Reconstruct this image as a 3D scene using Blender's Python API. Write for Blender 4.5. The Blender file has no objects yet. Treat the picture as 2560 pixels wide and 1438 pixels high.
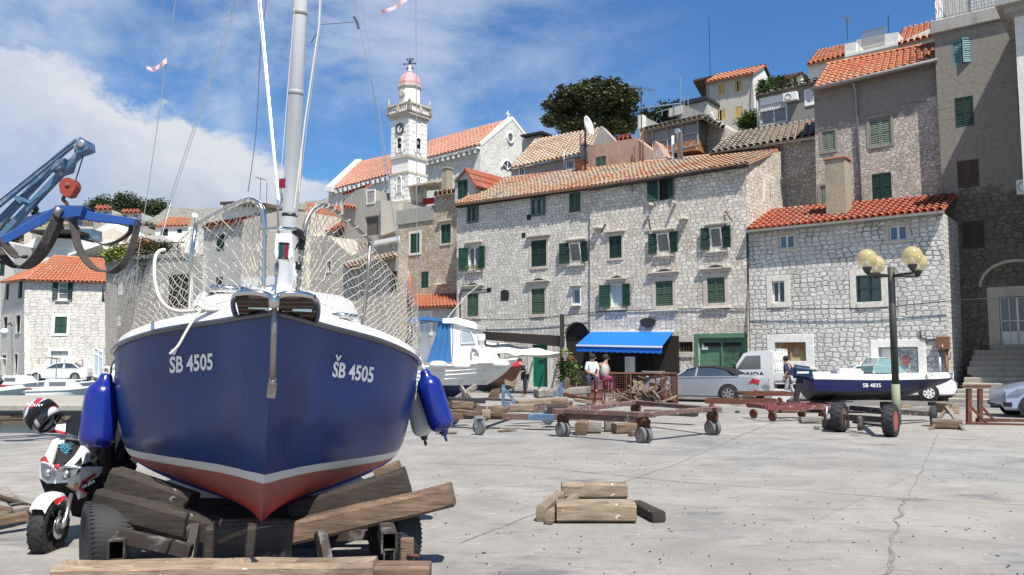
import bpy,bmesh,math,random
from mathutils import Vector,Matrix,noise
from mathutils.geometry import tessellate_polygon
from mathutils.bvhtree import BVHTree
R = math.radians
random.seed(7)
SC = bpy.context.scene
COL = SC.collection
# ---------------------------------------------------------------- camera, sky, sun
F = 2050.0;CX = 1280.0;CY = 719.0;EYE = 1.6
PITCH = math.atan((900 - CY) / F)
cam = bpy.data.cameras.new("camera");camo = bpy.data.objects.new("camera",cam);COL.objects.link(camo)
camo.location = (0,0,EYE);camo.rotation_euler = (math.pi / 2 + PITCH,0,0)
cam.sensor_width = 36;cam.lens = F / 2560 * 36;cam.clip_end = 3000;cam.clip_start = 0.05
SC.camera = camo
SC.view_settings.view_transform = 'Standard';SC.view_settings.look = 'None'
SC.view_settings.exposure = 0.6;SC.view_settings.gamma = 1
SUNV = Vector((0.23,-0.54,1.0)).normalized()
sl = bpy.data.lights.new("sun",'SUN');sl.energy = 5.0;sl.angle = R(0.5);sl.color = (1,0.955,0.88)
so = bpy.data.objects.new("sun",sl);COL.objects.link(so)
so.rotation_euler = (-SUNV).to_track_quat('-Z','Y').to_euler();so.location = (0,0,60)
W = bpy.data.worlds.new("World");SC.world = W;W.use_nodes = True

class NT:
    def __init__(s,nt):s.nt = nt;nt.nodes.clear()
    def n(s,typ,ins=None,**kw):
        nd = s.nt.nodes.new('ShaderNode' + typ)
        for k,v in kw.items():setattr(nd,k,v)
        if ins:
            for k,v in ins.items():
                sk = nd.inputs[k]
                if isinstance(v,bpy.types.NodeSocket):s.nt.links.new(v,sk)
                else:
                    if sk.type in ('RGBA',) and len(v) == 3:v = (*v,1)
                    sk.default_value = v
        return nd
    def math(s,op,a,b=0.0,c=0.0,clamp=False):
        nd = s.nt.nodes.new('ShaderNodeMath');nd.operation = op;nd.use_clamp = clamp
        for i,v in enumerate((a,b,c)):
            if isinstance(v,bpy.types.NodeSocket):s.nt.links.new(v,nd.inputs[i])
            else:nd.inputs[i].default_value = v
        return nd.outputs[0]
    def mix(s,f,a,b,bt='MIX'):
        nd = s.nt.nodes.new('ShaderNodeMix');nd.data_type = 'RGBA';nd.blend_type = bt
        for i,v in ((0,f),(6,a),(7,b)):
            if isinstance(v,bpy.types.NodeSocket):s.nt.links.new(v,nd.inputs[i])
            else:nd.inputs[i].default_value = v if i == 0 else ((*v,1) if len(v) == 3 else v)
        return nd.outputs[2]
    def ramp(s,f,stops,interp='LINEAR'):
        nd = s.nt.nodes.new('ShaderNodeValToRGB');nd.color_ramp.interpolation = interp
        e = nd.color_ramp.elements
        while len(e) < len(stops):e.new(0.5)
        for i,(p,c) in enumerate(stops):
            e[i].position = p
            if not hasattr(c,'__len__'):c = (c,c,c)
            e[i].color = (*c,1)
        s.nt.links.new(f,nd.inputs[0]);return nd.outputs[0]
    def noise(s,vec,scale,detail=3,rough=0.55,dist=0.0):
        nd = s.n('TexNoise',{'Scale':scale,'Detail':detail,'Roughness':rough,'Distortion':dist})
        if vec is not None:s.nt.links.new(vec,nd.inputs['Vector'])
        return nd.outputs[0]
    def sep(s,vec):
        nd = s.n('SeparateXYZ',{0:vec});return nd.outputs
    def comb(s,x=0.0,y=0.0,z=0.0):
        return s.n('CombineXYZ',{0:x,1:y,2:z}).outputs[0]
    def mapr(s,v,a,b,c=0.0,d=1.0,typ='SMOOTHSTEP'):
        nd = s.n('MapRange',{0:v,1:a,2:b,3:c,4:d},interpolation_type=typ);return nd.outputs[0]

w = NT(W.node_tree)
sky = w.n('TexSky',sky_type='NISHITA',sun_disc=False,sun_elevation=math.asin(SUNV.z),
          sun_rotation=math.atan2(SUNV.x,SUNV.y),altitude=0,air_density=1.0,dust_density=0.6,ozone_density=2.5)
tc = w.n('TexCoord').outputs['Generated']
X,Y_,Z = w.sep(tc)
hy = w.math('SQRT',w.math('ADD',w.math('MULTIPLY',X,X),w.math('MULTIPLY',Y_,Y_)))
az = w.math('DIVIDE',X,w.math('MAXIMUM',Y_,0.25));el = w.math('DIVIDE',Z,w.math('MAXIMUM',hy,0.05))
cv = w.comb(az,w.math('MULTIPLY',el,1.8),0.3)
n1 = w.noise(cv,5.0,8,0.6,0.3);n2 = w.noise(cv,2.2,7,0.62,0.8);n3 = w.noise(cv,16.0,6,0.6,0.5)
# cumulus bank: its upper edge falls from left to right
edge = w.mapr(az,-0.62,0.12,0.345,0.115,'LINEAR')
edge = w.math('ADD',edge,w.math('MULTIPLY',w.math('SUBTRACT',n1,0.5),0.14))
edge = w.math('ADD',edge,w.math('MULTIPLY',w.math('SUBTRACT',n3,0.5),0.06))
dd = w.math('SUBTRACT',edge,el)
bank = w.math('MULTIPLY',w.mapr(dd,-0.004,0.018),w.mapr(az,0.3,-0.05))
bank = w.math('MULTIPLY',bank,w.mapr(w.math('ADD',dd,w.math('MULTIPLY',n2,0.5)),0.5,0.22,0.3,0.95))
wv = w.comb(az,w.math('MULTIPLY',el,1.9),1.7)
wn = w.noise(wv,3.4,9,0.6,0.25)
wisp = w.math('MULTIPLY',w.mapr(wn,0.38,0.66),w.mapr(az,0.30,-0.15,0.0,1.0))
wisp = w.math('MULTIPLY',wisp,0.8)
cloudc = w.mix(w.mapr(dd,0.02,0.16),(8.6,8.9,9.4),(4.6,5.4,7.0))
cloudc = w.mix(w.math('MULTIPLY',w.mapr(n2,0.45,0.68),0.75),cloudc,(8.0,8.4,9.2))
skyc = w.n('HueSaturation',{'Saturation':1.2,'Value':1.0,'Color':sky.outputs[0]}).outputs[0]
skyc = w.mix(1.0,skyc,(1.08,1.38,1.62),'MULTIPLY')
c = w.mix(wisp,skyc,(6.6,7.6,9.4));c = w.mix(bank,c,cloudc)
bg = w.n('Background',{'Color':c,'Strength':0.058})
W.node_tree.links.new(bg.outputs[0],w.n('OutputWorld').inputs[0])

# ---------------------------------------------------------------- pixel geometry of the survey photograph
CR = Matrix.Rotation(math.pi / 2 + PITCH,3,'X')
CAMP = Vector((0,0,EYE))
def ray(px,py):return (CR @ Vector(((px - CX) / F,-(py - CY) / F,-1))).normalized()
def at(px,py,Y):
    d = ray(px,py);return CAMP + d * (Y / d.y)
def gnd(px,py,z=0.0):
    d = ray(px,py);return CAMP + d * ((z - EYE) / d.z)
def gx(px,Y):                     # plan point at distance Y under a pixel column near the horizon
    return at(px,900,Y).x
class Frame:
    def __init__(s,O,t):
        s.O = Vector(O);s.t = Vector((t[0],t[1],0)).normalized();s.n = Vector((s.t.y,-s.t.x,0))
        if s.n.dot(CAMP - s.O) < 0:s.n = -s.n
    def pt(s,px,py,q=0.0):
        d = ray(px,py);k = ((s.O - s.n * q) - CAMP).dot(s.n) / d.dot(s.n);return CAMP + d * k
    def u(s,p):return (Vector(p) - s.O).dot(s.t)
    def w(s,u,q,z):p = s.O + s.t * u - s.n * q;return Vector((p.x,p.y,z))
    def side(s,px,py,u):        # on the plane across the frame at u
        d = ray(px,py);k = (s.O + s.t * u - CAMP).dot(s.t) / d.dot(s.t);return CAMP + d * k
# ---------------------------------------------------------------- object helpers
WM = {}
def link(o,parent=None,M=None):
    COL.objects.link(o)
    if M is not None:o.matrix_basis = M
    if parent is not None:o.parent = parent
    WM[o.name] = (WM[parent.name] if parent is not None else Matrix()) @ (M if M is not None else o.matrix_basis.copy())
    return o
def tag(o,label=None,cat=None,group=None,kind=None):
    if label:o['label'] = label
    if cat:o['category'] = cat
    if group:o['group'] = group
    if kind:o['kind'] = kind
    return o
def thing(name,label,cat,loc=(0,0,0),rz=0.0,group=None,M=None):
    o = bpy.data.objects.new(name,None);o.empty_display_size = 0.2
    link(o,None,M if M is not None else Matrix.Translation(Vector(loc)) @ Matrix.Rotation(rz,4,'Z'))
    return tag(o,label,cat,group)
def dup(o,M,label=None):
    r = o.copy();COL.objects.link(r);r.matrix_basis = M;WM[r.name] = M
    if label:r['label'] = label
    for c in list(o.children):
        k = c.copy();COL.objects.link(k);k.parent = r
        for g in list(c.children):
            h = g.copy();COL.objects.link(h);h.parent = k
    return r
def TR(x,y,z=0,rz=0.0):return Matrix.Translation((x,y,z)) @ Matrix.Rotation(rz,4,'Z')
class MB:
    def __init__(s):s.v = [];s.f = [];s.mi = [];s.sm = []
    def add(s,vs,fs,mi=0,smooth=False):
        b = len(s.v);s.v += [Vector(v) for v in vs]
        for f in fs:s.f.append([b + i for i in f]);s.mi.append(mi);s.sm.append(smooth)
        return s
    def hexa(s,p,mi=0):          # 4 bottom + 4 top corners
        return s.add(p,[(3,2,1,0),(4,5,6,7),(0,1,5,4),(1,2,6,5),(2,3,7,6),(3,0,4,7)],mi)
    def box(s,c,sz,rz=0.0,mi=0,M=None):
        h = [x / 2 for x in sz];P = []
        Rm = M if M is not None else Matrix.Rotation(rz,3,'Z')
        for z in (-h[2],h[2]):
            for x,y in ((-h[0],-h[1]),(h[0],-h[1]),(h[0],h[1]),(-h[0],h[1])):
                P.append(Vector(c) + Rm @ Vector((x,y,z)))
        return s.hexa(P,mi)
    def bar(s,a,b,w_,h_,mi=0,up=(0,0,1),tap=1.0):
        a = Vector(a);b = Vector(b);d = (b - a).normalized();up = Vector(up)
        if abs(d.dot(up)) > 0.98:up = Vector((1,0,0))
        sx = d.cross(up).normalized();sz = sx.cross(d).normalized()
        P = []
        for (pp,k) in ((a,1.0),(b,tap)):
            P += [pp + sx * (i * w_ / 2 * k) + sz * (j * h_ / 2 * k) for i,j in ((-1,-1),(1,-1),(1,1),(-1,1))]
        return s.add(P,[(0,1,2,3),(7,6,5,4),(0,4,5,1),(1,5,6,2),(2,6,7,3),(3,7,4,0)],mi)
    def tube(s,pts,r,seg=8,mi=0,closed=False,caps=True,flat=1.0):
        pts = [Vector(p) for p in pts];n = len(pts)
        rr = r if hasattr(r,'__len__') else [r] * n
        d0 = (pts[1] - pts[0]).normalized();up = Vector((0,0,1)) if abs(d0.z) < 0.95 else Vector((1,0,0))
        sx = d0.cross(up).normalized();b = len(s.v)
        for i in range(n):
            if closed:d = (pts[(i + 1) % n] - pts[i - 1]).normalized()
            else:d = (pts[min(i + 1,n - 1)] - pts[max(i - 1,0)]).normalized()
            sx = (sx - d * sx.dot(d));sx = sx.normalized() if sx.length > 1e-5 else d.orthogonal().normalized()
            sz = d.cross(sx)
            for k in range(seg):
                a = 2 * math.pi * k / seg
                s.v.append(pts[i] + (sx * math.cos(a) + sz * math.sin(a) * flat) * rr[i])
        for i in range(n if closed else n - 1):
            for k in range(seg):
                i2 = (i + 1) % n;k2 = (k + 1) % seg
                s.f.append([b + i * seg + k,b + i * seg + k2,b + i2 * seg + k2,b + i2 * seg + k]);s.mi.append(mi);s.sm.append(seg > 5)
        if caps and not closed:
            s.f.append([b + k for k in range(seg)]);s.f.append([b + (n - 1) * seg + k for k in range(seg)][::-1])
            s.mi += [mi,mi];s.sm += [False,False]
        return s
    def lathe(s,prof,c=(0,0,0),M=None,seg=20,mi=0,smooth=True,scale=(1,1)):
        b = len(s.v);c = Vector(c)
        for r,z in prof:
            for k in range(seg):
                a = 2 * math.pi * k / seg
                p = Vector((math.cos(a) * r * scale[0],math.sin(a) * r * scale[1],z))
                s.v.append(c + (M @ p if M is not None else p))
        for i in range(len(prof) - 1):
            for k in range(seg):
                k2 = (k + 1) % seg
                s.f.append([b + i * seg + k,b + i * seg + k2,b + (i + 1) * seg + k2,b + (i + 1) * seg + k]);s.mi.append(mi);s.sm.append(smooth)
        for i,fl in ((0,1),(len(prof) - 1,0)):
            if prof[i][0] > 1e-4:
                f = [b + i * seg + k for k in range(seg)]
                s.f.append(f[::-1] if fl else f);s.mi.append(mi);s.sm.append(False)
        return s
    def prism(s,poly,vec,mi=0,mside=None):
        n = len(poly);vec = Vector(vec);P = [Vector(p) for p in poly]
        P2 = [p + vec for p in P]
        s.add(P + P2,[tuple(range(n))[::-1],tuple(range(n,2 * n))],mi)
        s.add(P + P2,[(i,(i + 1) % n,n + (i + 1) % n,n + i) for i in range(n)],mi if mside is None else mside)
        return s
    def loft(s,rings,mi=0,closed=True,caps=True,smooth=True):
        n = len(rings[0]);b = len(s.v)
        for r in rings:s.v += [Vector(p) for p in r]
        for i in range(len(rings) - 1):
            for k in range(n if closed else n - 1):
                k2 = (k + 1) % n
                s.f.append([b + i * n + k,b + i * n + k2,b + (i + 1) * n + k2,b + (i + 1) * n + k]);s.mi.append(mi);s.sm.append(smooth)
        if caps:
            s.f.append([b + k for k in range(n)][::-1]);s.f.append([b + (len(rings) - 1) * n + k for k in range(n)]);s.mi += [mi] * 2;s.sm += [False] * 2
        return s
    def ball(s,c,r,seg=14,mi=0,sq=(1,1,1),M=None):
        pr = [(math.sin(math.pi * i / 9) * 1.0,-math.cos(math.pi * i / 9)) for i in range(10)]
        pr[0] = (0.001,-1);pr[-1] = (0.001,1)
        Mx = Matrix.Diagonal(Vector((sq[0] * r,sq[1] * r,sq[2] * r)))
        if M is not None:Mx = M @ Mx
        return s.lathe(pr,c,Mx,seg,mi)
    def build(s,name,mats,parent=None,M=None,bevel=0.0,fix=True,seg=1,world=False,jit=0.0):
        """world=True: the vertices are world coordinates of a part of a placed thing"""
        if not isinstance(mats,(list,tuple)):mats = [mats]
        V = s.v
        if world and parent is not None:
            inv = WM[parent.name].inverted();V = [inv @ v for v in V]
        me = bpy.data.meshes.new(name)
        me.from_pydata([tuple(v) for v in V],[],s.f)
        for m in mats:me.materials.append(MAT(m) if isinstance(m,str) else m)
        me.polygons.foreach_set('material_index',s.mi);me.polygons.foreach_set('use_smooth',s.sm)
        bm = bmesh.new();bm.from_mesh(me)
        if jit:
            for v in bm.verts:v.co += Vector((random.uniform(-jit,jit),random.uniform(-jit,jit),random.uniform(-jit,jit)))
        if fix:bmesh.ops.recalc_face_normals(bm,faces=bm.faces)
        if bevel:bmesh.ops.bevel(bm,geom=bm.edges[:],offset=bevel,segments=seg,affect='EDGES',clamp_overlap=True)
        bm.normal_update()
        uvl = bm.loops.layers.uv.new('UVMap')
        Zv = Vector((0,0,1))
        for f in bm.faces:
            nn = f.normal
            t = Zv.cross(nn)
            t = t.normalized() if t.length > 0.02 else Vector((1,0,0))
            bb = nn.cross(t)
            for l in f.loops:l[uvl].uv = (l.vert.co.dot(t),l.vert.co.dot(bb))
        bm.to_mesh(me);bm.free();me.update()
        o = bpy.data.objects.new(name,me)
        return link(o,parent,M)
# ---------------------------------------------------------------- materials
MATS = {}
MATF = {}
def MAT(n):
    if n not in MATS:MATS[n] = MATF[n](n)
    return MATS[n]
def newmat(n):
    m = bpy.data.materials.new(n);m.use_nodes = True;return m,NT(m.node_tree)
def finish(m,t,col,rough=0.8,metal=0.0,bump=None,bs=0.3,bd=0.02,**kw):
    ins = {'Base Color':col,'Roughness':rough,'Metallic':metal};ins.update(kw)
    if bump is not None:ins['Normal'] = t.n('Bump',{'Strength':bs,'Distance':bd,'Height':bump}).outputs[0]
    p = t.n('BsdfPrincipled',ins)
    t.nt.links.new(p.outputs[0],t.n('OutputMaterial').inputs[0]);return m
def sc3(c,k):return tuple(min(1,x * k) for x in c)
def paint(n,c,rough=0.5,metal=0.0,var=0.25,scale=3.0,bs=0.05,dirt=None,dscale=6.0,dlo=0.55,dhi=0.7,**kw):
    def f(nm):
        m,t = newmat(nm);v = t.n('TexCoord').outputs['Object']
        a = t.noise(v,scale,4);col = t.mix(a,sc3(c,1 - var),sc3(c,1 + var * 0.6))
        if dirt is not None:
            d = t.noise(v,dscale,6,0.65);col = t.mix(t.mapr(d,dlo,dhi),col,dirt)
        return finish(m,t,col,rough,metal,t.noise(v,scale * 12,2),bs,0.01,**kw)
    MATF[n] = f
def wood(n,c1,c2,grain=18.0,pale=None):
    def f(nm):
        m,t = newmat(nm);v = t.n('TexCoord').outputs['UV']
        s_ = t.n('Mapping',{'Vector':v,'Scale':(1.3,grain,1)}).outputs[0]
        a = t.noise(s_,2.2,6,0.65,0.6);b = t.noise(v,1.6,3)
        col = t.mix(t.mapr(a,0.3,0.7),c1,c2);col = t.mix(t.math('MULTIPLY',t.mapr(b,.42,.66),0.7),col,sc3(c1,0.45))
        crk = t.mapr(t.noise(s_,4.0,3,0.5,0.3),0.36,0.30)
        col = t.mix(t.math('MULTIPLY',crk,0.75),col,(0.012,0.01,0.008))
        if pale:
            sp = t.noise(v,7.0,5,0.7);col = t.mix(t.mapr(sp,0.64,0.68),col,pale)
        return finish(m,t,col,0.85,0,a,0.6,0.01)
    MATF[n] = f
def stone(n,c1,c2,mortar,su=2.6,sv=4.2,rnd=0.8,mw=0.07,stain=(0.16,0.14,0.11),st=0.35,ocr=0.0,bs=0.6,patch=None):
    def f(nm):
        m,t = newmat(nm);uv = t.n('TexCoord').outputs['UV']
        nv = t.n('TexNoise',{'Vector':uv,'Scale':1.7,'Detail':3}).outputs['Color']
        dv = t.n('VectorMath',{0:nv,1:(0.5,0.5,0.5)},operation='SUBTRACT').outputs[0]
        dv = t.n('VectorMath',{0:dv,'Scale':0.16},operation='SCALE').outputs[0]
        uw = t.n('VectorMath',{0:uv,1:dv},operation='ADD').outputs[0]
        ux,uy,_ = t.sep(uw)
        # courses: rows of uneven height, stones of uneven length
        row = t.math('FLOOR',t.math('MULTIPLY',uy,sv))
        wn_ = t.n('TexWhiteNoise',{'W':row},noise_dimensions='1D').outputs[0]
        sx = t.math('ADD',t.math('MULTIPLY',ux,su),t.math('MULTIPLY',wn_,7.3))
        vec = t.comb(sx,t.math('MULTIPLY',uy,sv),0.0)
        vo = t.n('TexVoronoi',{'Vector':vec,'Scale':1.0,'Randomness':rnd},voronoi_dimensions='2D',feature='DISTANCE_TO_EDGE').outputs[0]
        vc = t.n('TexVoronoi',{'Vector':vec,'Scale':1.0,'Randomness':rnd},voronoi_dimensions='2D',feature='F1').outputs['Color']
        cr,cg,cb = t.sep(vc)
        fine = t.noise(uv,9.0,5,0.65);big = t.noise(uv,0.35,5,0.6)
        vo2 = t.math('ADD',vo,t.math('MULTIPLY',t.math('SUBTRACT',fine,0.5),0.10))
        col = t.mix(cr,c1,c2)
        col = t.mix(t.math('MULTIPLY',t.mapr(cg,0.72,1.0),0.6),col,sc3(c1,0.55))
        if ocr:col = t.mix(t.math('MULTIPLY',t.mapr(cb,0.5,0.95),ocr),col,(0.42,0.29,0.17))
        col = t.mix(t.math('MULTIPLY',t.mapr(fine,0.35,0.7),0.35),col,sc3(c2,0.6))
        mort = t.mapr(vo2,mw * 0.5,mw * 1.5)
        fade = t.mapr(t.noise(uv,0.9,6,0.7),0.42,0.62);mort = t.math('MAXIMUM',mort,t.math('MULTIPLY',fade,0.4))
        mortc = t.mix(t.mapr(t.noise(uv,0.8,4),0.4,0.65),mortar,sc3(mortar,0.5))
        col = t.mix(mort,mortc,col)
        stv = t.n('Mapping',{'Vector':uv,'Scale':(1.2,0.35,1)}).outputs[0]
        stn = t.noise(stv,0.9,6,0.62)
        col = t.mix(t.math('MULTIPLY',t.mapr(stn,0.5,0.75),st),col,stain)
        if patch:
            pn = t.noise(uv,0.22,5,0.6)
            col = t.mix(t.mapr(pn,patch[1],patch[1] + 0.05),col,patch[0])
        dk = t.mapr(t.noise(uv,3.1,4,0.75),0.66,0.72);col = t.mix(t.math('MULTIPLY',dk,0.6),col,sc3(mortar,0.3))
        h = t.math('ADD',t.math('MULTIPLY',mort,0.7),t.math('MULTIPLY',fine,0.5))
        h = t.math('ADD',h,t.math('MULTIPLY',cb,0.35))
        return finish(m,t,col,0.92,0,h,bs,0.05)
    MATF[n] = f
def plaster(n,c,stain=(0.2,0.18,0.15),st=0.4,rough=0.9,bands=False,bs=0.35):
    def f(nm):
        m,t = newmat(nm);uv = t.n('TexCoord').outputs['UV']
        a = t.noise(uv,0.7,6,0.62);b = t.noise(uv,7.0,5,0.65)
        col = t.mix(t.mapr(b,0.3,0.7),sc3(c,0.86),sc3(c,1.08))
        sv_ = t.n('Mapping',{'Vector':uv,'Scale':(1.6,0.3,1)}).outputs[0]
        s1 = t.noise(sv_,1.2,7,0.65)
        col = t.mix(t.math('MULTIPLY',t.mapr(s1,0.48,0.75),st),col,stain)
        col = t.mix(t.math('MULTIPLY',t.mapr(a,0.5,0.7),st * 0.6),col,sc3(c,0.65))
        h = b
        if bands:
            bv = t.n('Mapping',{'Vector':uv,'Scale':(0.25,5.5,1)}).outputs[0]
            bn = t.noise(bv,1.0,5,0.7);crk = t.mapr(bn,0.37,0.31)
            pit = t.mapr(t.noise(t.n('Mapping',{'Vector':uv,'Scale':(2.5,6,1)}).outputs[0],2.0,4,0.6),0.33,0.26)
            crk = t.math('MAXIMUM',crk,pit)
            col = t.mix(t.math('MULTIPLY',crk,0.55),col,sc3(c,0.35));h = t.math('SUBTRACT',b,crk)
        return finish(m,t,col,rough,0,h,bs,0.03)
    MATF[n] = f
def tiles(n,stops,wave=False,grime=(0.05,0.04,0.03),gr=0.5):
    def f(nm):
        m,t = newmat(nm);uv = t.n('TexCoord').outputs['UV']
        at_ = t.n('Attribute',attribute_name='tile').outputs['Fac']
        col = t.ramp(at_,[(p,(c[0] * .72,c[1] * .76,c[2] * .82)) for p,c in stops])
        b = t.noise(uv,5.0,5,0.65);a = t.noise(uv,0.5,4)
        col = t.mix(t.math('MULTIPLY',t.mapr(b,0.5,0.75),gr),col,grime)
        col = t.mix(t.math('MULTIPLY',t.mapr(a,0.5,0.75),gr * 0.6),col,sc3(grime,1.6))
        return finish(m,t,col,0.85,0,b,0.4,0.02)
    MATF[n] = f
def glass(n,c=(0.02,0.03,0.04),rough=0.06):
    def f(nm):
        m,t = newmat(nm);v = t.n('TexCoord').outputs['Object']
        return finish(m,t,t.mix(t.noise(v,1.5,2),c,sc3(c,2.2)),rough,0,t.noise(v,1.2,1),0.05,0.02,**{'Specular IOR Level':0.8})
    MATF[n] = f

stone('stone_main',(0.78,0.745,0.675),(0.52,0.49,0.44),(0.24,0.22,0.19),3.9,6.0,0.42,0.055,st=0.3,ocr=0.15)
stone('stone_ochre',(0.82,0.77,0.68),(0.56,0.52,0.45),(0.24,0.21,0.17),3.6,5.4,0.55,0.055,st=0.3,ocr=0.4)
stone('stone_low',(0.77,0.745,0.69),(0.56,0.54,0.495),(0.36,0.345,0.32),3.3,5.0,0.38,0.11,st=0.35)
stone('stone_gable',(0.66,0.60,0.49),(0.52,0.46,0.37),(0.20,0.17,0.13),4.6,5.2,1.0,0.06,st=0.15,ocr=0.3)
stone('stone_rubble',(0.62,0.58,0.50),(0.38,0.345,0.30),(0.22,0.195,0.16),4.6,8.0,0.9,0.07,st=0.4,ocr=0.3)
stone('stone_warm',(0.55,0.48,0.38),(0.42,0.36,0.28),(0.22,0.18,0.14),3.6,5.6,0.9,0.06,st=0.35,ocr=0.9)
stone('stone_clean',(0.72,0.68,0.62),(0.64,0.60,0.54),(0.46,0.43,0.38),2.0,4.4,0.5,0.05,st=0.12,bs=0.6)
stone('stone_grey',(0.58,0.56,0.51),(0.46,0.44,0.40),(0.24,0.22,0.2),3.2,4.8,0.7,0.08,st=0.3)
stone('stone_church',(0.80,0.78,0.73),(0.70,0.68,0.63),(0.50,0.48,0.44),2.8,4.6,0.6,0.06,st=0.12,bs=0.6)
stone('stone_dark',(0.20,0.17,0.13),(0.13,0.11,0.09),(0.09,0.08,0.065),3.0,5.0,0.8,0.07,st=0.5)
stone('stone_fort',(0.50,0.47,0.41),(0.40,0.38,0.33),(0.26,0.24,0.2),2.2,4.2,0.7,0.06,st=0.3,bs=0.6)
plaster('plaster_grey',(0.27,0.24,0.205),(0.12,0.105,0.09),0.5,bands=True)
plaster('plaster_tower',(0.24,0.215,0.18),(0.13,0.11,0.09),0.45,bands=True)
plaster('plaster_cream',(0.50,0.46,0.39),(0.3,0.27,0.22),0.3)
plaster('plaster_white',(0.68,0.67,0.62),(0.4,0.38,0.34),0.25)
plaster('plaster_beige',(0.56,0.50,0.41),(0.40,0.35,0.28),0.3)
plaster('plaster_lightgrey',(0.46,0.45,0.42),(0.24,0.23,0.21),0.35)
plaster('plaster_darkgrey',(0.24,0.23,0.21),(0.1,0.1,0.09),0.5)
plaster('plaster_concrete',(0.34,0.32,0.29),(0.12,0.11,0.10),0.7)
plaster('plaster_yellow',(0.66,0.64,0.48),(0.45,0.42,0.3),0.15)
plaster('plaster_pink',(0.38,0.25,0.18),(0.42,0.36,0.29),0.9)
plaster('stone_trim',(0.52,0.47,0.39),(0.22,0.19,0.15),0.5)
plaster('stone_trim_pale',(0.66,0.62,0.54),(0.4,0.36,0.3),0.25)
plaster('stone_trim_white',(0.78,0.76,0.71),(0.5,0.47,0.42),0.15)
plaster('stone_step',(0.34,0.31,0.26),(0.12,0.11,0.09),0.5)
def mixed_wall(nm):
    m,t = newmat(nm);MAT('stone_rubble');MAT('plaster_grey');
    return m
def zwall(name,top,bot,z0):
    """plaster above, bare stone below a ragged line at height z0"""
    def f(nm):
        src = MATF[bot]('tmp_a');m = src;m.name = nm;t = NT.__new__(NT);t.nt = m.node_tree
        nds = t.nt.nodes;outp = [n for n in nds if n.type == 'OUTPUT_MATERIAL'][0]
        pb = [n for n in nds if n.type == 'BSDF_PRINCIPLED'][0]
        uv = t.n('TexCoord').outputs['UV'];b = t.noise(uv,6.0,5,0.65);big = t.noise(uv,0.5,6,0.6)
        c = top
        bv = t.n('Mapping',{'Vector':uv,'Scale':(0.25,5.5,1)}).outputs[0]
        crk = t.math('MAXIMUM',t.mapr(t.noise(bv,1.0,5,0.7),0.40,0.33),t.mapr(t.noise(uv,2.6,6,0.75),0.36,0.28))
        col = t.mix(t.mapr(b,0.3,0.7),sc3(c,0.84),sc3(c,1.08));col = t.mix(t.math('MULTIPLY',crk,0.5),col,sc3(c,0.4))
        hh = t.math('SUBTRACT',b,crk)
        p2 = t.n('BsdfPrincipled',{'Base Color':col,'Roughness':0.92,'Normal':t.n('Bump',{'Strength':0.35,'Distance':0.03,'Height':hh}).outputs[0]})
        ux,uy,_ = t.sep(uv)
        e = t.math('ADD',uy,t.math('MULTIPLY',t.math('SUBTRACT',big,0.5),5.0))
        e = t.math('ADD',e,t.math('MULTIPLY',t.math('SUBTRACT',b,0.5),0.8))
        mx = t.n('MixShader',{0:t.mapr(e,z0 - 0.1,z0 + 0.1),1:pb.outputs[0],2:p2.outputs[0]})
        t.nt.links.new(mx.outputs[0],outp.inputs[0]);return m
    MATF[name] = f
zwall('wall_tall',(0.225,0.207,0.18),'stone_rubble',12.6)
zwall('wall_tower',(0.22,0.20,0.17),'stone_dark',8.6)
zwall('wall_ochre',(0.52,0.47,0.38),'stone_ochre',30.0)
T_OR = [(0,(0.50,0.13,0.055)),(0.35,(0.60,0.19,0.08)),(0.7,(0.50,0.20,0.10)),(1,(0.66,0.34,0.19))]
T_OLD = [(0,(0.24,0.10,0.055)),(0.3,(0.52,0.22,0.11)),(0.55,(0.44,0.30,0.19)),(0.8,(0.50,0.36,0.24)),(1,(0.24,0.20,0.16))]
T_GREY = [(0,(0.15,0.12,0.09)),(0.4,(0.30,0.24,0.17)),(0.75,(0.40,0.32,0.22)),(1,(0.46,0.20,0.11))]
T_SAND = [(0,(0.42,0.26,0.16)),(0.4,(0.58,0.40,0.26)),(0.75,(0.66,0.50,0.36)),(1,(0.55,0.30,0.19))]
T_RED = [(0,(0.36,0.06,0.025)),(0.4,(0.46,0.10,0.045)),(0.75,(0.34,0.11,0.06)),(1,(0.50,0.27,0.16))]
T_PINK = [(0,(0.50,0.21,0.13)),(0.5,(0.56,0.26,0.165)),(1,(0.60,0.31,0.21))]
tiles('tile_orange',T_OR,gr=0.1);tiles('tile_old',T_OLD,gr=0.35);tiles('tile_grey',T_GREY,gr=0.5)
tiles('tile_sand',T_SAND,gr=0.3);tiles('tile_red',T_RED,gr=0.45);tiles('tile_church',T_PINK,gr=0.08)
paint('green_dark',(0.007,0.034,0.021),0.55);paint('green_mid',(0.012,0.058,0.034),0.55)
paint('green_olive',(0.055,0.10,0.062),0.6,dirt=(0.16,0.18,0.13),dlo=0.6,dhi=0.75)
paint('green_grey',(0.16,0.20,0.16),0.7,dirt=(0.3,0.3,0.25));paint('green_bottle',(0.015,0.06,0.04),0.4)
paint('green_door',(0.0,0.15,0.085),0.45);paint('green_garage',(0.09,0.20,0.12),0.55,dirt=(0.16,0.2,0.14),dscale=2.0)
paint('teal_shutter',(0.10,0.22,0.23),0.6,dirt=(0.3,0.35,0.33),dlo=0.6);paint('blue_grey_frame',(0.10,0.15,0.14),0.5)
paint('yellow_shutter',(0.62,0.42,0.14),0.6);paint('white_paint',(0.78,0.78,0.76),0.45,var=0.06)
paint('white_frame',(0.72,0.72,0.70),0.4,var=0.05);paint('brown_wood',(0.07,0.045,0.03),0.7)
paint('dark_wood',(0.022,0.016,0.013),0.75);paint('black_plastic',(0.012,0.012,0.013),0.4)
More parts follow.
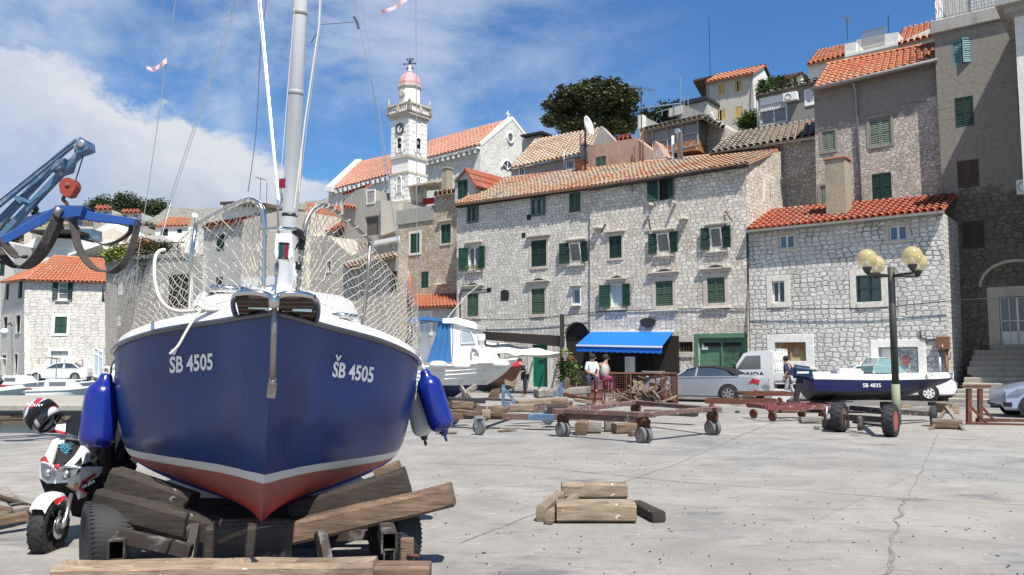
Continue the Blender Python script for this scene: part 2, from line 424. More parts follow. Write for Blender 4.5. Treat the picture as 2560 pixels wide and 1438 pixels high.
paint('interior',(0.02,0.018,0.016),0.9);paint('interior_grey',(0.10,0.09,0.08),0.9)
paint('steel',(0.62,0.61,0.58),0.16,1.0,0.15,8.0);paint('steel_dull',(0.30,0.29,0.27),0.4,0.8)
paint('galv',(0.42,0.45,0.48),0.4,0.7,0.3,5.0);paint('rust',(0.12,0.045,0.025),0.85,0.1,0.5,9.0,dirt=(0.3,0.12,0.05),dscale=3.0)
paint('rust_panel',(0.30,0.11,0.035),0.8,0,0.5,6.0,dirt=(0.55,0.42,0.3),dscale=5.0,dlo=0.5)
paint('iron',(0.04,0.04,0.045),0.6,0.4);paint('rubber',(0.022,0.022,0.023),0.75,0,0.3)
paint('rubber_grey',(0.13,0.13,0.13),0.8,0,0.3);paint('zinc',(0.5,0.52,0.53),0.45,0.3)
paint('brick_red',(0.36,0.14,0.08),0.9,0,0.4,14.0);paint('grey_paint',(0.30,0.30,0.29),0.6)
paint('white_plastic',(0.74,0.74,0.71),0.35,var=0.06);paint('cloth_white',(0.72,0.72,0.70),0.9,var=0.08)
glass('glass_dark');glass('glass_blue',(0.05,0.09,0.14));glass('glass_pale',(0.25,0.30,0.33),0.1);glass('glass_grey',(0.09,0.09,0.095),0.15)
# ================================================================= main plan directions
FA = Frame(gnd(2375,1003),(0.786,-0.618))          # the waterfront row of houses
T_,N_ = FA.t,FA.n
def struct(mb,name,mat,**kw):o = mb.build(name,mat,**kw);return tag(o,kind='structure')
# ---- ground
def f_ground(nm):
    m,t = newmat(nm);v = t.n('TexCoord').outputs['Object']
    big = t.noise(v,0.12,5,0.6);mid = t.noise(v,0.9,6,0.65);fine = t.noise(v,14.0,5,0.7);grit = t.noise(v,70.0,3,0.6)
    col = t.mix(t.mapr(mid,0.3,0.7),(0.195,0.187,0.173),(0.305,0.293,0.272))
    col = t.mix(t.math('MULTIPLY',t.mapr(big,0.4,0.65),0.6),col,(0.27,0.245,0.21))
    col = t.mix(t.math('MULTIPLY',t.mapr(fine,0.5,0.75),0.45),col,(0.16,0.153,0.145))
    col = t.mix(t.math('MULTIPLY',t.mapr(grit,0.58,0.72),0.7),col,(0.10,0.097,0.093))
    # scuffs drawn out across the slabs, oil and paint spots
    rt = t.n('Mapping',{'Vector':v,'Rotation':(0,0,R(-8)),'Scale':(0.6,2.6,1)}).outputs[0]
    sc_ = t.noise(rt,2.3,7,0.72);col = t.mix(t.math('MULTIPLY',t.mapr(sc_,0.54,0.66),0.6),col,(0.13,0.127,0.123))
    sc2 = t.noise(rt,5.0,6,0.7);col = t.mix(t.math('MULTIPLY',t.mapr(sc2,0.60,0.66),0.55),col,(0.40,0.39,0.365))
    oil = t.noise(t.n('Mapping',{'Vector':v,'Location':(3.1,8.2,0),'Scale':(0.8,1.7,1)}).outputs[0],0.75,5,0.6)
    col = t.mix(t.math('MULTIPLY',t.mapr(oil,0.58,0.70),0.6),col,(0.075,0.078,0.088))
    sp = t.noise(t.n('Mapping',{'Vector':v,'Location':(7,1,0),'Scale':(1,1.6,1)}).outputs[0],2.8,3,0.5)
    col = t.mix(t.math('MULTIPLY',t.mapr(sp,0.72,0.75),0.5),col,(0.10,0.14,0.22))
    cl = t.noise(v,3.2,7,0.72);col = t.mix(t.math('MULTIPLY',t.mapr(cl,0.52,0.70),0.45),col,(0.15,0.145,0.138))
    slab = t.n('TexBrick',{'Vector':t.n('Mapping',{'Vector':v,'Rotation':(0,0,R(38))}).outputs[0],'Color1':(0.92,0.92,0.92),'Color2':(1.06,1.05,1.03),'Mortar':(0.8,0.8,0.8),'Scale':1.0,'Mortar Size':0.012,'Brick Width':5.5,'Row Height':4.2}).outputs[0]
    col = t.mix(1.0,col,slab,'MULTIPLY')
    h = t.math('ADD',fine,t.math('MULTIPLY',grit,0.5))
    return finish(m,t,col,0.9,0,h,0.35,0.012)
MATF['ground'] = f_ground
plaster('asphalt',(0.12,0.115,0.11),(0.17,0.16,0.15),0.4)
def f_water(nm):
    m,t = newmat(nm);v = t.n('TexCoord').outputs['Object']
    h = t.noise(t.n('Mapping',{'Vector':v,'Scale':(0.7,2.2,1)}).outputs[0],1.8,5,0.6)
    return finish(m,t,t.mix(h,(0.03,0.06,0.07),(0.06,0.09,0.10)),0.08,0,h,0.5,0.25)
MATF['water'] = f_water
edge_pts = [(-70,18.6),(-7.5,18.2),(-22,62),(-70,62)]
g = MB();zt = 0.0
g.add([(-70,-25,0),(300,-25,0),(300,18.2,0),(-7.5,18.2,0),(-70,18.6,0)],[(0,1,2,3,4)])
g.add([(-7.5,18.2,0),(300,18.2,0),(300,62,0),(-22,62,0)],[(0,1,2,3)])
g.add([(-400,62,0),(300,62,0),(300,900,0),(-400,900,0)],[(0,1,2,3)])
g.add([(-400,-25,0),(-70,-25,0),(-70,62,0),(-400,62,0)],[(0,1,2,3)])
for a,b in ((edge_pts[0],edge_pts[1]),(edge_pts[1],edge_pts[2]),(edge_pts[2],edge_pts[3])):
    g.add([(a[0],a[1],0),(b[0],b[1],0),(b[0],b[1],-3),(a[0],a[1],-3)],[(0,1,2,3)])
struct(g,'ground','ground',fix=False)
g = MB().add([(-75,15,-0.62),(-6,15,-0.62),(-20,64,-0.62),(-75,64,-0.62)],[(0,1,2,3)])
struct(g,'water','water',fix=False)
# low jetty across the basin, its face brown with weed
stone('quay_face',(0.16,0.12,0.08),(0.10,0.07,0.05),(0.04,0.03,0.02),1.0,2.5,0.6,0.07,st=0.6)
plaster('quay_top',(0.32,0.30,0.25),(0.3,0.27,0.22),0.4)
g = MB()
pts = []
for i in range(25):
    x = -70 + i * 2.35;pts.append((x,28.6 + random.uniform(-.15,.15)))
g.box((-42,32.2,-0.06),(57,7.2,0.26),mi=0);g.box((-42,32.3,-1.6),(56.8,7.2,2.8),mi=1)
struct(g,'jetty',['quay_top','quay_face'],bevel=0.05)
# asphalt road along the houses, with its kerb line
g = MB()
p = [FA.w(-90,-5.2,0.004),FA.w(40,-5.2,0.004),FA.w(40,1.0,0.004),FA.w(-90,1.0,0.004)]
g.add(p,[(0,1,2,3)]);struct(g,'road','asphalt',fix=False)
g = MB()
for q_,w_ in ((-4.9,0.12),(-1.9,0.10)):
    g.add([FA.w(0.5,q_,0.008),FA.w(30,q_,0.008),FA.w(30,q_ + w_,0.008),FA.w(0.5,q_ + w_,0.008)],[(0,1,2,3)])
struct(g,'road_marking','white_paint',fix=False)
# expansion joints and cracks in the quay concrete
paint('crack',(0.15,0.143,0.13),0.95,0,0.5,30.0,dirt=(0.25,0.24,0.22),dscale=25.0,dlo=0.45,dhi=0.6)
def crack(mb,pxs,w_,amp,z=0.004):
    P = [gnd(*p) for p in pxs];out = []
    for a,b in zip(P,P[1:]):
        n = max(2,int((b - a).length / 0.18));
        for i in range(n):
            q = a.lerp(b,i / n);s_ = Vector((noise.noise(q * 1.7) * amp + random.uniform(-1,1) * amp * 0.15,noise.noise(q * 1.3 + Vector((5,5,5))) * amp * 0.5,0));out.append(q + s_)
    out.append(P[-1]);L = [];Rr = []
    for i,q in enumerate(out):
        d = (out[min(i + 1,len(out) - 1)] - out[max(0,i - 1)]).normalized();s_ = Vector((-d.y,d.x,0))
        ww = w_ * random.uniform(0.35,1.5) / 2
        L.append(Vector((q.x,q.y,z)) + s_ * ww);Rr.append(Vector((q.x,q.y,z)) - s_ * ww)
    n = len(L);mb.add(L + Rr,[(i,i + 1,n + i + 1,n + i) for i in range(n - 1)])
g = MB()
crack(g,[(2345,1085),(2300,1185),(2262,1260)],0.02,0.05)
crack(g,[(2262,1250),(2240,1330),(2215,1438)],0.032,0.12,0.005)
crack(g,[(1835,1098),(1680,1165),(1510,1222),(1300,1300),(1150,1360)],0.014,0.04)
crack(g,[(1040,1158),(1300,1165),(1700,1205),(2260,1247),(2560,1264)],0.02,0.03,0.006)
crack(g,[(1040,1150),(1250,1130),(1500,1118)],0.012,0.03,0.005)
crack(g,[(1950,1050),(1830,1098)],0.03,0.04,0.005)
crack(g,[(0,1142),(110,1130),(250,1128)],0.03,0.05)
struct(g,'pavement_cracks','crack',fix=False)
# hillside behind the row
def f_hill(nm):
    m,t = newmat(nm);v = t.n('TexCoord').outputs['Object']
    a = t.noise(v,0.15,6,0.65);b = t.noise(v,1.2,5,0.7)
    col = t.mix(t.mapr(a,0.4,0.6),(0.10,0.11,0.05),(0.30,0.26,0.19));col = t.mix(t.math('MULTIPLY',b,0.6),col,(0.06,0.08,0.03))
    return finish(m,t,col,0.95,0,b,0.8,0.3)
MATF['hillside'] = f_hill
g = MB();NU,NQ = 60,22;vs = [];fs = []
for i in range(NU + 1):
    for j in range(NQ + 1):
        u = -150 + 190 * i / NU;q = 6.5 + 150 * (j / NQ) ** 1.6
        rise = 0.27 if u > -70 else max(0.12,0.27 + (u + 70) * 0.003)
        z = max(0.0,(q - 8) * rise);z = min(z,17 + 0.03 * q) if u > -75 else z
        p_ = FA.w(u,q,0);z += noise.noise(Vector((p_.x * .06,p_.y * .06,1))) * 1.2 * min(1,j / 4)
        vs.append((p_.x,p_.y,z - 0.3))
for i in range(NU):
    for j in range(NQ):
        a = i * (NQ + 1) + j;fs.append((a,a + 1,a + NQ + 2,a + NQ + 1))
g.add(vs,fs,0,True);struct(g,'hill','hillside')
# ================================================================= house building
def set_tile_attr(o,vals):
    me = o.data;a = me.attributes.new('tile','FLOAT','FACE');a.data.foreach_set('value',vals)
def tile_roof(A,B,C,D,mat,parent,name='roof',tw=0.24,tl=0.42,bias=0.5,seg=4,thick=0.08,ridge=False):
    """barrel tiles on the patch A-B (eave, left to right), D-C (top)"""
    A,B,C,D = [Vector(p) for p in (A,B,C,D)]
    nc = max(3,int((B - A).length / tw));nr = max(2,int((D - A).length / tl))
    N = (B - A).cross(D - A).normalized()
    if N.z < 0:N = -N
    def P(a,b):return A.lerp(B,a).lerp(D.lerp(C,a),b)
    vs = [];fs = [];val = [];mi = []
    # body of the roof
    base = [A,B,C,D]
    vs += [p - N * 0.015 for p in base] + [p - N * (thick + 0.015) for p in base]
    for f in ((0,1,2,3),(7,6,5,4),(0,4,5,1),(1,5,6,2),(2,6,7,3),(3,7,4,0)):fs.append(f);val.append(0.45)
    for c in range(nc):
        for r in range(nr):
            jx = random.uniform(-.06,.06)
            a0 = (c + 0.08 + jx * .3) / nc;a1 = (c + 0.92 + jx * .3) / nc
            b0 = r / nr + random.uniform(-.006,.006);b1 = min(1,(r + 1.12) / nr)
            p0,p1,p2,p3 = P(a0,b0),P(a1,b0),P(a1,b1),P(a0,b1)
            R0 = (p1 - p0).length * 0.5
            k = len(vs);jz = random.uniform(0,.012)
            for (s,e,sh,lift) in ((p0,p1,1.0,0.035 + jz),(p3,p2,0.8,0.0)):
                m = (s + e) / 2;hd = (e - s) / 2 * sh
                for i in range(seg + 1):
                    an = math.pi * i / seg
                    vs.append(m - hd * math.cos(an) + N * (math.sin(an) * R0 * 0.72 + lift - 0.01))
            v_ = 0.5 * random.random() + 0.5 * (0.5 + 0.9 * noise.noise(P(a0,b0) * 0.45))
            v_ = min(1,max(0,v_ + bias - 0.5))
            for i in range(seg):
                fs.append((k + i,k + i + 1,k + seg + 2 + i,k + seg + 1 + i));val.append(v_)
    inv = WM[parent.name].inverted() if parent is not None else Matrix()
    vs = [inv @ v for v in vs]
    me = bpy.data.meshes.new(name);me.from_pydata([tuple(v) for v in vs],[],fs);me.materials.append(MAT(mat))
    uvl = me.uv_layers.new(name='UVMap')
    S = (D - A).normalized();Uu = (B - A).normalized();
    co = [(v.dot(Uu),v.dot(S)) for v in vs]
    for l in me.loops:uvl.data[l.index].uv = co[l.vertex_index]
    sm = [False] * 6 + [True] * (len(fs) - 6);me.polygons.foreach_set('use_smooth',sm)
    o = bpy.data.objects.new(name,me);link(o,parent);set_tile_attr(o,val);return o
def ridge_tiles(A,B,mat,parent,tl=0.42,r=0.13):
    A = Vector(A);B = Vector(B);n = max(2,int((B - A).length / tl));mb = MB();vals = []
    d = (B - A) / n;sx = d.cross(Vector((0,0,1))).normalized()
    for i in range(n):
        v_ = random.random()
        for e,rr in ((0,r),(1,r * 0.85)):
            p = A + d * (i + e * 1.05)
            for k in range(6):
                an = math.pi * k / 5;mb.v.append(p + sx * math.cos(an) * rr + Vector((0,0,1)) * math.sin(an) * rr * 0.8)
        b = len(mb.v) - 12
        for k in range(5):mb.f.append([b + k,b + k + 1,b + 7 + k,b + 6 + k]);mb.mi.append(0);mb.sm.append(True);vals.append(v_)
    o = mb.build('ridge_tiles',mat,parent,world=True,fix=False);set_tile_attr(o,vals);return o
class House:
    def __init__(s,name,label,fr,q,cx,cat='house',group=None):
        s.fr = fr;s.q = q;b = fr.pt(cx,900,q)
        s.o = thing(name,label,cat,(b.x,b.y,0),0,group);s.holes = []
    def P(s,px,py,dq=0.0):return s.fr.pt(px,py,s.q + dq)
    def uz(s,px,py,dq=0.0):p = s.P(px,py,dq);return (s.fr.u(p),p.z)
    def wall(s,poly,depth,mat,holes=(),name='wall',zb=None,q=None,sidemat=None,rev=0.22):
        fr = s.fr;q0 = s.q if q is None else q
        pts = []
        for p in poly:
            pp = fr.pt(p[0],p[1],q0);pts.append((fr.u(pp),pp.z if (len(p) < 3) else p[2]))
        H = []
        for (x0,y0,x1,y1) in holes:
            xm,ym = (x0 + x1) / 2,(y0 + y1) / 2
            u0 = fr.u(fr.pt(x0,ym,q0));u1 = fr.u(fr.pt(x1,ym,q0));z1 = fr.pt(xm,y0,q0).z;z0 = fr.pt(xm,y1,q0).z
            H.append((u0,max(z0,0.02),u1,z1))
        mb = MB();loops = [[Vector((a,b,0)) for a,b in pts]] + [[Vector((a,b,0)) for a,b in ((h[0],h[1]),(h[2],h[1]),(h[2],h[3]),(h[0],h[3]))] for h in H]
        flat = [v for l in loops for v in l]
        tri = tessellate_polygon(loops)
        mb.add([fr.w(v.x,q0,v.y) for v in flat],[t for t in tri])
        n = len(pts)
        mb.add([fr.w(a,q0,b) for a,b in pts] + [fr.w(a,q0 + depth,b) for a,b in pts],[(i,(i + 1) % n,n + (i + 1) % n,n + i) for i in range(n)],1 if sidemat else 0)
        mb.add([fr.w(a,q0 + depth,b) for a,b in pts],[tuple(range(n))],0)
        for u0,z0,u1,z1 in H:
            c = [(u0,z0),(u1,z0),(u1,z1),(u0,z1)]
            mb.add([fr.w(a,q0,b) for a,b in c] + [fr.w(a,q0 + rev,b) for a,b in c],[(i,(i + 1) % 4,4 + (i + 1) % 4,4 + i) for i in range(4)])
        o = mb.build(name,[mat,sidemat or mat],s.o,world=True,fix=False)
        s.H = H;s.wq = q0;return o
    def polywall(s,pts,mat,name='wall',thick=None):
        """an extra wall given by world points, thickened along vec"""
        mb = MB()
        if thick is not None:mb.prism(pts,thick)
        else:mb.add(pts,[tuple(range(len(pts)))])
        return mb.build(name,mat,s.o,world=True)
def panel(mb,O,d,n,w_,h_,mi=0,slats=True,fw=0.055):
    """louvred leaf: O bottom hinge corner, d across, n outward"""
    O = Vector(O);Z = Vector((0,0,1));th = 0.04
    def bx(a0,a1,z0,z1,t=th,off=0.0):
        P = [O + d * a + n * (off + o_) + Z * z for z in (z0,z1) for a,o_ in ((a0,0),(a1,0),(a1,t),(a0,t))]
        mb.hexa(P,mi)
    bx(0,fw,0,h_);bx(w_ - fw,w_,0,h_);bx(fw,w_ - fw,0,fw * 1.3);bx(fw,w_ - fw,h_ - fw * 1.3,h_)
    if h_ > 1.0:bx(fw,w_ - fw,h_ * 0.5 - fw * .5,h_ * 0.5 + fw * .5)
    if slats:
        k = max(3,int((h_ - 2 * fw) / 0.095));st = (h_ - 2.6 * fw) / k
        for i in range(k):
            z = fw * 1.3 + st * i
            P = [O + d * fw + Z * z + n * 0.032,O + d * (w_ - fw) + Z * z + n * 0.032,O + d * (w_ - fw) + Z * (z + st * 0.86) + n * 0.006,O + d * fw + Z * (z + st * 0.86) + n * 0.006]
            mb.add(P,[(0,1,2,3)],mi)
        P = [O + d * fw + Z * fw,O + d * (w_ - fw) + Z * fw,O + d * (w_ - fw) + Z * (h_ - fw),O + d * fw + Z * (h_ - fw)]
        mb.add([p - n * 0.004 for p in P],[(0,1,2,3)],mi + 1)
    else:bx(fw,w_ - fw,fw,h_ - fw,0.02,0.01)
def window(H,i,style='closed',col='green_dark',trim='stone_trim',tw=0.13,lintel=0,sill=0,glassm='glass_dark',fcol='white_frame',bars=0,sash=2,name='window',ajar=None,flowers=False,depth=0.10,sw=None,arch=False):
    """one window in hole i of the wall last built; returns the window part"""
    fr = H.fr;q = H.wq;u0,z0,u1,z1 = H.H[i];W_ = u1 - u0;Hh = z1 - z0;t,n = fr.t,fr.n;Z = Vector((0,0,1))
    mb = MB()
    gq = q + 0.16
    mb.add([fr.w(u0,gq,z0),fr.w(u1,gq,z0),fr.w(u1,gq,z1),fr.w(u0,gq,z1)],[(0,1,2,3)])
    pane = mb.build(name,glassm if style != 'closed' else 'interior',H.o,world=True)
    def sub(m,nm,mats,**k):return m.build(nm,mats,pane,world=True,**k)
    def bxx(m,a0,a1,zz0,zz1,qa,qb,mi=0):
        P = [fr.w(a,q_,z) for z in (zz0,zz1) for a,q_ in ((a0,qa),(a1,qa),(a1,qb),(a0,qb))];m.hexa(P,mi)
    if trim:
        m = MB();e = q - 0.025
        bxx(m,u0 - tw,u0,z0 - tw * .9,z1 + tw,e,q + 0.05);bxx(m,u1,u1 + tw,z0 - tw * .9,z1 + tw,e,q + 0.05)
        bxx(m,u0,u1,z1,z1 + tw,e - .002,q + 0.05);bxx(m,u0,u1,z0 - tw * .9,z0,e - .03,q + 0.05)
        sub(m,'surround',trim,bevel=0.008)
    if lintel:
        m = MB();lz = z1 + (tw if trim else 0.05) + 0.06
        if lintel > 1:bxx(m,u0 - tw * 1.0,u1 + tw * 1.0,lz,lz + 0.13,q - 0.06,q + .05);lz += 0.13
        bxx(m,u0 - tw * 1.9,u1 + tw * 1.9,lz,lz + 0.07,q - 0.17,q + .05);bxx(m,u0 - tw * 1.5,u1 + tw * 1.5,lz - .05,lz - .002,q - 0.10,q + .05)
        sub(m,'lintel','stone_trim',bevel=0.008)
        if lintel > 2:  # relieving arch, a dark slot above the lintel
            m = MB();P = []
            for k in range(9):
                a = k / 8;P.append(fr.w(u0 + W_ * a,q - 0.004,lz + 0.09 + 0.11 * math.sin(math.pi * a)))
            P += [fr.w(u1,q - .004,lz + .08),fr.w(u0,q - .004,lz + .08)]
            m.prism(P,-n * 0.02);sub(m,'relieving_arch','interior')
    if sill:
        m = MB();bxx(m,u0 - tw * 1.3,u1 + tw * 1.3,z0 - tw * .9 - 0.07,z0 - tw * .9,q - 0.13,q + .05);sub(m,'sill','stone_trim_pale' if trim else 'stone_trim',bevel=0.008)
    if style in ('closed','mixed'):
        cols = [col,'interior']
        for (a,sgn) in ((u0,1),(u1,-1)):
            m = MB();aj = 0
            if ajar and ((ajar[0] == 'l') == (sgn == 1)):aj = ajar[1]
            d = (t * sgn * math.cos(aj) + n * math.sin(aj));nn = (n * math.cos(aj) - t * sgn * math.sin(aj))
            panel(m,fr.w(a + .005 * sgn,q + 0.05,z0 + .01),d,nn,W_ / 2 - .012,Hh - .02)
            sub(m,'shutter',cols)
    else:
        m = MB();f = 0.06;e = q + depth
        bxx(m,u0,u0 + f,z0,z1,e,gq + .02);bxx(m,u1 - f,u1,z0,z1,e,gq + .02);bxx(m,u0 + f,u1 - f,z0,z0 + f,e,gq + .02);bxx(m,u0 + f,u1 - f,z1 - f,z1,e,gq + .02)
        if sash == 2:bxx(m,(u0 + u1) / 2 - .04,(u0 + u1) / 2 + .04,z0 + f,z1 - f,e - .01,gq + .02)
        for b in range(bars):
            zz = z0 + Hh * (b + 1) / (bars + 1);bxx(m,u0 + f,u1 - f,zz - .02,zz + .02,e + .005,gq + .02)
        sub(m,'frame',fcol)
        if ajar == 'tilt':
            m = MB();T = 0.28
            def tp(a,z):k = (z - z0) / Hh;return fr.w(a,q + 0.08 - T * 0.0 - k * T * 0.0,z) + n * (0.02 + 0.0) + t * (-0.0) + n * (k * T)
            for (a0,a1,zz0,zz1) in ((u0 + .05,u0 + .11,z0 + .05,z1 - .05),(u1 - .11,u1 - .05,z0 + .05,z1 - .05),(u0 + .11,u1 - .11,z0 + .05,z0 + .11),(u0 + .11,u1 - .11,z1 - .11,z1 - .05)):
                P = [tp(a0,zz0),tp(a1,zz0),tp(a1,zz0) - n * .04,tp(a0,zz0) - n * .04,tp(a0,zz1),tp(a1,zz1),tp(a1,zz1) - n * .04,tp(a0,zz1) - n * .04]
                m.hexa(P)
            m.add([tp(u0 + .1,z0 + .1),tp(u1 - .1,z0 + .1),tp(u1 - .1,z1 - .1),tp(u0 + .1,z1 - .1)],[(0,1,2,3)],1)
            sub(m,'sash',[fcol,glassm])
    if style == 'open':
        sw = sw or (W_ / 2,W_ / 2)
        for (a,sgn,ww) in ((u0,-1,sw[0]),(u1,1,sw[1])):
            if ww <= 0:continue
            m = MB();an = R(12);d = t * sgn * math.cos(an) + n * math.sin(an);nn = n * math.cos(an) - t * sgn * math.sin(an)
            panel(m,fr.w(a + .01 * sgn,q - 0.03,z0),d,nn,ww,Hh);sub(m,'shutter',[col,'interior'])
    if flowers:
        m = MB()
        for k in range(160):
            p = fr.w(random.uniform(u0,u1),q - random.uniform(0.05,0.3),z0 + random.uniform(0,0.22));leafquad(m,p,0.05)
        m2 = sub(m,'flowers','leaf_yellow');tag(m2,'yellow green plants growing in a box on the sill')
    return pane
def leafquad(m,p,s,mi=0):
    a = random.uniform(0,6.28);b = random.uniform(-1,1);d1 = Vector((math.cos(a),math.sin(a),b * .6)).normalized();d2 = d1.cross(Vector((random.uniform(-1,1),random.uniform(-1,1),1))).normalized()
    p = Vector(p);s *= random.uniform(.6,1.4)
    m.add([p - d1 * s,p + d2 * s * .5,p + d1 * s,p - d2 * s * .5],[(0,1,2,3)],mi)
def leafmat(n,c1,c2,c3):
    def f(nm):
        m,t = newmat(nm);v = t.n('TexCoord').outputs['Object']
        isl = t.n('NewGeometry').outputs['Random Per Island']
        col = t.ramp(isl,[(0,c1),(0.5,c2),(1,c3)]);b = t.noise(v,0.6,3)
        col = t.mix(t.math('MULTIPLY',b,0.5),col,c1)
        return finish(m,t,col,0.6,0,**{'Specular IOR Level':0.3})
    MATF[n] = f
leafmat('leaf_dark',(0.03,0.048,0.018),(0.065,0.088,0.03),(0.11,0.13,0.05))
leafmat('leaf_holm',(0.065,0.075,0.03),(0.13,0.14,0.06),(0.20,0.20,0.10))
leafmat('leaf_green',(0.03,0.07,0.015),(0.07,0.14,0.03),(0.14,0.22,0.06))
leafmat('leaf_yellow',(0.12,0.16,0.03),(0.25,0.30,0.06),(0.45,0.42,0.12))
leafmat('leaf_red',(0.25,0.08,0.03),(0.3,0.14,0.05),(0.12,0.14,0.04))
# ================================================================= the row on the quay (right to left)
# ---- low stone house with red tiles
H = House('stone_house','low white stone house with red tiled roof and square chimney behind the street lamp',FA,0.0,2120)
lh = [(1947,587,1985,621),(2222,563,2267,601),(1930,703,1961,757),(2141,688,2203,755),(1937,856,2015,903),(2198,868,2297,990)]
H.wall([(1868,1012),(2375,1025),(2357,532),(1868,580)],3.4,'stone_low',lh)
window(H,0,'glass',trim='stone_trim',glassm='glass_blue');window(H,1,'glass',trim='stone_trim',glassm='glass_blue')
window(H,2,'glass',trim='stone_trim_pale',tw=0.24,glassm='glass_dark',depth=.14);window(H,3,'glass',trim='stone_trim_pale',tw=0.26,fcol='green_bottle',bars=1,glassm='glass_grey',depth=-.02)
paint('board_wood',(0.42,0.36,0.20),0.8,0,.3,4.0,dirt=(0.33,0.14,0.05),dscale=1.2,dlo=.45,dhi=.6)
paint('door_paint',(0.60,0.62,0.60),0.6,dirt=(0.35,0.35,0.33))
window(H,4,'glass',trim='stone_trim_white',tw=0.34,glassm='board_wood',fcol='board_wood',sill=1)
dr = window(H,5,'glass',trim='stone_trim_white',tw=0.30,glassm='door_paint',fcol='grey_paint',name='door')
tag(dr,'pale boarded door with scrawled graffiti and a no parking sign')
e = [H.P(1864,574,-.38),H.P(2358,524,-.38)];top = [FA.pt(1925,524,3.3),FA.pt(2393,484,3.3)]
tile_roof(e[0],e[1],top[1],top[0],'tile_red',H.o,tw=.27,tl=.45)
m = MB();m.bar(e[0] - Vector((0,0,.1)) - N_ * .1,e[1] - Vector((0,0,.1)) - N_ * .1,.35,.1);m.build('eaves_board','plaster_darkgrey',H.o,world=True)
u0 = FA.u(FA.pt(2070,545,1.0));u1 = FA.u(FA.pt(2121,545,1.0));zt = FA.pt(2096,400,1.0).z
plaster('plaster_chimney',(0.33,0.29,0.21),(0.22,0.19,0.15),0.7)
m = MB()
for (a0,a1,q0,q1,z0,z1) in ((u0,u1,0.75,1.6,6.5,zt),(u0 - .06,u1 + .06,.69,1.66,zt,zt + .10)):
    m.hexa([FA.w(a,q,z) for z in (z0,z1) for a,q in ((a0,q0),(a1,q0),(a1,q1),(a0,q1))],0 if z1 == zt else 1)
m.build('chimney',['plaster_chimney','brick_red'],H.o,world=True,bevel=.015)
# meter box, pipes (things on the wall)
def wallbox(name,label,cat,x0,y0,x1,y1,q0,q1,mat,fr=FA,mats2=None,bev=.01):
    ym = (y0 + y1) / 2;xm = (x0 + x1) / 2
    a0 = fr.u(fr.pt(x0,ym,q0));a1 = fr.u(fr.pt(x1,ym,q0));zz1 = fr.pt(xm,y0,q0).z;zz0 = fr.pt(xm,y1,q0).z
    o = MB().hexa([fr.w(a,q,z) for z in (zz0,zz1) for a,q in ((a0,q0),(a1,q0),(a1,q1),(a0,q1))]).build(name,mat,None,bevel=bev)
    return tag(o,label,cat)
def pipe(name,label,cat,pts,r,mat,group=None,seg=8):
    o = MB().tube(pts,r,seg).build(name,mat);return tag(o,label,cat,group)
paint('rust_box',(0.22,0.10,0.05),0.7,.1,.3)
t_ = thing('meter_box','rusty brown meter box on the white stone wall at its corner','meter box',FA.pt(2358,858,-.25))
M_ = MB();a0 = FA.u(FA.pt(2341,858,-.25));a1 = FA.u(FA.pt(2373,858,-.25));z0,z1 = FA.pt(2357,874,-.25).z,FA.pt(2357,841,-.25).z
M_.hexa([FA.w(a,q,z) for z in (z0,z1) for a,q in ((a0,-.25),(a1,-.25),(a1,-.003),(a0,-.003))]);M_.build('box','rust_box',t_,world=True,bevel=.012)
M_ = MB()
for k in (.45,):M_.bar(FA.w(a0 + (a1 - a0) * k,-.27,z0 + .1),FA.w(a0 + (a1 - a0) * k,-.27,z0 + .18),.05,.03)
M_.build('screw_cover','white_plastic',t_,world=True)
M_ = MB()
for px,mt in ((2348,0),(2366,1)):M_.tube([FA.pt(px,872,-.1),FA.pt(px + 5,1000,-.1)],.07,8,mt)
M_.tube([FA.pt(2370,872,-.15),FA.pt(2377,885,-.2),FA.pt(2374,900,-.12)],.02,6,1)
M_.build('conduit',['galv','rust_box'],t_,world=True)
pipe('cable','black cable looped over the stone wall above the meter box','cable',[FA.pt(x,y,-.03) for x,y in ((2301,826),(2303,845),(2318,850),(2340,848))],.03,'iron')
pipe('downpipe','thin dark downpipe on the joint between the ochre house and the low white house','downpipe',[FA.pt(x,y,-.1) for x,y in ((1868,585),(1870,680),(1873,830),(1876,985))],.045,'iron')
# graffiti on the boarded door and on the green garage doors
def strokes(name,label,fr,q,P,wd,mat):
    m = MB()
    for s in P:
        pts = [fr.pt(x,y,q) for x,y in s]
        for a,b in zip(pts,pts[1:]):m.bar(a,b,wd,0.006,up=tuple(fr.n))
    o = m.build(name,mat);return o
paint('ink',(0.03,0.05,0.04),0.7);paint('ink_pale',(0.12,0.22,0.18),.7)
def text_pts(s,size=1.0,off=0.0):
    cu = bpy.data.curves.new('t','FONT');cu.body = s;cu.size = size;cu.offset = off;cu.align_x = 'CENTER';cu.align_y = 'CENTER';cu.resolution_u = 3
    ob = bpy.data.objects.new('t',cu);COL.objects.link(ob);bpy.context.view_layer.update()
    me = ob.evaluated_get(bpy.context.evaluated_depsgraph_get()).to_mesh()
    v = [x.co.copy() for x in me.vertices];f = [tuple(p.vertices) for p in me.polygons]
    ob.to_mesh_clear();bpy.data.objects.remove(ob);bpy.data.curves.remove(cu);return v,f
def text_on(mb,s,O,tx,ty,size,off=0.0,mi=0,sx=1.0):
    v,f = text_pts(s,1.0,off);O = Vector(O)
    mb.add([O + tx * (p.x * size * sx) + ty * (p.y * size) for p in v],f,mi);return mb
Zv = Vector((0,0,1))
M_ = MB();text_on(M_,'DHG',FA.pt(2263,882,.13),T_,Zv,.26,.0)
text_on(M_,'GPC',FA.pt(2280,921,.13),(T_ - Zv * .25).normalized(),Zv,.24)
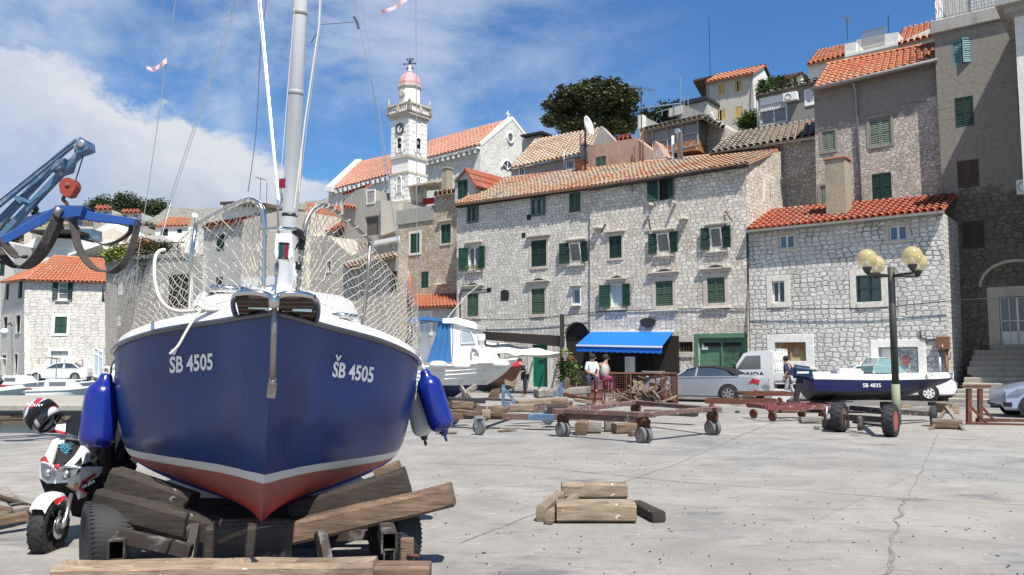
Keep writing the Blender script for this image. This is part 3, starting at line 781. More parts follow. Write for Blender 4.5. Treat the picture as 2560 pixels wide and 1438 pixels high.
M_.bar(FA.pt(2290,885,.13),FA.pt(2272,905,.13),.02,.01);M_.bar(FA.pt(2272,895,.13),FA.pt(2295,908,.13),.02,.01)
o = M_.build('graffiti','ink_pale',dr,world=True,fix=False)
paint('sign_red',(0.5,0.10,0.06),.5)
M_ = MB();c0 = FA.pt(2265,897,.12);ring = [c0 + T_ * math.cos(a * .4488) * .13 + Zv * math.sin(a * .4488) * .13 for a in range(14)]
M_.tube(ring,.02,6,closed=True);text_on(M_,'P',c0,T_,Zv,.2,.02);M_.bar(c0 + (T_ - Zv) * -.09,c0 + (T_ - Zv) * .09,.02,.01)
M_.bar(c0 - Zv * .2 - T_ * .13,c0 - Zv * .2 + T_ * .13,.02,.07);M_.build('no_parking_sign','sign_red',dr,world=True,fix=False)

# ---- ochre stone house (G)
G = House('stone_house','tall ochre stone house with long tiled roof above the blue awning',FA,-0.12,1670)
gh = [(1646,447,1672,500),(1523,590,1554,646),(1643,582,1677,633),(1775,568,1808,622),(1527,711,1557,767),(1639,703,1682,765),(1768,694,1812,758),(1478,858,1664,990),(1697,855,1732,880),(1747,845,1863,990)]
G.wall([(1475,1002),(1870,1012),(1866,404),(1475,458)],5.2,'stone_ochre',gh)
window(G,0,'open','green_mid',trim=None,glassm='interior',fcol='green_dark',sash=1,sw=(.55,.3));
window(G,1,'closed','green_dark',lintel=1);window(G,2,'open','green_dark',trim=None,lintel=1,sash=1,glassm='glass_grey',ajar='tilt',sw=(.42,.42),sill=1)
window(G,3,'open','green_dark',trim=None,lintel=1,sash=1,glassm='glass_grey',ajar='tilt',sw=(.42,.42),sill=1)
window(G,4,'open','green_mid',trim=None,lintel=3,sash=1,glassm='glass_pale',sw=(.6,.5),sill=1)
window(G,5,'closed','green_olive',lintel=3,sill=1,tw=.2);window(G,6,'closed','green_olive',lintel=3,sill=1,tw=.2)
wood('tan_wood',(0.22,0.14,0.07),(0.34,0.23,0.12),8.0)
# bar front under the awning
bar = window(G,7,'glass',trim=None,glassm='interior',fcol='dark_wood',name='bar_front',sash=1)
m = MB()
u0,z0,u1,z1 = G.H[7]
m.hexa([FA.w(a,q,z) for z in (0,1.05) for a,q in ((u0 - 1.6,-.55),(u0 + 1.55,-.55),(u0 + 1.55,-.15),(u0 - 1.6,-.15))]);tag(m.build('bar_counter','tan_wood',None,bevel=.02),'tan wooden bar counter under the blue awning','counter')
m = MB();m.hexa([FA.w(a,q,z) for z in (0.1,2.75) for a,q in ((u1 - .55,-.2),(u1 + .75,-.2),(u1 + .75,-.13),(u1 - .55,-.13))]);m.build('door','dark_wood',bar,world=True)
bg = window(G,8,'glass',trim='stone_trim',tw=.28,glassm='interior',fcol='green_olive',sash=1)
m = MB();u0,z0,u1,z1 = G.H[8]
for k in range(5):a = u0 + (u1 - u0) * (k + .5) / 5;m.bar(FA.w(a,-.06,z0),FA.w(a,-.06,z1),.03,.03)
m.build('bars','rust',bg,world=True)
gd = window(G,9,'glass',trim='green_garage',tw=.22,glassm='green_garage',fcol='green_garage',name='garage_door',sash=2)
m = MB();u0,z0,u1,z1 = G.H[9]
for a,b in ((u0 + .25,(u0 + u1) / 2 - .1),((u0 + u1) / 2 + .1,u1 - .25)):m.bar(FA.w(a,-.02,z1 - .3),FA.w(b,-.02,z1 - .3),.04,.18)
m.build('vent_grille','interior',gd,world=True)
m = MB();text_on(m,'DAURO',FA.pt(1828,886,-.01),T_,Zv,.27);text_on(m,'DEMOS',FA.pt(1830,899,-.01),T_,Zv,.27);text_on(m,'(+)',FA.pt(1829,875,-.01),T_,Zv,.3)
text_on(m,'Tac',FA.pt(1835,918,-.01),T_,Zv,.3);m.bar(FA.pt(1812,907,-.01),FA.pt(1845,912,-.01),.02,.01)
m.build('graffiti','ink',gd,world=True,fix=False)
m = MB();m.hexa([FA.w(a,q,z) for z in (FA.pt(1762,874,0).z,FA.pt(1762,862,0).z) for a,q in ((FA.u(FA.pt(1755,868)),-.02),(FA.u(FA.pt(1770,868)),-.02),(FA.u(FA.pt(1770,868)),0.05),(FA.u(FA.pt(1755,868)),0.05))]);m.build('notice','white_plastic',gd,world=True)
# side (gable) wall of G, pale irregular stone, one narrow window
uG = FA.u(FA.pt(1869,700,-.12))
sd = lambda x,y:FA.side(x,y,uG + .004)
c = [sd(1869,1000),sd(1957,960),sd(1951,379),sd(1869,404)]
G.polywall(c,'stone_gable','gable_wall',T_ * .02)
ug2 = uG + .03
P4 = [FA.side(x,y,ug2) for x,y in ((1911,499),(1925,495),(1925,447),(1911,448))]
m = MB().prism(P4,T_ * .015);w_ = m.build('window','interior',G.o,world=True)
m = MB();Q = [FA.side(x,y,ug2) for x,y in ((1905,507),(1911,504),(1911,446),(1905,446))];m.prism(Q,T_ * .05);m.build('surround','stone_trim_pale',w_,world=True)
m = MB();m.bar(P4[1],P4[2],.12,.05);m.build('shutter','green_dark',w_,world=True)
eG = [G.P(1475,466,-.33),G.P(1872,407,-.33)]
ul = FA.u(eG[0]);
tG = [FA.pt(1413,425,4.9),FA.pt(1952,372,4.9)]
tG[0] = FA.w(ul,4.9,tG[0].z + (ul - FA.u(tG[0])) * (tG[1].z - tG[0].z) / (FA.u(tG[1]) - FA.u(tG[0])))
tile_roof(eG[0],eG[1],tG[1],tG[0],'tile_old',G.o,tw=.25,tl=.42)
ridge_tiles(tG[0],tG[1],'tile_old',G.o)
m = MB();m.bar(FA.pt(1475,474,-.3),FA.pt(1868,414,-.3),.3,.09);m.build('eaves_board','dark_wood',G.o,world=True)
# round cover over the awning, small stone brackets
t_ = MB();c0 = FA.pt(1621,807,-.16);t_.prism([c0 + T_ * math.cos(a * .3927) * .42 * (1.1 if math.sin(a * .3927) > 0 else .9) + Zv * math.sin(a * .3927) * .24 for a in range(16)],N_ * .12)
tag(t_.build('wall_cover','iron',None,bevel=.02),'dark oval cover on the stone wall above the blue awning','cover')
for i,(x,y,lb) in enumerate(((1497,570,'broken stone bracket jutting from the wall at the left edge of the ochre house'),(1711,548,'chipped stone bracket jutting from the wall above the tilted windows'),(1632,513,'left of two small stone brackets under the open top window'),(1689,508,'right of two small stone brackets under the open top window'))):
    c0 = FA.pt(x,y,-.12);o = MB().box(c0 + N_ * .15,(.45 if i < 2 else .16,.34,.15),math.atan2(T_.y,T_.x)).build('stone_bracket','stone_trim',None,bevel=.04,jit=.01);tag(o,lb,'bracket','stone brackets on the ochre house')
for a,b,lb in (((1502,582),(1514,560),'rusty iron hook on the wall beside the broken bracket'),((1626,575),(1622,548),'rusty iron hook over the left tilted window'),((1813,528),(1829,551),'rusty iron hook over the right tilted window'),((1580,452),(1580,478),'rusty iron hook hanging under the eaves of the ochre house')):
    pa,pb = FA.pt(*a,-.16),FA.pt(*b,-.3);tag(MB().bar(pa,pb,.05,.05).build('wall_hook','rust'),lb,'hook','iron hooks on the ochre house')

# ---- grey-white stone house (Fh)
Fh = House('stone_house','grey white stone house with green shutters and dark archway left of the blue awning',FA,0.0,1310)
fh = [(1170,516,1194,555),(1330,497,1361,537),(1423,481,1452,531),(1171,618,1198,674),(1328,601,1366,667),(1425,606,1455,657),(1168,734,1196,792),(1329,722,1362,786),(1431,722,1450,760),(1410,805,1474,992),(1331,862,1369,968),(1197,858,1250,985)]
Fh.wall([(1142,975),(1476,1002),(1476,460),(1142,508)],6.5,'stone_main',fh)
window(Fh,0,'glass',trim='blue_grey_frame',tw=.08,fcol='blue_grey_frame',glassm='glass_pale',depth=-.1)
window(Fh,1,'glass',trim='blue_grey_frame',tw=.08,fcol='blue_grey_frame',glassm='glass_pale',depth=-.1)
window(Fh,2,'closed','green_olive',trim='stone_trim')
window(Fh,3,'open','green_mid',trim=None,lintel=2,sash=2,glassm='glass_grey',flowers=True,sill=1,sw=(.62,.55))
window(Fh,4,'closed','green_dark',lintel=1,tw=.15);window(Fh,5,'open','green_dark',trim=None,lintel=1,sash=1,glassm='glass_grey',ajar='tilt',sw=(.6,.42),sill=1)
window(Fh,6,'closed','green_olive',lintel=3,tw=.22);window(Fh,7,'closed','green_olive',lintel=3,tw=.18)
window(Fh,8,'glass',trim='white_frame',tw=.06,lintel=1,sill=1,glassm='glass_blue',sash=1)
# archway: dark passage with a stone arch ring
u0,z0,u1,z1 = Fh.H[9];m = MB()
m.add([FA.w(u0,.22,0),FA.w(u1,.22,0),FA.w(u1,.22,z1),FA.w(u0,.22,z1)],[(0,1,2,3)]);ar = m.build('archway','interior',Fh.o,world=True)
m = MB();um = (u0 + u1) / 2;hw = (u1 - u0) / 2;P = [FA.w(um + math.cos(a * math.pi / 12) * hw,-.01,z1 - .8 + math.sin(a * math.pi / 12) * .8) for a in range(13)]
m.prism(P + [FA.w(u0,-.01,z1 + .02),FA.w(u1,-.01,z1 + .02)][:2],-N_ * .2) if False else None
for a in range(12):
    p,q_ = P[a],P[a + 1];m.hexa([p,q_,FA.w(FA.u(q_),-.01,z1 + .01),FA.w(FA.u(p),-.01,z1 + .01),p - N_ * .22,q_ - N_ * .22,FA.w(FA.u(q_),.21,z1 + .01),FA.w(FA.u(p),.21,z1 + .01)])
m.build('arch','stone_main',ar,world=True)
gd = window(Fh,10,'glass',trim='stone_trim_pale',tw=.3,glassm='green_door',fcol='green_door',name='door',sash=1,depth=.08)
m = MB();u0,z0,u1,z1 = Fh.H[10];um = (u0 + u1) / 2;m.bar(FA.w(um - .18,.13,z0 + (z1 - z0) * .62),FA.w(um + .18,.13,z0 + (z1 - z0) * .62),.02,.10);m.build('letter_slot','iron',gd,world=True)
window(Fh,11,'glass',trim='stone_trim_pale',tw=.25,glassm='interior',fcol='brown_wood',name='door')
eF = [Fh.P(1133,512,-.45),eG[0]];tF = [FA.pt(1240,447,4.9),tG[0]]
tile_roof(eF[0],eF[1],tF[1],tF[0],'tile_old',Fh.o,tw=.24,tl=.42,bias=.55)
m = MB();m.bar(FA.pt(1143,518,-.18),FA.pt(1475,471,-.18),.3,.09);m.build('eaves_board','dark_wood',Fh.o,world=True)
for x,y,s_,lb in ((1262,738,.3,'square hole of missing stones in the middle of the grey white stone wall'),(1222,725,.14,'small dark square hole beside the lower left window lintel'),(1322,543,.15,'small dark hole under the eaves by the bay frame'),(1309,588,.14,'small dark hole in the wall at the left end of the upper lintel')):
    c0 = FA.pt(x,y,-.004);o = MB().prism([c0 + T_ * a * s_ + Zv * b * s_ for a,b in ((-1,-1),(.9,-1.1),(1.05,.2),(.8,.9),(-.3,1.05),(-1,.8))],N_ * .006).build('wall_hole','interior');tag(o,lb,'wall hole','holes in the grey white stone wall')
pipe('cable','long black cable strung low across the fronts of the stone houses','cable',[FA.pt(x,y,-.16) for x,y in ((1145,797),(1230,800),(1330,797),(1398,791),(1500,779),(1640,774),(1800,771),(1870,773),(2010,772),(2190,770),(2380,752),(2560,741))],.018,'iron')
pipe('cable','thin black wire on the wall left of the lowest left olive shutters','cable',[FA.pt(x,y,-.04) for x,y in ((1230,720),(1215,724),(1153,727),(1150,735),(1151,795))],.025,'iron')
# small dormer with green shutters
D = House('dormer','small gabled dormer with a green shutter at the left end of the long tiled roof',FA,1.2,1160,'dormer')
D.wall([(1137,508),(1188,508),(1188,462),(1162,420),(1137,447)],4.5,'plaster_lightgrey',[(1144,450,1169,497)])
window(D,0,'closed','green_mid',trim=None)
A = D.P(1190,466,-.2);B_ = D.P(1162,419,-.2);sh = N_ * -5.2
tile_roof(A,A + sh,B_ + sh,B_,'tile_red',D.o,tw=.24,tl=.4)
A2 = D.P(1134,452,-.2);tile_roof(A2 + sh,A2,B_,B_ + sh,'tile_grey',D.o,tw=.24,tl=.4)

# ---- tall grey house (K)
K = House('tall_house','tall grey house with orange tiled roof and long blue downpipe',FA,3.6,2200)
kh = [(2055,328,2088,378),(2173,294,2227,364),(2180,433,2229,500),(2051,465,2070,515)]
K.wall([(2053,1000),(2400,1010),(2345,150),(2035,226)],8,'wall_tall',kh)
window(K,0,'closed','green_grey',trim='plaster_grey',tw=.12);window(K,1,'closed','green_grey',trim='plaster_grey',tw=.12)
window(K,2,'closed','green_dark',trim=None);window(K,3,'closed','green_grey',trim='plaster_grey',tw=.12)
A,B_ = K.P(2030,222,-.45),K.P(2345,147,-.45);
C_,D_ = FA.pt(2337,108,7.2),FA.pt(2067,161,7.2)
tile_roof(A,B_,C_,D_,'tile_orange',K.o,tw=.3,tl=.48);ridge_tiles(D_,C_,'tile_orange',K.o)
m = MB();m.tube([A + N_ * .05 - Zv * .06,B_ + N_ * .05 - Zv * .06],.1,8);m.build('gutter','plaster_darkgrey',K.o,world=True)
paint('pipe_blue',(0.24,0.29,0.36),.5,.2)
m = MB();m.tube([K.P(2133,207,-.4),K.P(2136,218,-.2),K.P(2139,226,-.1),K.P(2152,505,-.1)],.055,8)
m.build('downpipe','pipe_blue',K.o,world=True)
# ---- stone house in the corner (J)
J = House('stone_house','rough stone house with mossy grey tiled roof wedged beside the tall grey house',FA,4.9,1950)
J.wall([(1772,1000),(2075,1000),(2046,345),(1772,386)],5,'stone_rubble',[(1885,372,1940,383)])
m = MB();m.add([FA.w(a,5.1,z) for a,z in ((J.H[0][0],J.H[0][1]),(J.H[0][2],J.H[0][1]),(J.H[0][2],J.H[0][3]),(J.H[0][0],J.H[0][3]))],[(0,1,2,3)]);m.build('window','interior',J.o,world=True)
tile_roof(J.P(1774,382,-.5),J.P(2040,338,-.5),FA.pt(2040,298,9.5),FA.pt(1818,335,9.5),'tile_grey',J.o,tw=.34,tl=.55)

# ---- dark corner tower (L) with balcony, door, stairs
TQ = 3.1
L = House('tower_house','tall dark grey tower house with a roof balcony at the right edge',FA,TQ,2460)
th = [(2379,97,2429,160),(2387,242,2434,317),(2393,400,2448,469),(2405,552,2462,622),(2543,70,2566,140),(2500,741,2590,862),(2545,215,2600,300)]
L.wall([(2386,1030),(2860,1060),(2812,-10),(2335,86)],9,'wall_tower',th)
window(L,0,'closed','teal_shutter',trim=None,ajar=('r',R(28)));window(L,1,'closed','green_dark',trim=None);window(L,2,'closed','brown_wood',trim=None)
window(L,3,'closed','brown_wood',trim=None);window(L,4,'closed','brown_wood',trim=None);window(L,6,'closed','brown_wood',trim=None)
d = window(L,5,'glass',trim='stone_trim',tw=.42,glassm='glass_grey',fcol='white_frame',name='door',bars=1)
u0,z0,u1,z1 = L.H[5];m = MB();um = (u0 + u1) / 2
for k in (.27,.73):m.bar(FA.w(u0 + (u1 - u0) * k,TQ + .1,z0),FA.w(u0 + (u1 - u0) * k,TQ + .1,z1),.05,.04)
m.hexa([FA.w(a,q,z) for z in (z0,z0 + .55) for a,q in ((u0 + .06,TQ + .09),(u1 - .06,TQ + .09),(u1 - .06,TQ + .14),(u0 + .06,TQ + .14))]);m.build('door_leaf','white_frame',d,world=True)
m = MB();R_ = (u1 - u0) / 2 + .65
m.tube([FA.w(um + math.cos(a * math.pi / 14) * R_,TQ - .03,z1 + .45 + math.sin(a * math.pi / 14) * R_ * .8) for a in range(15)],.07,6);m.build('arch','stone_trim',d,world=True)
# parapet band and balcony
def zs(px,py,q):return FA.pt(px,py,q).z
ua = FA.u(FA.pt(2334,86,TQ));ub = ua + 9.5;zt = zs(2335,86,TQ)
m = MB();m.hexa([FA.w(a,q,z) for z in (zt - .02,zt + .55) for a,q in ((ua - .1,TQ - .18),(ub,TQ - .18),(ub,TQ + 9),(ua - .1,TQ + 9))]);m.build('balcony_slab','plaster_concrete',L.o,world=True,bevel=.03)
m = MB();z0 = zt + .55;uc = ua + 4.6
m.tube([FA.w(ua + .1,TQ + 2.4,z0 + 1.0),FA.w(ua + .1,TQ,z0 + 1.0),FA.w(uc,TQ,z0 + 1.0)],.03,6);m.tube([FA.w(ua + .1,TQ,z0 + .12),FA.w(uc,TQ,z0 + .12)],.02,5)
for k in range(34):a = ua + .1 + (uc - ua - .1) * k / 33;m.tube([FA.w(a,TQ,z0 + .1),FA.w(a + (.03 if k % 2 else -.03),TQ - .06,z0 + .5),FA.w(a,TQ,z0 + 1.0)],.012,4)
m.build('railing','steel_dull',L.o,world=True)
m = MB()
for k in range(5):q_ = TQ + .15 + k * .35;m.bar(FA.w(ua + .1,q_,z0),FA.w(ua + .1,q_,z0 + 1.6),.05,.05)
m.bar(FA.w(ua + .1,TQ + .1,z0 + 1.6),FA.w(ua + .1,TQ + 1.7,z0 + 1.6),.06,.06)
m.build('side_screen','white_frame',L.o,world=True)
m = MB();m.hexa([FA.w(a,q,z) for z in (z0,z0 + 3) for a,q in ((ua,TQ + 2.2),(ub,TQ + 2.2),(ub,TQ + 8),(ua,TQ + 8))]);m.build('upper_wall','plaster_lightgrey',L.o,world=True)
m = MB();m.hexa([FA.w(a,q,z) for z in (z0 + .05,z0 + 2.4) for a,q in ((ua + 1.2,TQ + 2.12),(uc - .3,TQ + 2.12),(uc - .3,TQ + 2.2),(ua + 1.2,TQ + 2.2))]);rs = m.build('roller_shutter','white_frame',L.o,world=True)
m = MB()
for k in range(14):m.bar(FA.w(ua + 1.25,TQ + 2.1,z0 + .2 + k * .16),FA.w(uc - .35,TQ + 2.1,z0 + .2 + k * .16),.02,.02)
m.build('slat','grey_paint',rs,world=True)
# stairs to the door
m = MB();us = FA.u(FA.pt(2392,990,.3));ud = FA.u(FA.pt(2497,862,TQ))
steps = [(us - .05,-1.2,.16),(us + .1,-.8,.32),(us + .1,-.4,.48),(us + .25,.0,.72),(us + .25,.42,.92),(us + .45,.84,1.12)]
for a,q_,z in steps:m.hexa([FA.w(x,q,zz) for zz in (-.1,z) for x,q in ((a,q_),(us + 14,q_),(us + 14,TQ),(a,TQ))])
zd = L.H[5][1];k = 5
for i in range(k):
    q_ = 1.25 + i * .34;z = 1.12 + (zd - 1.12) * (i + 1) / k;m.hexa([FA.w(x,q,zz) for zz in (1.0,z) for x,q in ((ud - .9 + i * .03 + (0.5 if i == k - 1 else 0),q_),(us + 14,q_),(us + 14,TQ),(ud - .9 + i * .03 + (0.5 if i == k - 1 else 0),TQ))])
tag(m.build('stone_steps','stone_step',None,bevel=.03,jit=.006),'worn stone steps climbing to the white door of the dark tower','steps')
# white house beyond the frame whose edge and cornice show
uM = FA.u(FA.pt(2550,300,-.6));zM = zs(2545,32,-.6)
Mh = House('white_house','white house edge with a moulded cornice at the right edge of the picture',FA,-.6,2552)
m = MB();m.hexa([FA.w(a,q,z) for z in (-.1,zM) for a,q in ((uM,-.6),(uM + 9,-.6),(uM + 9,TQ - .02),(uM,TQ - .02))]);
m.build('wall','plaster_white',Mh.o,world=True)
m = MB()
for k,(e,z0,z1) in enumerate(((.12,-.15,0),(.3,0,.25),(.55,.25,.4))):
    m.hexa([FA.w(a,q,zM + z) for z in (z0,z1) for a,q in ((uM - e,-.6 - e),(uM + 9,-.6 - e),(uM + 9,TQ - .02),(uM - e,TQ - .02))])
m.build('cornice','plaster_concrete',Mh.o,world=True)
paint('brown_tile',(0.16,0.09,0.07),.85)
# ================================================================= houses stepping up the hill, right half
def poly3(fr,q,P):return [fr.pt(x,y,q) for x,y in P]
def slab(h,pts,mat,name,thick):return h.polywall(pts,mat,name,thick)
def roofq(h,A,B,C,D,mat,tw=.32,tl=.5,**k):return tile_roof(A,B,C,D,mat,h.o,tw=tw,tl=tl,**k)
def dish(label,p,r,d,mat='white_plastic',pole=0.9):
    t = thing('satellite_dish',label,'satellite dish',p,0,'satellite dishes on the roofs');d = Vector(d).normalized()
    Q = d.to_track_quat('Z','Y').to_matrix();c = Vector((0,0,pole))
    MB().lathe([(r * k / 6,r * .35 * (k / 6) ** 2) for k in range(1,7)] + [(r * .97,r * .30)] + [(r * k / 6,r * .35 * (k / 6) ** 2 - .03) for k in (5,3,1)],c,Q,18).build('reflector',mat,t)
    m = MB();m.tube([(0,0,0),c - d * .1],.035,6);m.build('pole','steel_dull',t)
    m = MB();m.tube([c - Q @ Vector((0,r * .9,-r * .3)),c + d * r * .9],.018,5);m.box(c + d * r * .9,(.1,.1,.12));m.build('receiver_arm','grey_paint',t)
    return t
def aerial(label,p,h,yag=True,rz=0.3,mat='iron'):
    t = thing('roof_aerial',label,'aerial',p,rz,'aerials on the roofs')
    MB().tube([(0,0,0),(0,0,h)],.03,5).build('mast',mat,t)
    if yag:
        m = MB();m.bar((-.8,0,h - .1),(.9,0,h - .1),.03,.03)
        for k in range(9):x = -.75 + k * .2;m.bar((x,-.4 + k * .02,h - .1),(x,.4 - k * .02,h - .1),.015,.015)
        m.build('crossbars','steel_dull',t)
    return t
# -- ruined pink plaster house (T) just above the long roof
Tt = House('ruined_house','crumbling pinkish plaster house without a roof above the long tiled roof',FA,4.95,1570)
Tt.wall([(1465,560),(1680,560),(1680,402),(1661,388),(1648,365),(1637,352),(1632,378),(1590,345),(1560,350),(1482,363),(1466,358)],4.5,'plaster_pink',[(1489,391,1515,427)])
window(Tt,0,'closed','green_olive',trim=None)
m = MB();p0 = Tt.P(1652,400,-.02);m.prism([Tt.P(x,y,-.06) for x,y in ((1630,425),(1632,385),(1650,368),(1662,390),(1676,406),(1676,425))],N_ * .05);m.build('bare_stones','stone_rubble',Tt.o,world=True)
# chimneys and flues standing on the long roof
def chim(x,y0,y1,w_,q,mat,label,cap=None,brick=None):
    a = FA.u(FA.pt(x - w_ / 2,y1,q));b = FA.u(FA.pt(x + w_ / 2,y1,q));z0,z1 = FA.pt(x,y1,q).z - .8,FA.pt(x,y0,q).z
    t = thing('chimney',label,'chimney',FA.w((a + b) / 2,q + .3,z0));m = MB();m.hexa([FA.w(u,qq,z) for z in (z0,z1) for u,qq in ((a,q),(b,q),(b,q + .6),(a,q + .6))]);m.build('stack',mat,t,world=True,bevel=.02)
    m = MB();m.hexa([FA.w(u,qq,z) for z in (z1,z1 + .1) for u,qq in ((a - .06,q - .06),(b + .06,q - .06),(b + .06,q + .66),(a - .06,q + .66))]);m.build('cap',cap or mat,t,world=True);return t
chim(1447,403,440,20,4.2,'brick_red','red brick chimney stub on the long roof beside the tall black pipe')
chim(1457,362,428,10,4.6,'plaster_darkgrey','slim dark plastered chimney beside the ruined pink wall')
def flue(x,y0,y1,r,q,mat,label,el=False):
    a,b = FA.pt(x,y1,q),FA.pt(x,y0,q);a.z -= .6;m = MB();P = [a,b + Zv * .0]
    if el:P += [b + Zv * .12 + N_ * .12,b + Zv * .16 + N_ * .35]
    m.tube(P,r,12);o = m.build('flue_pipe',mat);return tag(o,label,'flue','pipes rising from the roofs')
flue(1463,300,432,.055,3.9,'iron','tall thin black pipe rising from the long roof beside the satellite dish')
flue(1682,340,404,.075,4.6,'white_plastic','slim white flue pipe in front of the rusty balcony')
flue(1700,338,402,.16,4.5,'galv','fat shiny metal flue pipe in front of the rusty balcony',True)
flue(1410,362,430,.05,5.6,'steel_dull','short grey pipe in front of the small dormer window strip')
flue(1451,335,420,.05,5.3,'rust','rusty pipe before the sand coloured roof')
for x,y0,y1,lb in ((1586,365,412,'left rusty pole against the ruined pink wall'),(1607,320,410,'right rusty pole against the ruined pink wall')):
    flue(x,y0,y1,.04,4.8,'rust',lb)
dish('white satellite dish seen edge on at the top of the black pipe',FA.pt(1466,318,3.9) - Zv * .5,.62,(0.85,-.5,.25),pole=.5)
# -- sand tile house (U)
U = House('stone_house','house with a sand coloured tiled roof above the left end of the long roof',FA,8.0,1380)
U.wall([(1278,520),(1536,520),(1536,350),(1502,315),(1472,385),(1278,424)],0.3,'plaster_concrete',[(1300,420,1310,444),(1418,402,1434,421)])
window(U,0,'glass',trim='white_frame',tw=.1,sash=1,glassm='glass_blue');window(U,1,'glass',trim='white_frame',tw=.1,sash=1,glassm='glass_blue')
roofq(U,U.P(1275,420,-.4),U.P(1474,380,-.4),FA.pt(1508,318,13.5),FA.pt(1336,350,13.5),'tile_sand',tw=.34)
U.polywall([FA.pt(1470,384,7.9),FA.pt(1536,420,7.9),FA.pt(1538,352,10),FA.pt(1507,319,10)],'stone_rubble','gable_wall',-N_ * .4)
# -- glazed balcony house (R)
Rr = House('balcony_house','stone house with a glazed balcony on a rusty panelled parapet',FA,7.2,1700)
Rr.wall([(1600,560),(1812,560),(1812,380),(1812,318),(1772,288),(1600,326)],5,'stone_rubble',[])
q0 = 5.9
gz = [FA.pt(1632,388,q0),FA.pt(1745,362,q0),FA.pt(1745,300,q0),FA.pt(1632,325,q0)]
m = MB();m.prism(gz,-N_ * 1.2);m.build('glazing','glass_grey',Rr.o,world=True)
m = MB()
for k in range(4):m.bar(gz[0].lerp(gz[1],k / 3) + N_ * .03,gz[3].lerp(gz[2],k / 3) + N_ * .03,.09,.06)
for k in (0.0,.5,1.0):m.bar(gz[0].lerp(gz[3],k) + N_ * .04,gz[1].lerp(gz[2],k) + N_ * .04,.07,.08)
m.build('frame','grey_paint',Rr.o,world=True)
lw = [FA.pt(1640,386,q0 - .05),FA.pt(1745,376,q0 - .05),FA.pt(1745,348,q0 - .05),FA.pt(1640,370,q0 - .05)]
m = MB();m.prism(lw,-N_ * 1.2);m.build('parapet','rust_panel',Rr.o,world=True)
roofq(Rr,FA.pt(1600,327,q0 - .3),FA.pt(1755,294,q0 - .3),FA.pt(1772,286,8.5),FA.pt(1612,322,8.5),'tile_grey',tw=.3)
roofq(Rr,FA.pt(1757,294,q0 - .3),FA.pt(1810,322,q0 + 1.0),FA.pt(1815,318,8.5),FA.pt(1772,286,8.5),'tile_grey',tw=.3)
# -- pale concrete roof terrace (S)
S_ = House('terrace_house','pale concrete house with a flat railed roof terrace behind the glazed balcony',FA,12,1700)
S_.wall([(1594,420),(1900,420),(1880,345),(1820,312),(1710,262),(1705,263),(1700,296),(1606,318),(1606,290),(1594,290)],6,'plaster_concrete',[])
m = MB();m.prism([FA.pt(x,y,11.9) for x,y in ((1672,292),(1705,284),(1705,262),(1672,272))],-N_ * .2);m.build('wall','plaster_lightgrey',S_.o,world=True)
m = MB();m.tube([FA.pt(1598,272,12),FA.pt(1703,259,12)],.05,5);m.tube([FA.pt(1640,282,12),FA.pt(1703,265,12)],.03,5)
for x in (1655,1672,1690):m.tube([FA.pt(x,266 + (1700 - x) * .15,12),FA.pt(x,290,12)],.03,4)
m.build('railing','pipe_blue',S_.o,world=True)
m = MB();m.prism([FA.pt(x,y,11) for x,y in ((1596,290),(1606,286),(1606,322),(1596,322))],-N_ * .5);m.build('chimney','plaster_white',S_.o,world=True)
for x,y0,y1,lb in ((1702,190,262,'tallest bare mast on the concrete roof terrace'),(1710,235,268,'short mast just right of the tallest bare mast'),(1721,238,300,'short mast rising before the concrete parapet')):
    aerial(lb,FA.pt(x,y1,11.5),(y1 - y0) / 2050 * FA.pt(x,y1,11.5).y,False,mat='pipe_blue')
aerial('television aerial with crossbars before the dark tree',FA.pt(1604,322,6.8),2.6,True,.5)
# -- cream house with yellow shutters (N)
N2 = House('house','cream house with yellow shutters and red roof on the skyline',FA,22,1830)
N2.wall([(1770,420),(1886,420),(1881,183),(1766,206)],7,'plaster_cream',[(1796,211,1813,237),(1837,203,1855,228),(1794,275,1813,301),(1838,266,1856,292)])
window(N2,0,'closed','yellow_shutter',trim=None);window(N2,1,'closed','yellow_shutter',trim=None,ajar=('l',R(35)));window(N2,2,'closed','yellow_shutter',trim=None,ajar=('l',R(40)));window(N2,3,'closed','yellow_shutter',trim=None)
un = FA.u(FA.pt(1881,183,22)) + .02;sn = lambda x,y:FA.side(x,y,un)
N2.polywall([sn(1886,330),sn(1950,330),sn(1932,223),sn(1906,167),sn(1881,183)],'plaster_white','gable_wall',T_ * .05)
A,B_ = N2.P(1761,206,-.4),N2.P(1884,182,-.4);C_ = sn(1907,165);D_ = C_ + (A - B_) * .98
roofq(N2,A,B_,C_ + T_ * .2,D_,'tile_orange')
m = MB();m.prism([C_ + T_ * .2,sn(1936,226) + T_ * .2,sn(1936,223) + T_ * .2,C_ + Zv * .15 + T_ * .2],T_ * -6);m.build('roof','brown_wood',N2.o,world=True)
m = MB();m.bar(N2.P(1898 - 21,306,-.05),N2.P(1881,190,-.05),.1,.1);m.bar(N2.P(1768,210,-.06),N2.P(1770,300,-.06),.12,.12);m.build('downpipe','plaster_concrete',N2.o,world=True)
aerial('tall aerial mast on the chimney of the cream house with yellow shutters',N2.P(1776,200,2),5.2,False)
m = thing('lean_to','low dark roofed outbuilding left of the cream house with yellow shutters','outbuilding',FA.pt(1735,262,20))
MB().prism([FA.pt(x,y,20) for x,y in ((1706,300),(1768,300),(1768,248),(1710,262))],-N_ * 3).build('wall','plaster_lightgrey',m,world=True)
MB().prism([FA.pt(x,y,19.7) for x,y in ((1703,263),(1768,248),(1766,239),(1704,253))],-N_ * 4).build('roof','iron',m,world=True)
dish('small satellite dish low on the wall of the cream house',FA.pt(1776,300,20) - Zv * .9,.6,(.9,-.4,.1))
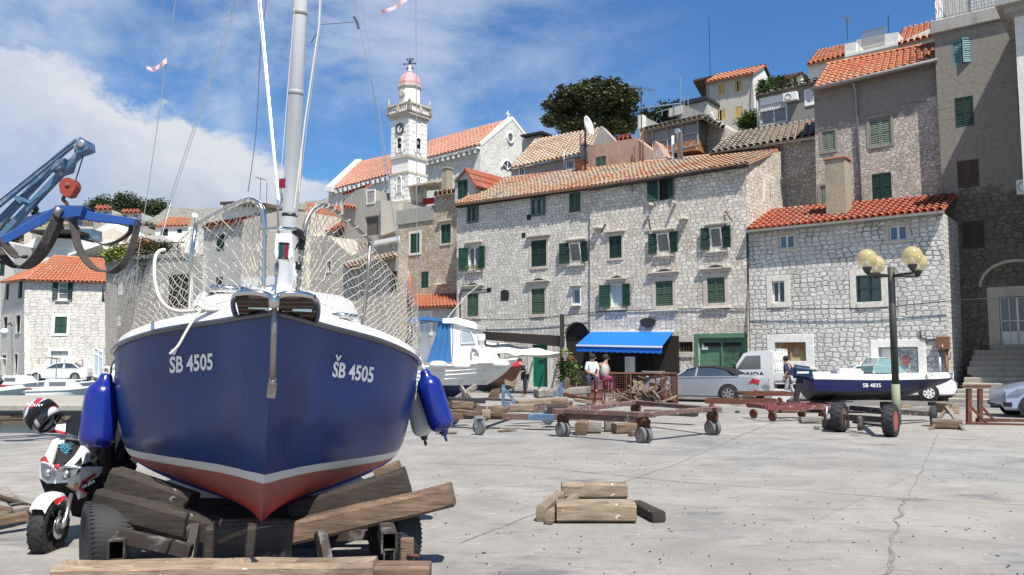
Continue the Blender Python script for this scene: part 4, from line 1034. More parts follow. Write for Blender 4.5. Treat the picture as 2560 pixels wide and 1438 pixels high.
# -- pale yellow gable (Q)
Q_ = House('house','pale yellow gabled house with a brown roof far up between two taller houses',FA,30,1970)
Q_.wall([(1960,330),(2012,330),(2003,181),(1994,183),(1955,205)],.5,'plaster_yellow',[(1984,189,1991,211)])
window(Q_,0,'glass',trim=None,glassm='interior',fcol='green_olive')
Q_.polywall([Q_.P(1914,224,-.4),Q_.P(1962,203,-.4),Q_.P(2005,179,-.4),Q_.P(1921,196,-.4)],'brown_tile','roof',-N_ * 5)
Q_.polywall(poly3(FA,30.2,((1915,330),(1962,330),(1962,202),(1920,222))),'plaster_white','side_wall',-N_ * .3)
# -- grey house with roller shutter (O)
O_ = House('house','dark grey house with a white roller shutter window and railing',FA,12,1960)
O_.wall([(1896,420),(2060,420),(2042,205),(1890,240)],7,'plaster_darkgrey',[(1901,243,1965,309),(2016,227,2038,260)])
w_ = window(O_,0,'glass',trim='white_frame',tw=.08,glassm='glass_blue',fcol='white_frame')
u0,z0,u1,z1 = O_.H[0];m = MB();zm = z0 + (z1 - z0) * .52
m.hexa([FA.w(a,q,z) for z in (zm,z1) for a,q in ((u0,11.95),(u1,11.95),(u1,12.08),(u0,12.08))]);m.build('roller_shutter','white_frame',w_,world=True)
m = MB();
for k in range(15):a = u0 + (u1 - u0) * k / 14;m.tube([FA.w(a,11.8,z0),FA.w(a,11.68,z0 + .5),FA.w(a,11.8,z0 + 1.15)],.014,4)
for z in (z0,z0 + 1.15):m.bar(FA.w(u0,11.8,z),FA.w(u1,11.8,z),.04,.04)
m.build('railing','steel_dull',w_,world=True)
window(O_,1,'closed','white_frame',trim='white_frame',tw=.12)
roofq(O_,O_.P(1887,238,-.3),O_.P(2046,200,-.3),FA.pt(2046,197,14.5),FA.pt(1893,234,14.5),'tile_grey',tw=.35)
m = MB();m.tube([O_.P(1892,243,-.15),O_.P(1897,335,-.15)],.07,6);m.build('downpipe','grey_paint',O_.o,world=True)
t_ = thing('air_conditioner','white air conditioner box on the dark grey wall beside the roller shutter','air conditioner',O_.P(1977,245,-.4))
m = MB();c0 = O_.P(1977,243,-.25);m.box(c0,(.85,.35,.5),math.atan2(T_.y,T_.x));m.build('case','white_plastic',t_,world=True,bevel=.02)
m = MB();m.tube([c0 + N_ * .19 + T_ * (-.1 + .18 * math.cos(a * .5236)) + Zv * .18 * math.sin(a * .5236) for a in range(12)],.02,5,closed=True);m.build('fan_ring','grey_paint',t_,world=True)
t_ = thing('air_conditioner','white air conditioner at the right edge on the dark tower wall','air conditioner',L.P(2558,468,-.3))
m = MB();c0 = L.P(2560,468,-.2);m.box(c0,(.5,.3,.6),math.atan2(T_.y,T_.x));m.build('case','white_plastic',t_,world=True,bevel=.02)
m = MB();m.tube([c0 + N_ * .16 + T_ * .2 * math.cos(a * .5236) + Zv * .2 * math.sin(a * .5236) for a in range(12)],.02,5,closed=True);m.build('fan_ring','grey_paint',t_,world=True)
# -- white apartment at the top (Pp)
Pp = House('apartment_house','white apartment house with orange roofs and a railed terrace at the top right',FA,20,2180)
Pp.wall([(2028,420),(2360,420),(2350,60),(2250,105),(2240,118),(2118,142),(2020,160)],8,'plaster_white',[])
roofq(Pp,Pp.P(2016,162,-.4),Pp.P(2114,138,-.4),FA.pt(2115,110,24),FA.pt(2044,126,24),'tile_orange')
roofq(Pp,Pp.P(2240,112,-.4),Pp.P(2350,85,-.4),FA.pt(2350,48,25),FA.pt(2256,72,25),'tile_orange')
m = MB()
for x0,y0,x1,y1,y2,y3 in ((2112,140,2140,133,105,110),(2212,115,2245,106,80,86)):m.prism([Pp.P(x0,y0,-.5),Pp.P(x1,y1,-.5),Pp.P(x1,y2,-.5),Pp.P(x0,y3,-.5)],-N_ * 2)
m.prism([Pp.P(2112,143,-.6),Pp.P(2243,113,-.6),Pp.P(2243,106,-.6),Pp.P(2112,136,-.6)],-N_ * 2);m.build('terrace','plaster_white',Pp.o,world=True)
m = MB();a,b = Pp.P(2155,118,0),Pp.P(2214,103,0);h_ = 1.0
for k in range(20):p = a.lerp(b,k / 19);m.bar(p,p + Zv * h_,.04,.04)
m.bar(a + Zv * h_,b + Zv * h_,.05,.05);m.build('railing','steel_dull',Pp.o,world=True)
m = MB();m.prism([Pp.P(x,y,4) for x,y in ((2140,125),(2215,108),(2215,84),(2140,100))],-N_ * 2);m.build('penthouse','plaster_lightgrey',Pp.o,world=True)
aerial('slanting wire aerial on the white apartment terrace',Pp.P(2119,100,2),1.6,True,.9);aerial('thin aerial post at the right end of the white terrace',Pp.P(2222,80,2),1.2,False)
# -- small far roofs between the church and the tree
for i,(P_,rf,lab) in enumerate(((((1305,380),(1352,380),(1352,330),(1305,340)),1,'pale box house with a flat dark roof behind the church gable'),(((1530,380),(1580,380),(1578,345),(1540,352)),2,'little house with a red roof under the big tree'))):
    h = House('house',lab,FA,17 + i * 1,P_[0][0]);h.wall(list(P_),4,'plaster_lightgrey',[])
    (x0,y0),(x1,y1) = P_[3],P_[2]
    if rf == 1:m = MB();m.prism([h.P(x0 - 4,y0 + 2,-.6),h.P(x1 + 3,y1 + 2,-.6),h.P(x1 + 3,y1 - 3,-.6),h.P(x0 - 4,y0 - 3,-.6)],-N_ * 5);m.build('roof','iron',h.o,world=True)
    else:roofq(h,h.P(x0 - 4,y0,-.3),h.P(x1 + 3,y1,-.3),h.P(x1,y1 - 12,3),h.P(x0 + 4,y0 - 12,3),'tile_red')
# ================================================================= trees
def tree(name,label,cat,base,h,crown,n,leaf,mat,trunkr=.35,clumps=None,group=None,seed=1,kind='round'):
    rnd = random.Random(seed);t = thing(name,label,cat,base,0,group);m = MB()
    cx,cy,cz,rx,ry,rz = crown
    top = Vector((cx,cy,cz))
    m.tube([(0,0,-1),(cx * .3,cy * .3,cz * .5),(cx * .8,cy * .8,cz * .9),top],[trunkr,trunkr * .8,trunkr * .5,trunkr * .2],8)
    for k in range(7):
        a = rnd.uniform(0,6.28);e = top + Vector((math.cos(a) * rx * .7,math.sin(a) * ry * .7,rnd.uniform(-.3,.5) * rz));s = Vector((cx * .6,cy * .6,cz * rnd.uniform(.5,.8)))
        m.tube([s,s.lerp(e,.5) + Vector((0,0,.3)),e],[trunkr * .35,trunkr * .2,.03],5)
    m.build('trunk','bark',t)
    m = MB();cl = clumps or [(rnd.gauss(0,.42),rnd.gauss(0,.42),rnd.gauss(0.05,.36),rnd.uniform(.2,.36)) for _ in range(46)]
    C = []
    for c in cl:
        v = Vector(c[:3]);l = v.length
        if l > .8:v *= .8 / l
        C.append((v,c[3]))
    for _ in range(n):
        v,r = rnd.choice(C);d = Vector((rnd.gauss(0,1),rnd.gauss(0,1),rnd.gauss(0,1))).normalized() * r * (rnd.random() ** .33)
        if kind == 'round' and (v + d).z < -.75:continue
        p = v + d;leafquad(m,(cx + p.x * rx,cy + p.y * ry,cz + p.z * rz),leaf)
    m.build('crown',mat,t,fix=False);return t
paint('bark',(0.09,0.07,0.05),.95,0,.4,6.0,bs=.5)
b = FA.pt(1480,345,30)
rr_ = random.Random(2);HC = []
while len(HC) < 150:
    v = Vector((rr_.uniform(-1,1),rr_.uniform(-1,1),rr_.uniform(-1,1)))
    if .3 < v.length < .86 and v.z > -.8:HC.append((v.x,v.y,v.z,rr_.uniform(.12,.24)))
tree('holm_oak','big round dark evergreen tree on the skyline right of the church','tree',(b.x,b.y,b.z - 1),7,(0,0,3.7,5.5,4.6,3.45),34000,.19,'leaf_holm',.5,seed=3,clumps=HC)
b = FA.pt(1660,300,30);tree('tree','small dark tree top peeping over the terrace right of the big tree','tree',(b.x,b.y,b.z - 2),4,(0,0,2.4,2.4,2,1.6),2200,.16,'leaf_dark',.2,seed=5)
b = FA.pt(1873,300,16);tree('bush','rounded green bush between the cream house and the dark grey house','bush',(b.x,b.y,b.z - 1.3),3,(0,0,1.2,1.15,1.1,1.0),3500,.09,'leaf_green',.08,seed=6)
b = FA.pt(1914,218,20);tree('bush','small bush beside the brown roof of the pale yellow house','bush',(b.x,b.y,b.z - 1),2,(0,0,1.0,.8,.8,.8),1200,.09,'leaf_green',.05,seed=7)
b = FA.pt(1950,205,24);tree('bush','scraggy bush in front of the pale yellow gable','bush',(b.x,b.y,b.z - 1),2,(0,0,1.0,1.5,.8,.6),900,.09,'leaf_dark',.05,seed=8)
# ================================================================= church
FC = Frame(FA.pt(1195,500,26),(0.80,-0.60))
CT = FC.t;CN = FC.n
Ch = House('church','white stone church with a long orange roof and round gable window',FC,0,1190,'church')
uG_ = FC.u(FC.pt(1195,400,0));
Ch.wall([(1040,700),(1195,700),(1195,366),(1040,410)],.5,'stone_church',[])
scn = lambda x,y,k=.02:FC.side(x,y,uG_ + k)
gab = [scn(1195,700),scn(1330,700),scn(1327,366),scn(1275,300),scn(1195,366)]
Ch.polywall(gab,'stone_church','gable_wall',CT * .3)
A,B_ = FC.pt(1056,398,-.6),FC.pt(1192,363,-.6);C_,D_ = scn(1276,298),None
D_ = C_ + (A - B_) * 1.55;A2 = B_ + (A - B_) * 1.55
roofq(Ch,A2,B_,C_,D_,'tile_church',tw=.5,tl=.7)
bk = scn(1328,366);roofq(Ch,bk + CT * .2,bk + (A - B_) * 1.55,D_,C_ + CT * .2,'tile_church',tw=.6,tl=.8)
m = MB()
for a,b in ((gab[4],gab[3]),(gab[3],gab[2])):m.bar(a + Zv * .15 + CT * .1,b + Zv * .15 + CT * .1,.5,.35)
m.build('coping','stone_trim_white',Ch.o,world=True)
m = MB();c0 = scn(1275,345,.33)
ax = -CN
m.tube([c0 + ax * math.cos(a * .3927) * .55 + Zv * math.sin(a * .3927) * .55 for a in range(16)],.16,6,closed=True);rw = m.build('window','stone_trim_white',Ch.o,world=True)
MB().prism([c0 + ax * math.cos(a * .3927) * .5 + Zv * math.sin(a * .3927) * .5 for a in range(16)],CT * .03).build('pane','glass_grey',rw,world=True)
m = MB();c0 = scn(1268,425,.33);P = [c0 + ax * math.cos(a * math.pi / 10) * 1.0 + Zv * math.sin(a * math.pi / 10) * 1.0 for a in range(11)]
m.prism(P,CT * .03);lw = m.build('window','glass_dark',Ch.o,world=True);MB().tube(P,.16,6).build('surround','stone_trim_white',lw,world=True)
m = MB();
for k in (2,5,8):m.bar(c0 + CT * .05,P[k] + CT * .05,.08,.08)
m.build('glazing_bars','white_frame',lw,world=True)
m = MB();n_ = 16
for k in range(n_):p = A2.lerp(B_,(k + .5) / n_) - Zv * .45 - CN * .35;m.box(p,(.3,.5,.5),math.atan2(CT.y,CT.x))
m.bar(A2 - Zv * .2 - CN * .3,B_ - Zv * .2 - CN * .3,.5,.22);m.build('cornice','stone_trim_white',Ch.o,world=True)
m = MB();c0 = scn(1270,300);m.bar(c0,c0 + Zv * 1.0,.1,.1);m.bar(c0 + Zv * .65 - ax * .35,c0 + Zv * .65 + ax * .35,.1,.1);m.build('cross','stone_trim_white',Ch.o,world=True)
# nave wing left of the tower
Cw = House('church_wing','left wing of the church with an orange roof and white coping',FC,1.5,900,'church wing')
Cw.wall([(816,700),(985,700),(985,445),(822,480)],1,'stone_church',[])
roofq(Cw,Cw.P(832,474,-.4),Cw.P(984,434,-.4),FC.pt(984,386,7.5),FC.pt(900,404,7.5),'tile_church',tw=.5,tl=.7)
m = MB();m.bar(Cw.P(822,472,-.4),FC.pt(897,402,7.5),.9,.4);m.bar(Cw.P(818,474,-.4),Cw.P(836,474,-.4),.8,.6);m.build('coping','stone_trim_white',Cw.o,world=True)
m = MB();a,b = Cw.P(832,482,-.2),Cw.P(984,443,-.2)
for k in range(14):m.box(a.lerp(b,k / 13),(.3,.5,.45),math.atan2(CT.y,CT.x))
m.build('cornice','stone_trim_white',Cw.o,world=True)
# ---------------- bell tower
yb = 58.0
def tw_(px,py):return at(px,py,yb)
c_ = tw_(1018,700);rzt = R(-38);sc_t = yb / 2050
z_ = lambda py:at(1020,py,yb).z
bt = thing('bell_tower','white bell tower with a clock, balustrade and pink dome','bell tower',(at(1021,500,yb + 1.2).x,yb + 1.2,0),rzt)
S2 = 88 * sc_t / (math.cos(R(34)) + math.sin(R(34))) 
def tbox(m,s,z0,z1,mi=0):m.box((0,0,(z0 + z1) / 2),(s,s,z1 - z0),0,mi)
m = MB();z0 = -1;zA = z_(430);zB = z_(385);zC = z_(292)
tbox(m,S2,-1,z_(432));tbox(m,S2 * .97,z_(428),z_(392));tbox(m,S2,z_(386),z_(290));m.build('shaft','plaster_belfry',bt) if False else None
plaster('belfry_stone',(0.78,0.76,0.70),(0.55,0.52,0.46),.15,bs=.1)
m.build('shaft','belfry_stone',bt)
m = MB()
for (za,zb,s) in ((z_(432),z_(427),1.12),(z_(392),z_(385),1.10),(z_(292),z_(286),1.12),(z_(286),z_(279),1.25),(z_(506),z_(500),1.06)):tbox(m,S2 * s,za,zb)
m.build('cornice','stone_trim',bt)
m = MB()
for sx in (-1,1):
    for sy in (-1,1):
        k = 0;z = z_(385)
        while z < z_(295):s_ = .62 if k % 2 else .4;c_ = S2 * .5 + .03 - s_ / 2;m.box((sx * c_,sy * c_,z + .16),(s_,s_,.3));z += .34;k += 1
        z = z_(500);
        while z < z_(436):s_ = .62 if k % 2 else .4;c_ = S2 * .51 + .03 - s_ / 2;m.box((sx * c_,sy * c_,z + .16),(s_,s_,.3));z += .34;k += 1
m.build('quoins','stone_trim_white',bt)
def arch_win(face,zc,h,w_,glazed=False):
    """face 0 = left visible side, 1 = right visible side"""
    def L_(a,z,o):
        d = -(S2 / 2 + o);return Vector((a,d,z)) if face == 0 else Vector((-d,a,z))
    P = [L_(-w_ / 2,zc - h / 2,.02)] + [L_(-w_ / 2 * math.cos(k * math.pi / 8),zc + h / 2 - w_ / 2 + w_ / 2 * math.sin(k * math.pi / 8),.02) for k in range(9)] + [L_(w_ / 2,zc - h / 2,.02)]
    o_ = MB().prism(P,L_(0,0,.03) - L_(0,0,.06)).build('window','interior',bt)
    P2 = [p + (L_(0,0,.05) - L_(0,0,0)) for p in P];MB().tube(P2,.06,5).build('surround','stone_trim_white',o_)
    if glazed:
        m = MB();m.bar(L_(0,zc - h / 2,.06),L_(0,zc + h / 2,.06),.07,.05);m.bar(L_(-w_ / 2,zc,.06),L_(w_ / 2,zc,.06),.05,.07);m.build('glazing_bars','white_frame',o_)
    else:
        MB().lathe([(.01,.25),(.08,.22),(.10,.08),(.15,-.05),(.16,-.08),(.1,-.07)],L_(0,zc + .1,.0),None,14).build('bell','bronze',o_)
        m = MB();
        for a in range(5):x = -w_ / 2 + w_ * (a + .5) / 5;m.bar(L_(x,zc - h / 2,.04),L_(x,zc - h / 2 + .28,.04),.04,.04)
        m.bar(L_(-w_ / 2,zc - h / 2 + .28,.04),L_(w_ / 2,zc - h / 2 + .28,.04),.05,.05);m.build('balustrade','stone_trim_white',o_)
paint('bronze',(0.10,0.09,0.07),.4,.8)
for f in (0,1):
    arch_win(f,z_(358),40 * sc_t,19 * sc_t);arch_win(f,z_(458),44 * sc_t,16 * sc_t,True)
m = MB();c0 = Vector((0,-S2 / 2 - .02,z_(318)));r_ = 13.5 * sc_t
m.prism([c0 + Vector((math.cos(a * .2618),0,math.sin(a * .2618))) * r_ for a in range(24)],(0,-.05,0));ck = m.build('clock_face','white_paint',bt)
MB().tube([c0 + Vector((math.cos(a * .2618) * r_,-.06,math.sin(a * .2618) * r_)) for a in range(24)],.05,5,closed=True).build('rim','iron',ck)
m = MB()
for k in range(12):a = k * math.pi / 6;d = Vector((math.cos(a),0,math.sin(a)));m.bar(c0 + d * r_ * .68 + Vector((0,-.07,0)),c0 + d * r_ * .9 + Vector((0,-.07,0)),.07,.02,up=(0,1,0))
m.build('numerals','iron',ck)
m = MB();
for a,l in ((R(40),.72),(R(55),.5)):m.bar(c0 + Vector((0,-.09,0)),c0 + Vector((math.sin(a) * r_ * l,-.09,math.cos(a) * r_ * l)),.09,.02,up=(0,1,0))
m.build('hands','iron',ck)
# balustrade
m = MB();zb0,zb1 = z_(279),z_(258);hb = S2 * .59
m2 = MB()
for sx,sy,dx,dy in ((-1,-1,1,0),(-1,-1,0,1),(1,1,-1,0),(1,1,0,-1)):
    for k in range(11):
        f_ = k / 10 * 2 * hb;p = Vector((sx * hb + dx * f_,sy * hb + dy * f_,zb0))
        if k % 5 == 0:m.box(p + Vector((0,0,(zb1 - zb0) / 2)),(.26,.26,zb1 - zb0 + .02))
        else:m2.lathe([(.06,0),(.1,.1),(.05,.2),(.04,.32),(.07,zb1 - zb0 - .08)],p,None,6)
    a = Vector((sx * hb,sy * hb,zb1));b = a + Vector((dx,dy,0)) * 2 * hb;m.bar(a,b,.28,.12);m.bar(a - Zv * (zb1 - zb0 - .05),b - Zv * (zb1 - zb0 - .05),.26,.1)
for sx in (-1,1):
    for sy in (-1,1):m.lathe([(.12,0),(.05,.25),(.01,.6)],(sx * hb,sy * hb,zb1 + .05),None,6)
m.build('balustrade','stone_trim',bt);tag(m2.build('balusters','stone_trim_white',bt),kind='stuff')
# octagonal lantern with a dome
r8 = 29 * sc_t
m = MB();m.lathe([(r8,zb0),(r8,z_(212))],(0,0,0),Matrix.Rotation(R(22.5),3,'Z'),8,smooth=False);m.build('lantern','belfry_stone',bt)
m = MB();m.lathe([(r8 * 1.05,z_(213)),(r8 * 1.14,z_(208)),(r8 * 1.12,z_(204)),(r8,z_(204))],(0,0,0),Matrix.Rotation(R(22.5),3,'Z'),8,smooth=False);m.build('lantern_cornice','stone_trim',bt)
paint('dome_pink',(0.54,0.28,0.29),.6,var=.12)
m = MB();zd0,zd1 = z_(205),z_(167);H_ = zd1 - zd0
m.lathe([(r8 * 1.06,zd0),(r8 * 1.04,zd0 + H_ * .25),(r8 * .9,zd0 + H_ * .55),(r8 * .62,zd0 + H_ * .82),(r8 * .25,zd0 + H_ * .98),(.05,zd1)],(0,0,0),Matrix.Rotation(R(22.5),3,'Z'),8,smooth=False);m.build('dome','dome_pink',bt)
m = MB();m.lathe([(.12,zd1 - .05),(.2,zd1 + .12),(.12,zd1 + .3),(.18,zd1 + .4),(.03,zd1 + .6)],(0,0,0),None,8);m.build('finial','stone_trim_white',bt)
m = MB();zt = z_(130);m.bar((0,0,zd1 + .5),(0,0,zt),.08,.08);zc = zt - .45
for a in (0,60,120):d = Vector((math.cos(R(a)) * .38,math.cos(R(a)) * .22,math.sin(R(a)) * .42));m.bar(Vector((0,0,zc)) - d,Vector((0,0,zc)) + d,.06,.06);m.ball(Vector((0,0,zc)) + d,.07,6);m.ball(Vector((0,0,zc)) - d,.07,6)
m.build('cross','iron',bt)
m = MB();c0 = Vector((0,-r8 * .93,z_(228)));m.lathe([(.3,0),(.3,.08),(.2,.08)],c0,Matrix.Rotation(R(90),3,'X'),12);o_ = m.build('oculus','stone_trim',bt);MB().lathe([(.001,.05),(.2,.05)],c0,Matrix.Rotation(R(90),3,'X'),12).build('pane','interior',o_)

# ================================================================= houses left of the grey-white house
def awnbar(a,b,w_,h_,mat,name,par):MB().bar(a,b,w_,h_).build(name,mat,par,world=True)
E = House('stone_house','patchy brown and white stone house with small green shutters left of the long row',FA,1.6,1070)
E.wall([(994,975),(1145,985),(1145,484),(1086,492),(1086,517),(994,528)],6,'stone_warm',[(1026,584,1049,633),(1103,561,1127,609),(1053,679,1071,720),(1002,684,1019,740)])
window(E,0,'closed','green_mid',trim='stone_trim_pale',tw=.16);window(E,1,'closed','green_mid',trim='stone_trim',lintel=1);window(E,2,'closed','green_mid',trim=None);window(E,3,'closed','green_mid',trim='stone_trim_pale',tw=.14)
m = MB();m.hexa([FA.w(a,q,z) for z in (E.P(1000,562).z,E.P(1000,528).z + .02) for a,q in ((FA.u(E.P(993,540)),1.52),(FA.u(E.P(1086,540)),1.52),(FA.u(E.P(1086,540)),2),(FA.u(E.P(993,540)),2))]);m.build('parapet','plaster_concrete',E.o,world=True)
roofq(E,E.P(1084,488,-.3),E.P(1140,480,-.3),E.P(1140,470,2),E.P(1088,478,2),'tile_old')
m = MB();m.hexa([FA.w(a,q,z) for z in (E.P(1110,712).z,E.P(1110,709).z) for a,q in ((FA.u(E.P(1095,710)),1.2),(FA.u(E.P(1128,710)),1.2),(FA.u(E.P(1128,710)),1.6),(FA.u(E.P(1095,710)),1.6))]);m.build('ledge','stone_trim_white',E.o,world=True)
m = MB();m.tube([E.P(1024,690,-.1),E.P(1024,770,-.1)],.1,6);m.build('downpipe','brick_red',E.o,world=True)
Lt = House('shop_house','low annexe with a bright orange tiled roof beside the white cabin boat',FA,-.2,1090,'annexe')
Lt.wall([(1032,965),(1142,975),(1142,772),(1032,768)],1.7,'plaster_lightgrey',[(1046,782,1078,835)])
window(Lt,0,'closed','white_frame',trim='white_frame',tw=.12)
roofq(Lt,Lt.P(1030,769,-.4),Lt.P(1141,765,-.4),FA.pt(1141,735,1.6),FA.pt(1030,738,1.6),'tile_orange',tw=.26)
t_ = House('terrace_shelter','flat canopy with a red cloth on the terrace under the bell tower',FA,6,1100,'canopy')
m = MB();m.prism([FA.pt(1015,468,5),FA.pt(1088,455,5),FA.pt(1145,470,9),FA.pt(1060,478,9)],Zv * .12);m.build('canopy','plaster_beige',t_.o,world=True)
for x,y in ((1060,470),(1133,466)):MB().bar(FA.pt(x,y,6.5),FA.pt(x,515,6.5),.08,.08).build('post','white_frame',t_.o,world=True)
m = MB();m.prism(poly3(FA,6,((1057,512),(1085,509),(1085,494),(1057,496))),-N_ * .05);paint('cloth_red',(0.35,0.02,0.03),.9);m.build('cloth','cloth_red',t_.o,world=True)
chim(1110,422,492,14,5.5,'plaster_chimney','mossy tapering chimney left of the little dormer')
# grey block house with open loggia
Xb = House('block_house','bare grey concrete block house with a dark open loggia below the church wing',FA,3.2,940)
Xb.wall([(858,760),(992,760),(998,505),(950,500),(912,512),(912,470),(890,475),(858,505)],5,'plaster_concrete',[(912,540,946,590),(918,478,936,508)])
window(Xb,1,'glass',trim='white_frame',tw=.08,glassm='glass_dark',sash=1);window(Xb,0,'glass',trim=None,glassm='interior_grey',fcol='plaster_concrete',sash=1)
Xb.polywall(poly3(FA,2.9,((952,590),(994,575),(998,508),(952,500))),'plaster_beige','bay_wall',-N_ * .4)
roofq(Xb,FA.pt(856,487,3.5),FA.pt(914,467,3.5),FA.pt(930,460,8),FA.pt(880,480,8),'tile_orange');roofq(Xb,FA.pt(858,516,2.9),FA.pt(890,520,2.9),FA.pt(890,505,4),FA.pt(858,500,4),'tile_orange')
Wb = House('stone_house','rubble stone house with a sloping faded tile roof seen through the right side net',FA,.8,900)
Wb.wall([(762,945),(997,965),(997,600),(935,606),(880,640),(820,590),(762,590)],5,'stone_rubble',[(817,652,827,680),(975,678,992,730)])
window(Wb,0,'glass',trim='stone_trim_pale',tw=.06,sash=1);window(Wb,1,'glass',trim=None,glassm='interior',fcol='brown_wood',sash=1)
roofq(Wb,FA.pt(868,672,.2),FA.pt(992,640,.2),FA.pt(975,590,4),FA.pt(820,610,4),'tile_sand');
Wb.polywall(poly3(FA,.6,((935,612),(997,600),(997,590),(935,602))),'white_frame','gutter_board',-N_ * .1)
Yo = House('house','house with a broad orange roof just right of the mast',FA,5,800)
Yo.wall([(752,760),(870,760),(870,545),(752,560)],4,'plaster_pink',[]);roofq(Yo,FA.pt(752,560,4.6),FA.pt(872,575,4.6),FA.pt(850,515,9),FA.pt(770,508,9),'tile_orange')
roofq(Yo,FA.pt(775,592,2.2),FA.pt(858,565,2.2),FA.pt(870,545,4.8),FA.pt(790,570,4.8),'tile_orange')
Yh = House('plastered_house','smooth beige plastered house behind the bow rail and mast',FA,0.5,650)
Yh.wall([(603,935),(766,942),(766,530),(700,527),(607,550)],7,'plaster_beige',[(706,640,712,650),(600,700,692,760)] [:1])
window(Yh,0,'glass',trim=None,sash=1)
m = MB();m.prism(poly3(FA,.42,((602,720),(700,712),(700,690),(602,698))),-N_ * .1);m.build('sign_band','white_paint',Yh.o,world=True)
m = MB();m.prism(poly3(FA,.42,((602,742),(700,742),(700,712),(602,720))),-N_ * .1);m.build('shop_front','glass_dark',Yh.o,world=True)
uy = FA.u(FA.pt(607,700,.5));
Yg = House('plastered_house','pale grey plastered house with a ragged tile edge and two dark green shutters',FA,.45,555)
Yg.wall([(500,925),(604,935),(607,553),(510,570)],7,'plaster_lightgrey',[(541,587,561,628),(540,692,556,725)])
window(Yg,0,'closed','green_dark',trim=None);window(Yg,1,'closed','green_dark',trim=None)
roofq(Yg,Yg.P(505,570,-.3),Yg.P(607,553,-.3),FA.pt(640,540,6),FA.pt(520,560,6),'tile_orange');roofq(Yh,Yh.P(607,549,-.2),Yh.P(702,526,-.2),FA.pt(702,520,4),FA.pt(612,544,4),'tile_pale') if False else None
Yt = House('house','pale box house with a dark flat roof behind the left bow rail',FA,14,600)
Yt.wall([(553,640),(668,640),(662,515),(600,508),(553,512)],6,'plaster_white',[(634,530,652,545)]);window(Yt,0,'glass',trim=None)
m = MB();m.prism(poly3(FA,13.5,((550,512),(668,518),(664,508),(600,502),(550,505))),-N_ * 7);m.build('roof','brown_wood',Yt.o,world=True);aerial('aerial on the pale box house left of the mast',FA.pt(650,505,15),2.6,True,1.2);aerial('bare aerial pole on the pale box house left of the mast',FA.pt(666,512,15),2.4,False)
# stone house with pergola terrace, white louvres
Bs = House('stone_house','grey stone house with a green pergola terrace and white louvred shutters',FA,0.0,380)
Bs.wall([(258,918),(505,925),(505,640),(262,650)],8,'stone_grey',[(296,706,308,737),(290,786,303,815),(400,704,412,735),(418,686,478,770),(395,795,407,822)])
for k in (0,1,2,4):window(Bs,k,'closed','white_frame',trim=None)
window(Bs,3,'glass',trim=None,glassm='interior',fcol='brown_wood',lintel=0)
Bs.polywall(poly3(FA,-.1,((330,650),(480,642),(480,632),(330,640))),'plaster_concrete','terrace_slab',-N_ * 8)
m = MB()
for k in range(5):m.bar(FA.pt(285 + k * 40,645 - k,.4),FA.pt(285 + k * 40,612 - k,.4),.1,.1)
for k in range(12):m.bar(FA.pt(275 + k * 16,614,.2),FA.pt(275 + k * 16,608,3.5),.07,.07)
m.bar(FA.pt(275,613,.3),FA.pt(460,606,.3),.1,.1);m.build('pergola','brown_wood',Bs.o,world=True)
def vine(label,pts,n,s,mat,spread):
    m = MB()
    for _ in range(n):
        a = random.choice(pts);p = Vector(a) + Vector((random.gauss(0,spread),random.gauss(0,spread),random.gauss(0,spread * .5)));leafquad(m,p,s)
    o = m.build('vine',mat,None,fix=False);return tag(o,label,'vine')
vine('yellow green vine over the left end of the pergola',[FA.pt(x,y,.3) for x,y in ((275,640),(290,632),(305,640),(285,648),(318,650),(300,625))],2600,.13,'leaf_yellow',.5)
vine('reddish vine in the middle of the pergola',[FA.pt(x,y,.5) for x,y in ((345,612),(356,605),(370,615),(350,630))],1800,.12,'leaf_red',.5)
vine('dark leafy vine trailing at the right of the pergola',[FA.pt(x,y,.5) for x,y in ((388,625),(400,615),(415,622),(372,655),(376,668))],1800,.12,'leaf_dark',.5)
for i,(x,lb) in enumerate(((270,'left of three white satellite dishes beside the pergola'),(290,'middle one of three white satellite dishes beside the pergola'),(338,'right of three white satellite dishes, just above the vines'))):dish(lb,FA.pt(x,625 if i < 2 else 610,1),.55,(.6,-.8,.3),pole=.4)
# ---------------- corner house with the hipped orange roof
AF = Frame(at(262,945,63),(0.985,0.17));
Ah = House('stone_house','square white stone house with a hipped orange roof across the basin',AF,0,160)
Ah.wall([(60,956),(264,956),(262,705),(62,695)],3,'stone_clean',[(145,706,170,748),(137,792,167,834),(126,878,169,950),(255,714,263,755)])
window(Ah,0,'open','green_dark',trim=None,sash=1,bars=2,glassm='glass_grey',sill=1);window(Ah,1,'closed','green_mid',trim='stone_trim_white',tw=.2)
window(Ah,2,'glass',trim='stone_trim_white',tw=.2,glassm='door_paint',fcol='grey_paint',name='door');window(Ah,3,'closed','green_dark',trim=None)
uA = AF.u(AF.pt(61,800,0)) - .02;sA = lambda x,y:AF.side(x,y,uA)
